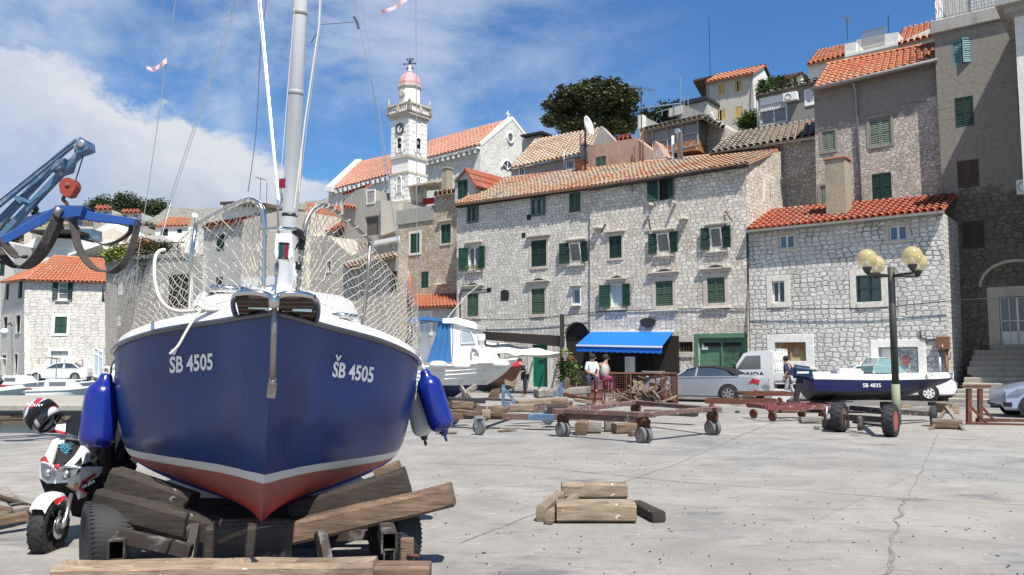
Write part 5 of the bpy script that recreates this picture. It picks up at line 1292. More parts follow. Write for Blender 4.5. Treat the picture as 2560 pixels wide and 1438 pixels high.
# left side wall, turned away from the sun
Pl = at(2,900,71);Pr = AF.w(uA,0,0);zE = AF.pt(61,697,0).z
FL = Frame((Pr.x,Pr.y,0),(Pr.x - Pl.x,Pr.y - Pl.y))
Al = Ah;Al.fr = FL;Al.q = 0
Al.wall([(2,952),(61,956),(61,697),(2,702)],.4,'stone_clean',[(14,709,23,750),(46,702,57,746),(9,793,19,832),(40,789,51,832),(6,888,15,935),(36,886,44,935)],name='side_wall')
for k in range(4):window(Al,k,'glass',trim='stone_trim_pale',tw=.1,glassm='interior',fcol='green_dark')
for k in (4,5):window(Al,k,'glass',trim='stone_trim_pale',tw=.12,glassm='interior_grey',fcol='brown_wood',sash=1)
Al.fr = AF
e0,e1 = AF.pt(56,700,-.4),AF.pt(266,706,-.4);r0,r1 = AF.pt(137,640,4.2),AF.pt(238,648,4.2)
roofq(Ah,e0,e1,r1 + (e1 - e0) * .12,r0,'tile_orange',tw=.3);el0 = FL.pt(0,706,-.4);roofq(Ah,el0,e0,r0,r0 + (el0 - e0) * .2 - Zv * .3,'tile_orange',tw=.3)
ridge_tiles(e0,r0,'tile_orange',Ah.o);ridge_tiles(r0,r1 + (e1 - e0) * .1,'tile_orange',Ah.o)
t_ = thing('wall_lamp','round white wall lamp on an iron bracket on the shaded side of the corner house','wall lamp',FL.pt(26,830,-.1))
MB().tube([FL.pt(29,815,0),FL.pt(26,808,-.5),FL.pt(18,812,-1.0),FL.pt(11,822,-1.3)],.05,6).build('bracket','iron',t_,world=True)
MB().ball(FL.pt(11,830,-1.3),.28,14).build('lamp_globe','white_plastic',t_,world=True)
t_ = thing('porch','white framed glass porch on the right side of the corner house','porch',AF.pt(245,930,-.5))
m = MB();P = [AF.pt(x,y,-.6) for x,y in ((235,940),(258,946),(258,882),(235,868))]
for a,b in ((0,1),(1,2),(2,3),(3,0)):m.bar(P[a],P[b],.1,.1)
m.bar(P[0].lerp(P[1],.5),P[3].lerp(P[2],.5),.07,.07);m.bar(P[0].lerp(P[3],.8),P[1].lerp(P[2],.75),.08,.08);m.build('frame','white_frame',t_,world=True)
MB().prism(P,-AF.n * .02).build('glass','glass_pale',t_,world=True)
# ---------------- pale houses above the corner house
def box_house(label,q,P,mat,depth=6,roof=None,rm='tile_orange',wins=(),name='house',wc='green_dark',fr=FA,rd=4,rr=None):
    h = House(name,label,fr,q,(P[0][0] + P[1][0]) / 2);h.wall(list(P),depth,mat,list(wins))
    for i in range(len(wins)):window(h,i,'closed' if wc else 'glass',wc or 'green_dark',trim=None)
    if roof:
        (a,b,c_,d_) = roof;roofq(h,h.P(*a,-.3),h.P(*b,-.3),fr.pt(*c_,q + rd),fr.pt(*d_,q + rd),rm,tw=.4,tl=.6)
    return h
FB = Frame((0,78,0),(1,-0.05))
box_house('white plastered house with green window right above the orange hipped roof',0,((30,760),(210,760),(205,600),(90,592),(30,640)),'plaster_white',wins=[(58,640,78,680)],fr=FB)
h = box_house('concrete house with a glass sunroom behind the hanging straps',2,((150,760),(262,760),(262,615),(205,640),(205,580),(150,580)),'plaster_beige',fr=FB)
m = MB();m.prism(poly3(FB,1.5,((190,600),(228,600),(228,572),(190,572))),-FB.n * 2);m.build('sunroom','glass_blue',h.o,world=True)
m = MB();m.prism(poly3(FB,-1,((170,640),(262,608),(262,604),(170,634))),-FB.n * 3);m.build('roof','white_paint',h.o,world=True)
m = MB();m.prism(poly3(FB,-1.2,((75,582),(185,582),(185,574),(75,574))),-FB.n * 5);m.build('shade_roof','dark_wood',h.o,world=True)
box_house('pale gabled house behind the loops of the lifting straps',6,((225,760),(365,760),(365,615),(285,570),(228,590)),'plaster_beige',fr=FB)
box_house('broad pale gable behind the blue lifting beam',14,((228,700),(340,700),(335,590),(275,555),(228,580)),'plaster_white',fr=FB)
box_house('low pale blue flat roofed house above the pergola',8,((350,700),(450,700),(440,612),(405,588),(350,590)),'plaster_lightgrey',fr=FB,wins=[(372,600,380,612)])
h = box_house('white house with orange roof and green glazing under the fortress wall',10,((388,680),(505,680),(490,568),(388,568)),'plaster_white',fr=FB,wins=[(402,572,420,590),(443,573,455,583)],roof=((386,566),(470,564),(478,545),(424,543)))
dish('satellite dish at the right end of the small orange roof under the fortress wall',FB.pt(486,560,8),.3,(.5,-.8,.3))
box_house('white house with a sandy roof between the lifting straps',20,((125,700),(180,700),(180,560),(125,560)),'plaster_white',fr=FB,wins=[(145,565,160,578)],roof=((120,562),(182,562),(178,545),(125,545)),rm='tile_sand')
box_house('grey gabled shed at the far left above the corner house',-3,((-30,800),(35,800),(35,610),(8,600),(-30,615)),'plaster_lightgrey',fr=FB,wins=[(0,640,12,690)])
for i,(x0,x1,y0,y1,q,rmm,lb) in enumerate(((132,232,540,548,30,'tile_pale','long sand roofed house in the middle distance behind the strap'),(205,250,535,545,34,'tile_orange','tiny reddish roof just under the lifting beam'),(262,345,545,556,26,'tile_sand','faded roof behind the right end of the lifting beam'),(60,80,548,556,40,'tile_orange','tiny red roofed house by the conical tree'))):
    box_house(lb,q,((x0,640),(x1,640),(x1,y1 + 6),(x0,y1 + 6)),'plaster_beige',fr=FB,roof=((x0 - 2,y1 + 7),(x1 + 2,y1 + 7),(x1 - 4,y0),(x0 + 4,y0)),rm='tile_sand' if rmm == 'tile_pale' else rmm)
# hilltop houses
FH = Frame((0,230,0),(1,-.02))
for (x0,x1,y0,y1,y2,q,lb) in ((237,278,514,524,540,0,'left far villa with a reddish roof under the pine wood'),(303,352,524,532,552,-8,'right far villa with a white parapet under the pine wood'),(60,90,540,548,565,5,'far red roofed house at the foot of the hill left of the conical tree')):
    h = House('villa',lb,FH,q,x0,group='far villas');h.wall([(x0,y2 + 30),(x1,y2 + 30),(x1,y1),(x0,y1)],8,'plaster_white',[(x0 + 6,y1 + 5,x0 + 14,y1 + 12),(x1 - 18,y1 + 5,x1 - 8,y1 + 12)])
    window(h,0,'glass',trim=None);window(h,1,'glass',trim=None)
    tile_roof(h.P(x0 - 4,y1,-1),h.P(x1 + 4,y1,-1),FH.pt(x1 - 4,y0,q + 5),FH.pt(x0 + 3,y0,q + 5),'tile_red',h.o,tw=1.2,tl=1.2,bias=.6)
# far hill and its pine wood
m = MB();vs = [];fs = []
prof = [(-300,640),(-100,600),(0,575),(60,560),(150,545),(220,530),(260,522),(350,530),(400,545),(450,560),(600,600),(900,640)]
for j,(Y,dy) in enumerate(((190,60),(215,30),(245,0),(300,25),(420,60))):
    for px,py in prof:p = at(px,py + dy,Y);vs.append((p.x,p.y,max(p.z,-1)))
n_ = len(prof)
for j in range(4):
    for i in range(n_ - 1):fs.append((j * n_ + i,j * n_ + i + 1,(j + 1) * n_ + i + 1,(j + 1) * n_ + i))
m.add(vs,fs,0,True);struct(m,'far_hill','hillside')
rnd = random.Random(11);m = MB()
cr = []
for _ in range(120):
    px = rnd.uniform(205,420);top = 492 + abs(px - 300) * .22 + (10 if px < 240 else 0);py = rnd.uniform(top,545);cr.append((at(px,py,rnd.uniform(238,262)),rnd.uniform(1.6,3.0)))
for _ in range(40):px = rnd.uniform(-60,60);cr.append((at(px,rnd.uniform(560,600),rnd.uniform(190,220)),rnd.uniform(1.5,3)))
for _ in range(26000):
    p,r = rnd.choice(cr);d = Vector((rnd.gauss(0,1),rnd.gauss(0,1),rnd.gauss(0,.8))).normalized() * r * (rnd.random() ** .3);leafquad(m,p + d,.42)
tag(m.build('pine_wood','leaf_dark',None,fix=False),'dark pine wood covering the far hilltop','wood',kind='stuff')
b = at(86,585,150);t_ = thing('conifer','single pointed dark conifer seen through the crane arms','tree',(b.x,b.y,b.z - 3));MB().tube([(0,0,0),(0,0,9)],[.3,.05],6).build('trunk','bark',t_)
m = MB();
for _ in range(4200):h_ = random.random() ** .8;a = random.uniform(0,6.28);r = (1 - h_) * 2.2 * random.random() ** .4 * (0.75 + .25 * math.sin(h_ * 50));leafquad(m,(math.cos(a) * r,math.sin(a) * r,1.5 + h_ * 8),.22)
m.build('crown','leaf_dark',t_,fix=False)
b = at(365,585,120);tree('bush','round green bush beside the white house under the fortress wall','bush',(b.x,b.y,b.z - 1),3,(0,0,1.2,2.6,2,1.6),3500,.18,'leaf_dark',.1,seed=9)
# fortress wall on the ridge
Fw = Frame((0,130,0),(1,-.10))
f_ = House('fortress_wall','long ragged light stone fortress wall on the ridge',Fw,0,500,'fortress wall')
top = [(860,505),(790,500),(760,505),(700,516),(640,510),(560,520),(500,522),(450,519),(412,523),(395,537),(370,548),(345,560)]
tt = []
for a,b in zip(top,top[1:]):
    for k in range(6):tt.append((a[0] + (b[0] - a[0]) * k / 6,a[1] + (b[1] - a[1]) * k / 6 + random.uniform(-1.6,1.6)))
f_.wall([(345,700),(870,700)] + tt + [(345,562)],3,'stone_fort',[])
f2 = House('fortress_wall','rising light stone fortress rampart just left of the church wing',Frame((0,118,0),(1,-.3)),0,780,'rampart')
tt = [(840,484)] + [(840 - k * 8,484 + k * 3.2 + random.uniform(-1.5,1.5)) for k in range(12)]
f2.wall([(740,700),(850,700)] + tt,3,'stone_fort',[])
# ================================================================= boats
def lerp_tab(tab,x):
    if x <= tab[0][0]:return tab[0][1]
    for (a,b),(c,d) in zip(tab,tab[1:]):
        if x <= c:
            k = (x - a) / (c - a);return b + (d - b) * k
    return tab[-1][1]
def smooth_tab(tab,n=60):
    """Catmull-Rom through a table, resampled"""
    X0,X1 = tab[0][0],tab[-1][0];out = []
    for i in range(n + 1):
        x = X0 + (X1 - X0) * i / n;j = max(0,min(len(tab) - 2,next((q for q in range(len(tab) - 1) if x <= tab[q + 1][0]),len(tab) - 2)))
        p1,p2 = tab[j],tab[j + 1];p0 = tab[j - 1] if j else (2 * p1[0] - p2[0],2 * p1[1] - p2[1]);p3 = tab[j + 2] if j + 2 < len(tab) else (2 * p2[0] - p1[0],2 * p2[1] - p1[1])
        m1 = (p2[1] - p0[1]) / (p2[0] - p0[0]);m2 = (p3[1] - p1[1]) / (p3[0] - p1[0]);h = p2[0] - p1[0];k = (x - p1[0]) / h
        y = (2 * k**3 - 3 * k**2 + 1) * p1[1] + (k**3 - 2 * k**2 + k) * h * m1 + (-2 * k**3 + 3 * k**2) * p2[1] + (k**3 - k**2) * h * m2
        out.append((x,y))
    return out
class Hull:
    """y aft from the stem, x athwart, z up"""
    def __init__(s,L,B,zs,zk,stem,mid,bow,yb=2.2):
        s.L = L;s.B = smooth_tab(B);s.zs = smooth_tab(zs);s.zk = smooth_tab(zk);s.stem = smooth_tab(stem);s.mid = smooth_tab(mid);s.bow = smooth_tab(bow);s.yb = yb
    def P(s,a,v,side=1,off=0.0):
        ys = lerp_tab(s.stem,v);y = ys + (s.L - ys) * a;y0 = s.L * a
        b = max(0,lerp_tab(s.B,y0));k = min(1,y0 / s.yb);k = k * k * (3 - 2 * k)
        sh = lerp_tab(s.bow,v) * (1 - k) + lerp_tab(s.mid,v) * k
        z0 = lerp_tab(s.zs,y0);z1 = lerp_tab(s.zk,y0);z = z0 + (z1 - z0) * v
        return Vector((side * (b * sh + off),y,z))
    def mesh(s,na=40,nv=22,v0=0.0,v1=1.0,off=0.0,mi=0,aexp=1.5,m=None):
        m = m or MB()
        for side in (-1,1):
            R_ = [[s.P((i / na) ** aexp,v0 + (v1 - v0) * j / nv,side,off) for j in range(nv + 1)] for i in range(na + 1)]
            b = len(m.v);
            for r in R_:m.v += r
            for i in range(na):
                for j in range(nv):
                    q = [b + i * (nv + 1) + j,b + i * (nv + 1) + j + 1,b + (i + 1) * (nv + 1) + j + 1,b + (i + 1) * (nv + 1) + j]
                    m.f.append(q if side > 0 else q[::-1]);m.mi.append(mi);m.sm.append(True)
        return m
    def transom(s,m,mi=0,nv=12):
        P = [s.P(1,j / nv,1) for j in range(nv + 1)] + [s.P(1,j / nv,-1) for j in range(nv,-1,-1)]
        m.add(P,[tuple(range(len(P)))],mi)
    def sheer(s,a0=0.0,a1=1.0,n=40,off=0.0,dz=0.0,v=0.0,side=1):
        return [s.P(a0 + (a1 - a0) * (i / n) ** 1.4,v,side,off) + Vector((0,0,dz)) for i in range(n + 1)]
def rope(m,pts,r,mi=0,sag=0.0,n=8,seg=5):
    P = []
    for a,b in zip(pts,pts[1:]):
        a = Vector(a);b = Vector(b)
        for i in range(n):k = i / n;p = a.lerp(b,k);p.z -= sag * 4 * k * (1 - k);P.append(p)
    P.append(Vector(pts[-1]));m.tube(P,r,seg,mi);return m
def smooth_pts(pts,n=6):
    pts = [Vector(p) for p in pts];out = []
    for i in range(len(pts) - 1):
        p0 = pts[max(0,i - 1)];p1 = pts[i];p2 = pts[i + 1];p3 = pts[min(len(pts) - 1,i + 2)]
        for k in range(n):
            t = k / n;out.append(.5 * ((2 * p1) + (p2 - p0) * t + (2 * p0 - 5 * p1 + 4 * p2 - p3) * t * t + (3 * p1 - p0 - 3 * p2 + p3) * t ** 3))
    out.append(pts[-1]);return out
class LF:
    """local frame of a placed thing: pixel -> local coordinates"""
    def __init__(s,M):s.M = M;s.I = M.inverted()
    def px(s,x,y,ly,axis=1):
        o = s.I @ CAMP;d = (s.I.to_3x3() @ ray(x,y));k = (ly - o[axis]) / d[axis];return o + d * k
    def loc(s,p):return s.I @ Vector(p)
# ---------------- the blue sailing boat on its cradle
TH = R(15.8);ROLL = R(2.3)
Rb = Matrix.Rotation(TH,4,'Z') @ Matrix.Rotation(ROLL,4,'Y')
st = at(686,783,5.2);zt_ = st.z / math.cos(ROLL);og = st - (Rb @ Vector((0,0,zt_)))
BM = Matrix.Translation(og) @ Rb;BL = LF(BM)
bb = thing('sailing_boat','big dark blue sailing boat on timbers, seen from the bow, lettered 4505','sailing boat',M=BM)
kf = BL.px(650,1322,0.85);kz = kf.z
hull = Hull(6.6,[(0,.0),(.3,.20),(.6,.39),(1.1,.79),(1.6,1.11),(2.1,1.28),(2.7,1.35),(3.6,1.36),(5,1.28),(6.6,1.0)],
            [(0,zt_),(.6,1.845),(1.1,1.785),(1.6,1.70),(2.1,1.63),(3,1.58),(5,1.56),(6.6,1.62)],
            [(0,kz),(.6,kz - .03),(2,kz - .06),(4.5,kz - .02),(6.6,.7)],
            [(0,0),(.3,.20),(.6,.46),(.85,.70),(1,.86)],
            [(0,1),(.3,.985),(.5,.965),(.62,.94),(.74,.86),(.86,.62),(.94,.32),(1,0.0)],
            [(0,1),(.2,.95),(.45,.87),(.7,.72),(.85,.50),(.94,.26),(1,0)],2.0)
def f_hull(nm):
    m,t = newmat(nm);v = t.n('TexCoord').outputs['Object'];x,y,z = t.sep(v)
    ax = t.math('ABSOLUTE',x);n1 = t.noise(v,2.0,6,0.65);n2 = t.noise(v,9.0,5,0.65)
    blue = t.mix(t.mapr(n1,0.3,0.7),(0.002,0.024,0.112),(0.004,0.042,0.185))
    # fresher paint patch around the starboard number, as brushed on
    px_ = t.math('MULTIPLY',t.mapr(x,.26,.262),t.mapr(z,1.62,1.61));px_ = t.math('MULTIPLY',px_,t.mapr(z,1.12,1.2))
    blue = t.mix(t.math('MULTIPLY',px_,.6),blue,(0.008,0.046,0.22))
    zz = t.math('ADD',z,t.math('MULTIPLY',t.math('SUBTRACT',n2,.5),0.012))
    red = t.mix(t.mapr(t.math('ADD',z,t.math('MULTIPLY',t.math('SUBTRACT',n1,.5),.5)),.42,.68),(0.78,0.08,0.05),(0.36,0.12,0.09))
    vio = t.mapr(t.math('SUBTRACT',t.math('ADD',t.math('MULTIPLY',ax,.27),kz + .065),t.math('ADD',z,t.math('MULTIPLY',n2,.07))),-.004,.012)
    vio = t.math('MULTIPLY',vio,t.mapr(ax,.05,.10));low = t.mix(vio,red,(0.04,0.03,0.26))
    col = t.mix(t.mapr(zz,.742,.746),low,(0.66,0.64,0.60));up = t.mapr(zz,.808,.812);col = t.mix(up,col,blue)
    rough = t.mapr(z,.745,.81,.6,.27,'LINEAR')
    rough = t.math('ADD',rough,t.math('MULTIPLY',n1,.16))
    return finish(m,t,col,rough,0,t.math('ADD',t.noise(v,1.6,2),t.math('MULTIPLY',t.noise(v,60,2),.05)),0.12,0.06,**{'Specular IOR Level':.3,'Coat Weight':t.math('MULTIPLY',up,.1),'Coat Roughness':.1})
MATF['hull_blue'] = f_hull
m = hull.mesh(64,36);hull.transom(m);hull_o = m.build('hull','hull_blue',bb)
paint('gelcoat',(0.72,0.72,0.71),.3,var=.05,dirt=(0.5,0.48,0.43),dlo=.62,dhi=.8,**{'Coat Weight':.3})
paint('strake',(0.03,0.035,0.05),.25,0,.2,**{'Coat Weight':.5});paint('lettering',(0.75,0.75,0.74),.5,var=.05)
m = MB()
for sd_ in (-1,1):m.tube(hull.sheer(0.0,1,50,.012,.0,0,sd_),.022,8)
m.build('rubbing_strake','strake',bb)
# white toe, deck and cabin trunk
m = MB()
for sd_ in (-1,1):
    r0 = hull.sheer(0.0,1,50,.0,.015,0,sd_);R_ = [r0]
    for (ins,dz) in ((.03,.075),(.12,.09),(.30,.085),(.55,.12)):
        R_.append([Vector((p.x - sd_ * min(ins,abs(p.x)),p.y + (0.06 if i == 0 else 0) * 1,p.z + dz * (1 if abs(p.x) > .1 else .7))) for i,p in enumerate(r0)])
    R_.append([Vector((0,p.y,p.z + .15)) for p in r0]);m.loft(R_,closed=False,caps=False)
m.build('deck','gelcoat',bb)
m = MB();rings = []
for (y,hw,zb,z1,k) in ((1.15,.10,1.9,1.93,.9),(1.6,.48,1.86,2.04,.85),(2.1,.74,1.8,2.17,.84),(2.7,.86,1.75,2.27,.84),(3.6,.92,1.7,2.33,.86),(5.2,.9,1.65,2.36,.86)):
    rings.append([Vector((a * hw,y,z)) for a,z in ((-1,zb),(-1,zb + (z1 - zb) * .3),(-k * .97,z1 - .07),(-k * .8,z1 - .02),(0,z1 + .03),(k * .8,z1 - .02),(k * .97,z1 - .07),(1,zb + (z1 - zb) * .3),(1,zb))])
m.loft(rings);m.build('cabin','gelcoat',bb)
m = MB();m.lathe([(.2,0),(.2,.05),(.16,.07),(.001,.08)],(-.42,2.3,2.17),None,20);m.build('deck_ventilator','steel',bb);m = MB();m.lathe([(.17,0),(.17,.04),(.001,.06)],(.55,1.9,1.98),None,20);m.build('deck_ventilator','steel',bb)
# bow platform with steel rim and dark slats
L3 = lambda x,y,ly:BL.px(x,y,ly)
m = MB()
tl = smooth_pts([L3(676,742,-.36),L3(655,734,-.38),L3(615,731,-.36),L3(592,737,-.30),L3(583,752,-.1),L3(584,772,.15),L3(592,796,.4)],5)
tr = smooth_pts([L3(692,742,-.36),L3(715,735,-.38),L3(757,736,-.36),L3(782,744,-.30),L3(794,760,-.1),L3(795,782,.15),L3(790,806,.4)],5)
m.tube(tl,.019,10);m.tube(tr,.019,10);m.build('platform_rail','steel',bb)
m = MB();m.tube([L3(685,738,-.40),L3(685,768,-.38)],.032,12);m.tube([L3(672,752,-.38),L3(698,752,-.38)],.03,10);m.build('clamp','steel',bb)
wood('platform_wood',(0.03,0.02,0.015),(0.06,0.042,0.03),10)
for (T_r,xc,sg) in ((tl,676,-1),(tr,692,1)):
    m = MB()
    for k in range(5):
        f0,f1 = k / 5,(k + .85) / 5;xo0,xo1 = (588,599) if sg < 0 else (790,786)
        def q_(f,o):return L3((xc - sg * -4 if o else xo0 + (xo1 - xo0) * f),746 + f * (48 if sg < 0 else 56),-.33 + .7 * f)
        P = [q_(f0,0),q_(f0,1),q_(f1,1),q_(f1,0)];m.prism(P,(0,0,.022))
    m.build('platform_board','platform_wood',bb,bevel=.003)
m = MB().box((-.10,.02,zt_ + .03),(.12,.03,.02));m.build('mooring_cleat','steel',bb);m = MB();m.box((.17,.02,zt_ + .03),(.12,.03,.02));m.build('mooring_cleat','steel',bb)
m = MB();a,b,c_ = L3(687,755,-.37),L3(681,958,-.26),L3(677,995,-.24);m.tube([a,b],.0175,10);m.bar(b,c_,.05,.012,up=(0,1,0));m.tube([b + Vector((0,0,.03)),b - Vector((0,0,.02))],.022,8)
paint('steel_old',(0.34,0.31,0.26),.35,.85,.3,6.0,dirt=(0.2,0.13,0.08),dscale=9);m.build('bow_ladder','steel_old',bb)
# pulpit
m = MB();lt = smooth_pts([L3(658,722,.45),L3(660,640,.45),L3(662,570,.45),L3(657,528,.46),L3(640,504,.50),L3(615,500,.6),L3(575,517,.85),L3(530,539,1.15),L3(490,561,1.5)],5)
m.tube(lt,.0165,10);m.tube([L3(490,561,1.5),L3(478,640,1.5),L3(475,790,1.5)],.0165,8);m.build('pulpit_rail','steel',bb)
m = MB();rt_ = smooth_pts([L3(744,728,.45),L3(752,650,.45),L3(760,580,.45),L3(768,548,.47),L3(785,522,.52),L3(812,513,.6),L3(845,532,.9),L3(885,566,1.25),L3(925,602,1.6)],5)
m.tube(rt_,.0165,10);m.tube([L3(925,602,1.6),L3(920,690,1.6),L3(906,820,1.6)],.0165,8);m.build('pulpit_rail','steel_dull',bb)
m = MB();m.tube(smooth_pts([L3(661,575,.45),L3(675,573,.28),L3(700,571,.2),L3(730,573,.28),L3(760,578,.45)],4),.013,8);m.build('cross_rail','steel',bb)
MB().tube([L3(747,655,.45),L3(746,675,.45)],.023,8).build('black_tape','black_plastic',bb)
m = MB();m.tube([L3(738,577,.33),L3(750,586,.4),L3(754,600,.45)],.028,8);m.tube([L3(756,592,.45),L3(753,625,.45)],.024,8)
m.prism([L3(749,600,.42),L3(741,612,.42),L3(735,628,.42),L3(744,618,.42),L3(754,607,.42)],(0,.01,0));m.build('black_tape','black_plastic',bb)
# navigation light
m = MB();P = [L3(x,y,.16) for x,y in ((690,584),(729,584),(732,640),(722,650),(690,648),(686,632))];m.prism(P,(0,.10,0));lb_ = m.build('light_bracket','white_plastic',bb,bevel=.012,seg=3)
paint('lamp_green',(0.0,0.07,0.06),.15);paint('lamp_red',(0.22,0.01,0.03),.15)
c0 = L3(709,627,.13);r_ = .032
for nm_,sgn,mt in (('green_lens',-1,'lamp_green'),('red_lens',1,'lamp_red')):
    m = MB();m.prism([c0 + Vector((sgn * .0005,0,-.045))] + [c0 + Vector((sgn * math.sin(a * math.pi / 12) * r_,.02 - math.cos(a * math.pi / 12) * r_,-.045)) for a in range(7)] + [c0 + Vector((sgn * .0005,.02,-.045))],(0,0,.09));m.build(nm_,mt,lb_)
m = MB();m.lathe([(r_ * 1.15,-.055),(r_ * 1.15,-.045)],c0 + Vector((0,.02,0)),None,14);m.build('lens_cap','black_plastic',lb_);m = MB();m.lathe([(r_ * 1.15,.045),(r_ * 1.1,.055),(.001,.058)],c0 + Vector((0,.02,0)),None,14);m.build('lens_cap','black_plastic',lb_)
# mast and rigging
paint('mast_alu',(0.76,0.77,0.77),.35,.1,.08)
m = MB();ma,mc = L3(714,728,2.9),L3(752,0,2.9);d_ = (mc - ma).normalized();mtop = ma + d_ * 8.6
m.tube([ma - d_ * .1,mtop],.058,16,flat=1.25);mast = m.build('mast','mast_alu',bb)
m = MB();m.tube([L3(724,543,2.9),L3(724.5,535,2.9)],.0615,16,flat=1.25);m.build('mast_band','black_plastic',mast)
for (y0,y1) in ((232,246),(26,42)):
    m = MB();k0 = (728 - y0) / 728;k1 = (728 - y1) / 728;m.tube([ma.lerp(mc,k0),ma.lerp(mc,k1)],.0588,16,flat=1.25);m.build('mast_band','grey_paint',mast)
m = MB();m.box(ma + Vector((0,0,.02)),(.3,.34,.05));m.tube([L3(738,700,2.7),L3(740,660,2.7)],.03,8);m.build('mast_foot','gelcoat',bb)
paint('wire',(0.45,0.46,0.47),.35,.6);paint('rope_white',(0.62,0.59,0.53),.9,0,.25,40.0,bs=.4);paint('rope_dark',(0.08,0.09,0.11),.9)
def line(pts,r,mat,nm='stay',par=None):rope(MB(),pts,r,n=1).build(nm,mat,par or bb) if False else MB().tube(pts,r,5).build(nm,mat,par or bb)
line([L3(345,640,3.2),L3(375,440,3.1),L3(439,0,2.9),L3(556,-800,2.9)],.004,'wire');line([L3(345,640,3.2),L3(325,885,3.3)],.006,'steel_dull','shroud_chain')
line([L3(400,590,3.1),L3(421,508,3.1),L3(589,0,2.9),L3(850,-800,2.9)],.0045,'wire');line([L3(404,592,3.0),L3(427,508,3.1),L3(596,0,2.9),L3(860,-800,2.9)],.0035,'wire')
line([L3(694,500,.9),L3(645,0,1.6),L3(560,-900,2.9)],.006,'rope_white','halyard');line([L3(697,500,.95),L3(651,0,1.65),L3(566,-900,2.9)],.005,'wire')
line(smooth_pts([L3(620,480,2.5),L3(640,330,2.5),L3(652,110,2.5),L3(665,0,2.5),L3(690,-300,2.7)]),.004,'rope_dark','halyard')
line([L3(700,470,2.6),L3(722,190,2.6),L3(738,0,2.6)],.004,'rope_white','halyard')
line([L3(736,520,2.5),L3(763,300,2.5),L3(797,65,2.5),L3(800,0,2.5),L3(805,-200,2.6)],.009,'rope_white','halyard')
line([L3(741,540,2.5),L3(768,310,2.5),L3(800,70,2.5),L3(803,0,2.5)],.006,'wire','halyard');line([L3(748,480,2.5),L3(756,350,2.5),L3(762,305,2.5)],.006,'rope_white','halyard')
line([L3(797,62,2.5),L3(850,58,2.5),L3(886,55,2.7)],.0035,'rope_dark','halyard');line(smooth_pts([L3(795,80,2.5),L3(785,95,2.5),L3(777,108,2.5)]),.006,'rope_dark','rope_end')
line([L3(1050,870,3.3),L3(990,570,3.1),L3(975,490,3.1),L3(930,210,3.0),L3(886,0,2.9),L3(800,-600,2.9)],.0045,'wire');line([L3(1000,640,3.1),L3(985,560,3.1),L3(960,360,3.0),L3(904,0,2.9),L3(830,-600,2.9)],.0045,'wire')
line([L3(1047,880,3.3),L3(1043,700,3.2),L3(1040,0,2.9),L3(1036,-500,2.9)],.004,'wire')
line(smooth_pts([L3(712,445,2.2),L3(702,470,2.2),L3(705,500,2.2),L3(698,520,1.8)]),.012,'steel','shackle');line([L3(706,448,2.2),L3(705,470,2.2)],.03,'lamp_red','red_tape')
m = MB();m.tube([L3(686,760,.1),L3(694,640,.35),L3(696,585,.45),L3(694,500,.9)],.007,6);m.tube([L3(690,690,.25),L3(692,660,.3)],.014,8);m.build('forestay','steel',bb)
# streamers tied to the shrouds
paint('ribbon',(0.62,0.42,0.44),.9,0,.3,20)
def ribbon(P,w_,lb_):
    m = MB();P = smooth_pts(P,4);n = len(P);V = []
    for i,p in enumerate(P):o = Vector((0,.01 * math.sin(i),w_ * (1 - .6 * i / n)));V += [p - o,p + o]
    m.add(V,[(2 * i,2 * i + 1,2 * i + 3,2 * i + 2) for i in range(n - 1)]);m.build('streamer','ribbon',bb)
ribbon([L3(418,150,2.95),L3(405,160,2.95),L3(395,168,2.9),L3(382,174,2.9),L3(366,168,2.9)],.035,'');ribbon([L3(1018,-4,2.9),L3(1000,8,2.9),L3(980,22,2.9),L3(952,30,2.9)],.035,'')
line(smooth_pts([L3(884,42,2.8),L3(892,55,2.8),L3(896,72,2.8)]),.014,'rope_dark','rope_end')
# safety nets between rail and deck
def net(top,bot,nu,nv,r,name='safety_net',sag=.03,seed=1):
    rnd = random.Random(seed);T2 = smooth_pts(top,8);B2 = smooth_pts(bot,8)
    def pk(P,u):u = max(0,min(1,u)) * (len(P) - 1);i = min(int(u),len(P) - 2);return P[i].lerp(P[i + 1],u - i)
    jit = {}
    def pt(i,j):
        if (i,j) not in jit:
            u,v = i / nu,j / nv;p = pk(T2,u).lerp(pk(B2,u),v);e = math.sin(math.pi * min(1,max(0,v))) 
            jit[(i,j)] = p + Vector((rnd.gauss(0,.006),e * sag + rnd.gauss(0,.008),rnd.gauss(0,.006) * e - .02 * e))
        return jit[(i,j)]
    m = MB()
    for i in range(nu):
        for j in range(nv):
            if (i + j) % 2 == 0:m.tube([pt(i,j),pt(i + 1,j + 1)],r,4,caps=False)
            else:m.tube([pt(i + 1,j),pt(i,j + 1)],r,4,caps=False)
    m.tube(T2,r * 1.6,4);m.tube(B2,r * 1.6,4);return m.build(name,'rope_net',bb,fix=False)
paint('rope_net',(0.58,0.54,0.47),.95,0,.3,15.0)
net([L3(660,560,.47),L3(640,507,.52),L3(605,505,.65),L3(550,532,1.0),L3(488,566,1.5)],[L3(662,715,.47),L3(630,735,.65),L3(590,745,.9),L3(530,765,1.2),L3(476,785,1.5)],26,20,.0027)
net([L3(488,566,1.5),L3(440,610,1.9),L3(395,660,2.4),L3(352,730,3.0),L3(335,800,3.4),L3(318,850,3.7)],[L3(476,785,1.5),L3(420,820,1.9),L3(370,840,2.3),L3(330,862,2.8),L3(308,880,3.2),L3(300,888,3.6)],46,22,.0027,seed=2)
net([L3(758,592,.47),L3(778,532,.52),L3(812,516,.62),L3(865,552,1.1),L3(924,606,1.6)],[L3(746,722,.47),L3(775,745,.65),L3(815,765,.9),L3(860,790,1.25),L3(906,818,1.6)],26,20,.0027,seed=3)
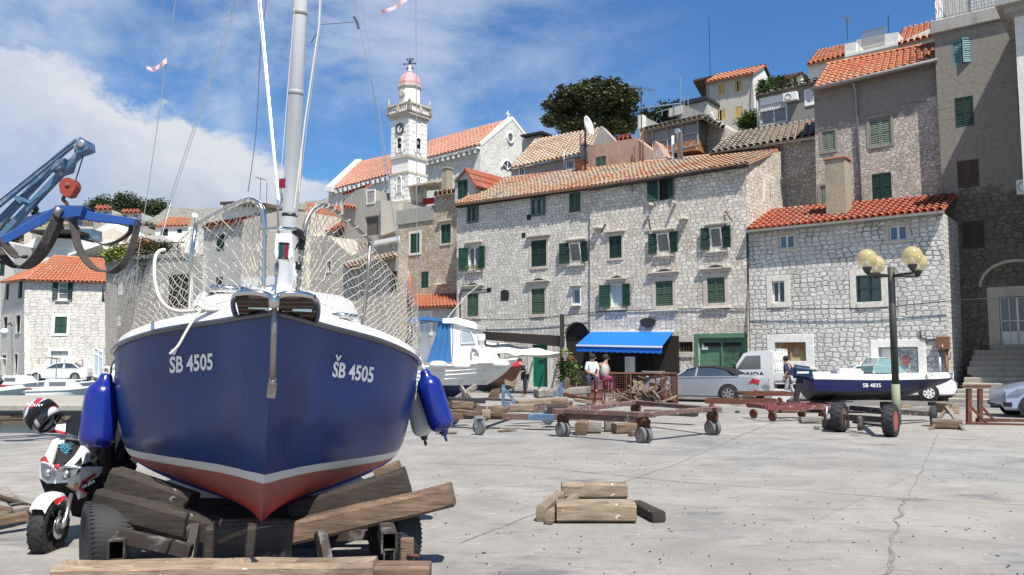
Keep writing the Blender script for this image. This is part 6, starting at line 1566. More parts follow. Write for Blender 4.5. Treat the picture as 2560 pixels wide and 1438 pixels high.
net([L3(924,606,1.6),L3(960,655,2.0),L3(1000,705,2.5),L3(1036,745,3.1),L3(1046,800,3.4),L3(1052,850,3.6)],[L3(906,818,1.6),L3(960,845,2.0),L3(1000,862,2.4),L3(1030,875,2.8),L3(1045,885,3.2),L3(1052,892,3.6)],46,22,.0027,seed=4)
# lashings round the rail
m = MB()
def coil(P,k,r,rr):
    n = len(P);out = []
    for i in range(k * 8):
        u = i / (k * 8) * (n - 1);j = int(u);p = P[j].lerp(P[min(j + 1,n - 1)],u - j);a = i * math.pi / 4;out.append(p + Vector((math.cos(a) * rr,math.sin(a) * rr * .6,math.sin(a) * rr)))
    m.tube(out,r,5)
coil(lt[16:],9,.003,.022);coil(rt_[16:],10,.003,.022);coil([L3(660,575,.45),L3(659,715,.45)],6,.003,.022);coil([L3(757,590,.45),L3(746,720,.45)],5,.004,.022)
m.build('lashing','rope_net',bb)
m = MB();m.tube(smooth_pts([L3(412,625,1.2),L3(398,628,1.15),L3(388,645,1.1),L3(386,690,1.0),L3(395,735,.95),L3(415,765,.85),L3(445,778,.8),L3(495,777,.75),L3(560,775,.6)]),.013,8)
m.tube(smooth_pts([L3(520,772,.6),L3(503,780,.6),L3(488,770,.62),L3(497,763,.6),L3(510,775,.58)]),.011,7)
m.tube(smooth_pts([L3(500,778,.5),L3(480,805,.3),L3(462,835,.2),L3(445,865,.16),L3(424,886,.15)]),.009,7);m.build('mooring_rope','rope_net',bb)
# registration on both bows
bvh = BVHTree.FromObject(hull_o,bpy.context.evaluated_depsgraph_get())
def letters(s,x0,y0,x1,y1,size,off,shear=0.0,car=True):
    vs,fs = text_pts(s,1.0,off)
    if car:
        b = len(vs);xa = min(v.x for v in vs) + .33;ya = max(v.y for v in vs) + .05
        vs += [Vector((xa + p,ya + q,0)) for p,q in ((-.26,.27),(-.10,.27),(0,.13),(.10,.27),(.26,.27),(.07,0),(-.07,0))];fs += [(b,b + 1,b + 2,b + 6),(b + 2,b + 3,b + 4,b + 5),(b + 2,b + 5,b + 6)];xs = [v.x for v in vs];a0,a1 = min(xs),max(xs);out = [];o = BL.I @ CAMP;m = MB()
    for v in vs:
        k = (v.x - a0) / (a1 - a0);X = x0 + (x1 - x0) * k + v.y * shear;Y = y0 + (y1 - y0) * k - v.y * size
        d = (BL.I.to_3x3() @ ray(X,Y)).normalized();h = bvh.ray_cast(o,d)
        out.append((h[0] - d * .009) if h[0] is not None else L3(X,Y,1.0))
    m.add(out,fs);
    n = len(m.v)
    return m
letters('SB 4505',424,915,532,906,56,.028).build('registration_number','lettering',bb,fix=False)
letters('SB 4505',832,925,934,940,52,.028,6).build('registration_number','lettering',bb,fix=False)
# fenders hanging from the rail: things of their own
paint('fender_blue',(0.008,0.018,0.19),.22,0,.08,**{'Coat Weight':.4});paint('fender_white',(0.66,0.66,0.62),.4,var=.06,dirt=(0.4,0.4,0.36),dlo=.6);paint('fender_black',(0.02,0.02,0.022),.35)
def fender(label,top,bot,r,mat,endm,tie):
    t = thing('boat_fender',label,'fender',bot,0,'fenders hanging on the blue boat');a = Vector(top);b = Vector(bot);d = b - a;Ln = d.length;Q = d.to_track_quat('Z','Y').to_matrix()
    pr = [(r * .28,0),(r * .38,Ln * .04),(r * .42,Ln * .09),(r * .75,Ln * .15),(r * .95,Ln * .21),(r,Ln * .28),(r,Ln * .78),(r * .95,Ln * .84),(r * .75,Ln * .90),(r * .45,Ln * .935)]
    m = MB();inv = WM[t.name].inverted();M3 = (inv.to_3x3() @ Q);m.lathe(pr,inv @ a,M3,24);m.build('body',mat,t)
    m = MB();m.lathe([(r * .47,Ln * .925),(r * .3,Ln * .965),(r * .26,Ln),(r * .001,Ln * 1.01)],inv @ a,M3,16);e = inv @ (b + d.normalized() * .03);m.tube([e + M3 @ Vector((math.cos(k * .785) * r * .2,0,math.sin(k * .785) * r * .2)) for k in range(8)],r * .1,6,closed=True);m.build('end_cap',endm,t)
    m = MB();m.tube([inv @ a,inv @ (a * .5 + Vector(tie) * .5),inv @ Vector(tie)],.008,6);m.tube([inv @ a + M3 @ Vector((math.cos(k * .785) * r * .25,0,math.sin(k * .785) * r * .25 - .02)) for k in range(8)],r * .12,6,closed=True);m.build('rope','rope_net',t)
W3 = lambda x,y,ly:BM @ L3(x,y,ly)
fender('big blue fender hanging at the left side of the blue boat above the scooter',W3(266,935,2.4),W3(236,1135,2.3),.145,'fender_blue','fender_black',W3(292,892,2.6))
fender('big blue fender hanging at the right side of the blue boat',W3(1060,925,2.5),W3(1112,1088,2.45),.125,'fender_blue','fender_blue',W3(1050,893,2.7))
fender('white fender with a black end behind the right blue fender',W3(1030,945,2.75),W3(1062,1100,2.7),.105,'fender_white','fender_black',W3(1045,895,2.9))
fender('pale fender mostly hidden behind the left blue fender',W3(286,925,2.9),W3(284,1010,2.9),.10,'fender_white','fender_black',W3(300,892,3.0))
# ---------------- cradle timbers, trailer frame and tyres under the boat
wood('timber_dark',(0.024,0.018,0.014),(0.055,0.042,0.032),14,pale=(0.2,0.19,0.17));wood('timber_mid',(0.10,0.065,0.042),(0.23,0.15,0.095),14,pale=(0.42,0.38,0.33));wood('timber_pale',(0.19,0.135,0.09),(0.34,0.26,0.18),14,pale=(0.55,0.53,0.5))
wood('timber_grey',(0.16,0.14,0.12),(0.30,0.27,0.23),14,pale=(0.45,0.43,0.4))
def beam(label,a,b,w_,h_,mat,group=None,up=(0,0,1),bev=.015,cat='timber',name='timber_beam',jit=.006):
    a = Vector(a);b = Vector(b);n = max(1,int((b - a).length / .25));m = MB();d = (b - a).normalized();upv = Vector(up)
    sx = d.cross(upv).normalized();sz = sx.cross(d).normalized();rings = []
    for i in range(n + 1):
        p = a.lerp(b,i / n);rings.append([p + sx * (u * w_ / 2 * random.uniform(.90,1.04)) + sz * (v * h_ / 2 * random.uniform(.90,1.04)) for u,v in ((-1,-.7),(-.72,-1),(.72,-1),(1,-.7),(1,.7),(.72,1),(-.72,1),(-1,.7))])
    m.loft(rings,smooth=False);c = (a + b) / 2;M = Matrix.Translation(c);m.v = [v - c for v in m.v]
    o = m.build(name,mat,None,M);return tag(o,label,cat,group,'thing')
GB = 'timbers propping the blue boat'
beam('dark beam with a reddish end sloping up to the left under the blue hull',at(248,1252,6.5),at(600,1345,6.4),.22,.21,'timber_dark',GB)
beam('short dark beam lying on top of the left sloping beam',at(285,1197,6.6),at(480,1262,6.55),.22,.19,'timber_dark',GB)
beam('long brown beam with a sunlit end sticking out to the right of the blue hull',at(640,1352,6.55),at(1132,1236,6.5),.22,.18,'timber_mid',GB)
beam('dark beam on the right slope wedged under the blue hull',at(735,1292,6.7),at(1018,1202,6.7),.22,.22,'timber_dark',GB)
beam('small offcut at the top of the right timber stack touching the hull',at(940,1188,6.8),at(1000,1166,6.8),.16,.10,'timber_mid',GB)
o = MB().box((0,0,0),(.56,.3,.34),R(4)).build('keel_block','timber_dark',None,Matrix.Translation(at(622,1366,5.98)),bevel=.02,jit=.006);tag(o,'broad wooden block with paint spots right under the stem of the blue boat','block',GB)
beam('long pale weathered beam along the bottom edge in front of the trailer',at(150,1441,5.62),at(938,1432,5.62),.24,.18,'timber_pale',GB)
beam('short reddish brown timber at the right end of the long pale front beam',at(941,1436,5.66),at(1076,1436,5.66),.2,.15,'timber_mid',GB)
tr_ = thing('boat_trailer','old steel trailer frame with worn tyres under the blue boat','trailer',(og.x - .5,og.y + 1.5,0),TH)
TI = WM[tr_.name].inverted();TLf = LF(WM[tr_.name])
def chan(a,b,w_=.10,h_=.14):
    m = MB();a = TI @ Vector(a);b = TI @ Vector(b);d = (b - a).normalized();sx = d.cross(Zv).normalized()
    m.bar(a + Zv * h_ / 2,b + Zv * h_ / 2,w_,.012);m.bar(a - Zv * h_ / 2,b - Zv * h_ / 2,w_,.012);m.bar(a + sx * w_ / 2,b + sx * w_ / 2,.012,h_);m.bar(a - sx * w_ / 2,b - sx * w_ / 2,.012,h_);return m
paint('iron_rusty',(0.055,0.042,0.036),.75,.3,.4,8.0,dirt=(0.16,0.15,0.14),dscale=7,dlo=.5,dhi=.62)
chan(at(290,1378,5.85),at(400,1230,9.2)).build('frame_rail','iron_rusty',tr_);chan(at(973,1358,5.95),at(945,1255,8.3)).build('frame_rail','iron_rusty',tr_)
chan(at(973,1393,5.9),at(972,1390,6.2),.07,.1).build('frame_foot','iron_rusty',tr_)
m = MB();m.bar(TI @ at(300,1338,6.0),TI @ at(478,1378,6.0),.07,.09);m.build('cross_bar','iron_rusty',tr_)
m = MB();m.bar(TI @ at(490,1315,6.3),TI @ at(470,1420,6.1),.06,.09);m.build('strut','iron_rusty',tr_)
m = MB();m.bar(TI @ at(800,1330,6.3),TI @ at(815,1400,6.2),.07,.09);m.build('strut','iron_rusty',tr_);MB().bar(TI @ at(700,1345,7.2),TI @ at(960,1335,7.2),.08,.08).build('cross_bar','iron_rusty',tr_)
def tyre(m_r,c,r,w_,rz,par=None,hubm='iron',tm='rubber',lugs=0,ls=(.10,.06),world=True,hub_r=.55,ry=0.0):
    """wheel part (> rim) of a placed thing: tyre lathe about its own axle"""
    Mx = Matrix.Rotation(rz,3,'Z') @ Matrix.Rotation(R(90),3,'Y')
    c = (WM[par.name].inverted() @ Vector(c)) if (par is not None and world) else Vector(c);
    m = MB();h = w_ / 2
    m.lathe([(r * .62,-h * .8),(r * .75,-h),(r * .92,-h * .95),(r * .985,-h * .7),(r,-h * .3),(r,h * .3),(r * .985,h * .7),(r * .92,h * .95),(r * .75,h),(r * .62,h * .8)],c,Mx,28)
    if lugs:
        for k in range(lugs):
            a = 2 * math.pi * k / lugs
            for sgn in (-1,1):m.bar(c + Mx @ Vector((math.cos(a + sgn * .06) * r * .99,math.sin(a + sgn * .06) * r * .99,sgn * h * .1)),c + Mx @ Vector((math.cos(a + sgn * .16) * r * .985,math.sin(a + sgn * .16) * r * .985,sgn * h * .92)),r * ls[0],r * ls[1],up=tuple(Mx @ Vector((math.cos(a),math.sin(a),0))))
    o = m.build('wheel',tm,par)
    m2 = MB();m2.lathe([(.001,h * .2),(r * .2,h * .25),(r * .22,h * .45),(r * .3,h * .3),(r * .5,h * .15),(r * .58,h * .6),(r * .64,h * .82)],c,Mx,20);m2.lathe([(r * .64,-h * .82),(r * .58,-h * .6),(r * .5,-h * .15),(.001,-h * .2)],c,Mx,20);m2.build('rim',hubm,o);return o
def mkwheel(par,c,r,w_,rz,**k):return tyre(None,c,r,w_,rz,par,**k)
mkwheel(tr_,at(262,1352,6.5),.31,.30,TH + .05,lugs=54,ls=(.035,.012));mkwheel(tr_,at(985,1334,6.75),.30,.22,TH + .05,lugs=54,ls=(.035,.012))
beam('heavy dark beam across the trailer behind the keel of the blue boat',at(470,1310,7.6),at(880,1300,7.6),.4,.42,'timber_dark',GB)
st_ = thing('prop_stand','short wooden upright with a rusty bolt beside the right trailer rail','prop',at(1018,1410,5.85))
MB().bar(at(1018,1412,5.9),at(1018,1345,5.9),.06,.09).build('upright','timber_mid',st_,world=True,bevel=.006);MB().tube([at(1018,1390,5.87),at(1048,1390,5.85)],.013,8).build('bolt','rust',st_,world=True)
# ---------------- scooter beside the boat, helmet on its mirror
paint('sc_black',(0.012,0.012,0.014),.14,0,.2,**{'Specular IOR Level':.3});paint('sc_white',(0.75,0.75,0.74),.25,var=.04,**{'Coat Weight':.5});paint('sc_red',(0.42,0.015,0.02),.25,**{'Coat Weight':.5});paint('sc_matte',(0.018,0.018,0.020),.75,**{'Specular IOR Level':.25});paint('alu',(0.55,0.55,0.55),.3,.9,.1);paint('lens',(0.20,0.22,0.25),.08,.3,.3,12.0,**{'Coat Weight':1});paint('sticker_blue',(0.10,0.36,0.50),.4);paint('amber',(0.45,0.25,0.12),.2)
fw = gnd(118,1384);sc_ = thing('motor_scooter','white, red and black motor scooter parked beside the blue boat','scooter',(fw.x,fw.y,0),0)
Yf = fw.y
def SP(*P):return [at(x,y,Yf + d) for x,y,d in P]
def spart(name,P,mat,th=(0,.05,0),bev=.008,par=None,m=None):
    m = m or MB();m.prism(SP(*P),th);return m.build(name,mat,par or sc_,world=True,bevel=bev)
# wheel turned to the left, with slotted rim, disc and fork
wc = at(122,1318,Yf + .12);w_o = mkwheel(sc_,wc,.235,.14,R(2),hubm='sc_black',tm='rubber',lugs=0,hub_r=.6)
Mx = Matrix.Rotation(R(2),3,'Z') @ Matrix.Rotation(R(90),3,'Y');ax_ = Mx @ Vector((0,0,1))
if ax_.x < 0:ax_ = -ax_
I_ = WM[sc_.name].inverted()
m = MB()
for k in range(22):
    a = 2 * math.pi * k / 22
    for sg in (-1,1):m.bar(wc + Mx @ Vector((math.cos(a) * .232,math.sin(a) * .232,sg * .008)),wc + Mx @ Vector((math.cos(a + .22) * .228,math.sin(a + .22) * .228,sg * .062)),.012,.014,up=tuple(Mx @ Vector((math.cos(a),math.sin(a),0))))
m.build('tread_groove','interior',w_o,M=I_)
m = MB();
for k in range(5):a = k * 1.2566;m.bar(wc + ax_ * .05,wc + ax_ * .06 + Mx @ Vector((math.cos(a) * .15,math.sin(a) * .15,0)),.03,.02)
m.build('spoke','sc_black',w_o,M=I_)
m = MB();m.lathe([(.055,0),(.10,0),(.10,.005),(.055,.005)],wc + ax_ * .085,Matrix.Rotation(R(2),3,'Z') @ Matrix.Rotation(R(90 if (Mx @ Vector((0,0,1))).x > 0 else -90),3,'Y'),24);m.build('brake_disc','alu',sc_,world=True)
m = MB();m.tube([wc + ax_ * .10,wc + ax_ * .13 + Vector((0,0,.03)),at(178,1235,Yf + .28)],[.026,.022,.018],8);m.build('fork','alu',sc_,world=True);m = MB();m.tube([wc - ax_ * .10,at(128,1240,Yf + .3)],.02,8);m.build('fork','alu',sc_,world=True)
m = MB();A_ = []
for k in range(9):
    a = R(28 + k * 14);rr = .275;c_ = wc + Mx @ Vector((0,0,0));rad = Vector((-ax_.y,ax_.x,0));p = c_ + rad * (-math.cos(a)) * rr * -1 + Zv * math.sin(a) * rr
    A_.append([p - ax_ * .07 - Zv * .03,p - ax_ * .055 + (p - c_).normalized() * .012,p + (p - c_).normalized() * .022,p + ax_ * .055 + (p - c_).normalized() * .012,p + ax_ * .07 - Zv * .03])
m.loft(A_,closed=False,caps=False);fo = m.build('front_fender','sc_white',sc_,world=True)
spart('fender_stripe',[(132,1252,.02),(158,1240,.1),(163,1246,.1),(143,1263,.04)],'sc_red',(0,.02,0),.002)
# body core: loft from the nose to the tail
rings = []
for (px,py,dy,w_,h_) in ((155,1165,.42,.06,.08),(160,1158,.48,.13,.15),(178,1158,.55,.17,.2),(205,1165,.7,.18,.24),(225,1215,.8,.13,.14),(250,1225,1.0,.14,.13),(275,1160,1.2,.17,.22),(300,1125,1.5,.17,.18),(318,1110,1.8,.12,.10)):
    c_ = at(px,py,Yf + dy);rings.append([c_ + Vector((math.cos(a * .5236) * w_,0,math.sin(a * .5236) * h_)) for a in range(12)])
m = MB();m.loft(rings);m.build('body','sc_black',sc_,world=True)
spart('lower_shield',[(98,1195,.36),(175,1205,.30),(205,1215,.40),(236,1270,.6),(226,1300,.65),(180,1290,.55),(165,1235,.42),(112,1232,.42)],'sc_matte',(0,.14,0),.02)
spart('nose_panel',[(146,1097,.42),(200,1102,.44),(212,1120,.45),(196,1160,.26),(140,1174,.24),(126,1160,.27)],'sc_black',(0,.10,0),0)
spart('belly',[(205,1160,.62),(262,1150,.8),(296,1178,1.0),(262,1262,.9),(212,1300,.68),(186,1255,.5)],'sc_matte',(0,.4,0),.03)
spart('inner_shield',[(150,1098,.5),(215,1100,.52),(225,1165,.5),(150,1180,.4),(128,1160,.42)],'sc_matte',(0,.1,0),0)
spart('white_cheek',[(144,1095,.40),(132,1100,.38),(112,1140,.33),(118,1160,.27),(127,1163,.24),(140,1120,.34)],'sc_white',(0,.1,0),.01)
spart('red_flash',[(112,1140,.30),(102,1146,.33),(99,1162,.31),(118,1171,.25),(127,1164,.23),(118,1150,.28)],'sc_red',(0,.08,0),.006)
spart('white_side',[(212,1112,.43),(204,1110,.4),(186,1140,.32),(160,1166,.22),(185,1170,.24),(215,1155,.36),(217,1130,.42)],'sc_white',(0,.1,0),.01)
spart('white_side',[(196,1170,.24),(243,1170,.45),(240,1185,.44),(228,1200,.4),(205,1212,.34),(188,1230,.3),(196,1250,.36),(207,1236,.38),(170,1214,.24),(168,1206,.22)],'sc_white',(0,.10,0),.008)
spart('red_flash',[(236,1184,.40),(206,1203,.32),(194,1222,.27),(216,1237,.34),(216,1233,.33),(200,1220,.27),(210,1208,.32),(236,1190,.41)],'sc_red',(0,.03,0),.002)
spart('side_fairing',[(236,1190,.44),(210,1209,.36),(201,1221,.32),(216,1236,.38),(240,1215,.5),(244,1190,.5)],'sc_matte',(0,.1,0),.006)
# headlamp pair
for P in ([(101,1158,.22),(120,1164,.18),(133,1176,.17),(134,1195,.18),(120,1203,.2),(104,1192,.23)],[(138,1178,.17),(165,1168,.17),(196,1172,.22),(190,1184,.21),(165,1200,.19),(140,1203,.18)]):
    o_ = spart('headlamp',P,'lens',(0,.06,0),.006)
    cx_ = sum(p[0] for p in P) / len(P);cy_ = sum(p[1] for p in P) / len(P);MB().lathe([(.001,0),(.03,.012),(.036,.03)],at(cx_ - 4,cy_ + 2,Yf + .155),Matrix.Rotation(R(-90),3,'X'),12).build('reflector','alu',o_,world=True)
spart('lamp_bezel',[(99,1155,.25),(120,1160,.21),(136,1172,.2),(165,1164,.2),(200,1170,.25),(192,1188,.24),(165,1207,.22),(138,1209,.21),(118,1209,.22),(99,1196,.26)],'sc_white',(0,.05,0),.005)
MB().lathe([(.001,0),(.024,.003),(.028,.012)],at(141,1168,Yf + .20),Matrix.Rotation(R(-90),3,'X'),14).build('badge','sc_red',sc_,world=True)
spart('indicator',[(162,1214,.24),(190,1208,.28),(197,1216,.3),(184,1228,.3)],'amber',(0,.03,0),.004)
m = MB();random.seed(4);c_ = at(164,1121,Yf + .37)
for k in range(44):a = k * .8;p = c_ + Vector((math.cos(a) * .045 * random.uniform(.4,1),-.004 - .001 * k % .004,math.sin(a) * .055 * random.uniform(.4,1)));m.bar(p,p + Vector((random.uniform(-.03,.03),-.001,random.uniform(-.03,.03))),.012,.004)
m.build('sticker','sticker_blue',sc_,world=True)
spart('permit_sticker',[(146,1100,.385),(161,1100,.385),(159,1110,.375),(145,1111,.375)],'sc_white',(0,.01,0),.001)
m = MB();text_on(m,'GILERA',at(221,1211,Yf + .31),Vector((.8,.3,.45)).normalized(),Vector((-.3,0,1)).normalized(),.035);m.build('lettering','alu',sc_,world=True,fix=False)
# cowl, screen, bars, seat
spart('screen',[(163,1080,.4),(165,1055,.48),(178,1040,.56),(200,1036,.6),(220,1045,.58),(222,1085,.45),(195,1092,.40)],'sc_black',(0,.012,0),.004)
spart('bar_cowl',[(138,1072,.45),(142,1062,.48),(160,1060,.5),(225,1066,.5),(222,1092,.46),(165,1090,.44)],'sc_white',(0,.1,0),.012)
spart('red_flash',[(137,1074,.43),(160,1080,.42),(163,1088,.41),(140,1080,.42)],'sc_red',(0,.03,0),.003)
m = MB();m.tube([at(250,1078,Yf + .5),at(180,1078,Yf + .52),at(125,1079,Yf + .62)],.014,8);m.build('handlebar','sc_matte',sc_,world=True)
m = MB();m.tube([at(135,1078,Yf + .56),at(104,1081,Yf + .56)],[.008,.006],6);m.build('brake_lever','sc_red',sc_,world=True)
m = MB();m.tube([at(150,1072,Yf + .5),at(133,1050,Yf + .52),at(116,1020,Yf + .5)],.006,6);m.build('mirror_stem','alu',sc_,world=True)
m = MB();m.tube([at(262,1092,Yf + .5),at(283,1096,Yf + .52)],.008,6);m.build('brake_lever','alu',sc_,world=True)
spart('leg_shield',[(225,1095,.6),(262,1105,.6),(262,1190,.75),(240,1240,.8),(225,1160,.6)],'sc_matte',(0,.2,0),.02)
spart('seat',[(255,1060,1.3),(300,1058,1.3),(312,1120,1.3),(262,1130,1.25)],'sc_matte',(0,.6,0),.04)
spart('rear_fairing',[(262,1185,1.05),(300,1120,1.3),(325,1115,1.4),(318,1150,1.3),(290,1200,1.1),(265,1205,1.0)],'sc_white',(0,.3,0),.02);spart('red_flash',[(258,1190,1.0),(292,1160,1.15),(302,1140,1.2),(296,1165,1.15),(258,1205,1.0)],'sc_red',(0,.05,0),.004)
mkwheel(sc_,at(300,1240,Yf + 1.35),.23,.14,R(8),hubm='sc_black')
m = MB();m.bar(at(215,1255,Yf + .8),at(262,1262,Yf + 1.0),.25,.04);m.build('footboard','sc_matte',sc_,world=True)
# helmet
hp = at(101,1034,Yf + .5);hm = thing('helmet','black and red crash helmet hung on the scooter mirror','helmet',hp)
def f_helm(nm):
    m,t = newmat(nm);v = t.n('TexCoord').outputs['Object'];x,y,z = t.sep(v)
    w1 = t.n('TexWave',{'Vector':v,'Scale':3.2,'Distortion':5.0,'Detail':1.0,'Detail Scale':1.2}).outputs['Fac']
    col = t.mix(t.mapr(z,.045,.06),(0.012,0.012,0.014),(0.36,0.015,0.02));col = t.mix(t.mapr(w1,.72,.76),col,(0.55,0.56,0.58))
    return finish(m,t,col,.12,0,**{'Coat Weight':.8})
MATF['helmet'] = f_helm
Mh_ = Vector((-.75,.05,.62)).to_track_quat('Z','Y').to_matrix()
m = MB();m.lathe([(.001,.13),(.05,.123),(.09,.10),(.118,.06),(.13,.01),(.128,-.04),(.115,-.09),(.098,-.125),(.088,-.12),(.095,-.08),(.105,-.03)],(0,0,0),Mh_,28,scale=(1,1.12));m.build('shell','helmet',hm)
m = MB();m.lathe([(.133,.03),(.135,.0),(.132,-.045)],(0,0,0),Mh_,28,scale=(1.0,1.12));m.build('visor','sc_black',hm)
m = MB();m.tube([Mh_ @ Vector((math.cos(a * .2618) * .13,math.sin(a * .2618) * .145,-.05)) for a in range(24)],.005,6,closed=True);m.tube([Mh_ @ Vector((math.cos(a * .2618) * .10,math.sin(a * .2618) * .11,-.124)) for a in range(24)],.012,6,closed=True);m.build('edge_trim','sc_matte',hm)
m = MB();text_on(m,'NOLN',Vector((.0,-.118,.085)),Vector((1,.1,-.1)).normalized(),Vector((0,.5,.8)).normalized(),.04,.01);m.build('lettering','sc_white',hm,fix=False)
# planks at the left edge
GP = 'planks heaped at the left edge'
for i,(a,b,w_,h_,lb) in enumerate((((-40,1310,7.6),(72,1290,7.9),.10,.09,'lowest long reddish plank at the left edge'),((-30,1290,7.8),(62,1270,8.2),.14,.05,'grey plank lying on the lowest plank at the left edge'),((-30,1235,8.0),(70,1265,8.4),.16,.04,'upper tilted grey plank of the heap at the left edge'),((0,1220,8.3),(42,1262,8.2),.13,.03,'short board tilted upright on the plank heap'),((-30,1265,7.9),(30,1278,8.0),.12,.05,'dark short plank end in the plank heap'))):
    beam(lb,at(*a),at(*b),w_,h_,'timber_grey' if i % 2 else 'timber_mid',GP,name='plank')
# ---------------- boat crane with its spreader and straps
paint('crane_blue',(0.09,0.17,0.27),.45,.2,.3,3.0,dirt=(0.30,0.32,0.31),dscale=4.0,dlo=.52,dhi=.68);paint('crane_deep',(0.02,0.075,0.27),.4,.1,.2,3.0,dirt=(0.06,0.06,0.08),dscale=5.0,dlo=.6);paint('block_red',(0.30,0.045,0.025),.55,0,.3,6.0,dirt=(0.12,0.04,0.03),dscale=10)
paint('strap',(0.06,0.05,0.045),.9,0,.4,10.0,dirt=(0.13,0.11,0.10),dscale=8)
YC = 15.0;base = at(-420,900,YC);cr_ = thing('boat_crane','weathered blue boat crane jib reaching in from the left','crane',(base.x,YC,0))
C3 = lambda x,y,d=0.0:at(x,y,YC + d)
def cbar(name,a,b,w_,h_,mat='crane_blue',par=None):return MB().bar(C3(*a),C3(*b),w_,h_).build(name,mat,par or cr_,world=True,bevel=.012)
cbar('upper_arm',(-420,852,-.05),(195,350,-.05),.06,.10);cbar('upper_arm',(-420,852,.12),(198,350,.12),.06,.10)
cbar('lower_arm',(-420,1037,0),(212,372,0),.11,.12);cbar('lower_arm',(-420,1010,.12),(128,425,.12),.07,.09)
cbar('middle_arm',(-420,975,.1),(150,395,.1),.07,.09)
m = MB();m.prism([C3(125,428,-.2),C3(152,420,-.2),C3(160,395,-.2),C3(140,400,-.2)],(0,.45,0));m.build('gusset','crane_blue',cr_,world=True)
m = MB();m.bar(C3(57,498),C3(72,512),.5,.06);m.build('cross_plate','crane_blue',cr_,world=True)
m = MB();m.prism([C3(x,y,-.22) for x,y in ((183,362),(200,342),(218,352),(220,372),(206,378),(186,384))],(0,.28,0));m.build('head','crane_blue',cr_,world=True,bevel=.01)
m = MB();m.lathe([(.001,0),(.04,0),(.075,.01),(.075,.03)],C3(200,358,-.26),Matrix.Rotation(R(-90),3,'X'),16);m.build('sheave','galv',cr_,world=True)
m = MB();m.tube([C3(214,372),C3(188,455)],.012,5);m.tube([C3(153,432),C3(153,445)],.015,5);m.tube([C3(190,352,-.3),C3(0,500,-.3),C3(-420,830,-.3)],.012,5);m.build('hoist_cable','iron',cr_,world=True)
m = MB();m.bar((base.x,YC,0),C3(-420,780),.5,.5);m.build('column','crane_blue',cr_,world=True)
pb_ = thing('hook_block','round red hook block hanging from the crane jib','hook block',C3(168,465))
m = MB();P = [C3(168 + math.cos(a) * 21,464 - math.sin(a) * 20,-.08) for a in [R(-20 + k * 20) for k in range(12)]] + [C3(150,482,-.08),C3(163,492,-.08),C3(176,490,-.08)]
m.prism(P,(0,.2,0));m.build('cheek_plate','block_red',pb_,world=True,bevel=.012);MB().lathe([(.001,0),(.045,.0),(.05,.02)],C3(168,462,-.10),Matrix.Rotation(R(-90),3,'X'),14).build('bolt','rust',pb_,world=True)
m = MB();m.tube(smooth_pts([C3(161,490),C3(158,500),C3(166,508),C3(167,517),C3(159,521),C3(154,515)]),[.03] * 24 + [.02] * 7,8) if False else m.tube(smooth_pts([C3(161,490),C3(158,500),C3(166,508),C3(167,517),C3(159,521),C3(154,515)]),.034,8);m.build('hook','rust',pb_,world=True)
sp_ = thing('spreader_frame','blue steel spreader frame hanging from the hook','spreader',C3(160,520))
def sb(a,b,h0,h1,w_=.09):
    a = C3(*a);b = C3(*b);u = Zv;sx = (b - a).cross(u).normalized() * w_ / 2
    MB().hexa([a - sx - u * h0,a + sx - u * h0,b + sx - u * h1,b - sx - u * h1,a - sx,a + sx,b + sx,b - sx]).build('arm','crane_deep',sp_,world=True,bevel=.012)
sb((138,516,0),(345,548,.3),.20,.14);sb((140,516,0),(-10,598,-.6),.22,.18);sb((150,518,0),(20,560,1.6),.2,.14);sb((150,520,0),(200,548,1.6),.2,.14)
m = MB();m.prism([C3(138,514,-.1),C3(208,514,-.1),C3(200,540,-.1),C3(138,545,-.1)],(0,.3,0));m.build('hub_plate','crane_deep',sp_,world=True,bevel=.01)
m = MB();m.tube([C3(150,520,-.15),C3(138,540,-.15)],.07,10);m.build('pin','steel_dull',sp_,world=True)
def strap(label,P,w_=.15,tw=0.0,th=.012):
    pts = smooth_pts([C3(*p) for p in P],7);n = len(pts);m = MB();V = []
    for i,p in enumerate(pts):
        d = (pts[min(i + 1,n - 1)] - pts[max(i - 1,0)]).normalized();k = i / (n - 1);s0 = Vector((math.sin(tw * k + .35) * .75,1,0)).normalized();s_ = (s0 - d * s0.dot(d)).normalized();nn = d.cross(s_)
        V.append([p + s_ * w_ / 2 + nn * th,p + s_ * w_ / 2 - nn * th,p - s_ * w_ / 2 - nn * th,p - s_ * w_ / 2 + nn * th])
    m.loft(V,smooth=False);o = m.build('lifting_strap','strap');return tag(o,label,'strap','lifting straps on the spreader')
strap('wide strap looping down from the right end of the blue spreader',[(345,550,.3),(340,580,.3),(325,630,.2),(300,668,.1),(268,680,0),(232,668,0),(205,635,0),(190,595,0),(182,548,0)],.15,1.2)
strap('inner strap swinging across from the right arm end of the spreader',[(330,556,.35),(325,580,.35),(300,600,.3),(262,612,.2),(235,600,.3),(208,582,.5),(190,560,.5)],.14,-1.0)
strap('brown strap falling from the spreader hub to the lower left',[(146,520,-.1),(132,560,-.2),(108,610,-.3),(80,650,-.3),(50,670,-.3),(20,655,-.3),(-15,610,-.4)],.15,1.0)
strap('second strap doubling the one under the spreader hub',[(150,522,0),(150,550,0),(130,600,0),(100,645,0),(62,668,-.1),(20,660,-.2),(-20,650,-.3)],.16,.6)
strap('pale thin strap at the far left end of the spreader',[(0,596,-.6),(20,620,-.5),(42,640,-.4),(70,642,-.3)],.16,.5)
# ================================================================= things on the quay
gM = lambda px,py,rz=0.0:TR(*gnd(px,py)[:2],0,rz)
AFA = math.atan2(T_.y,T_.x)
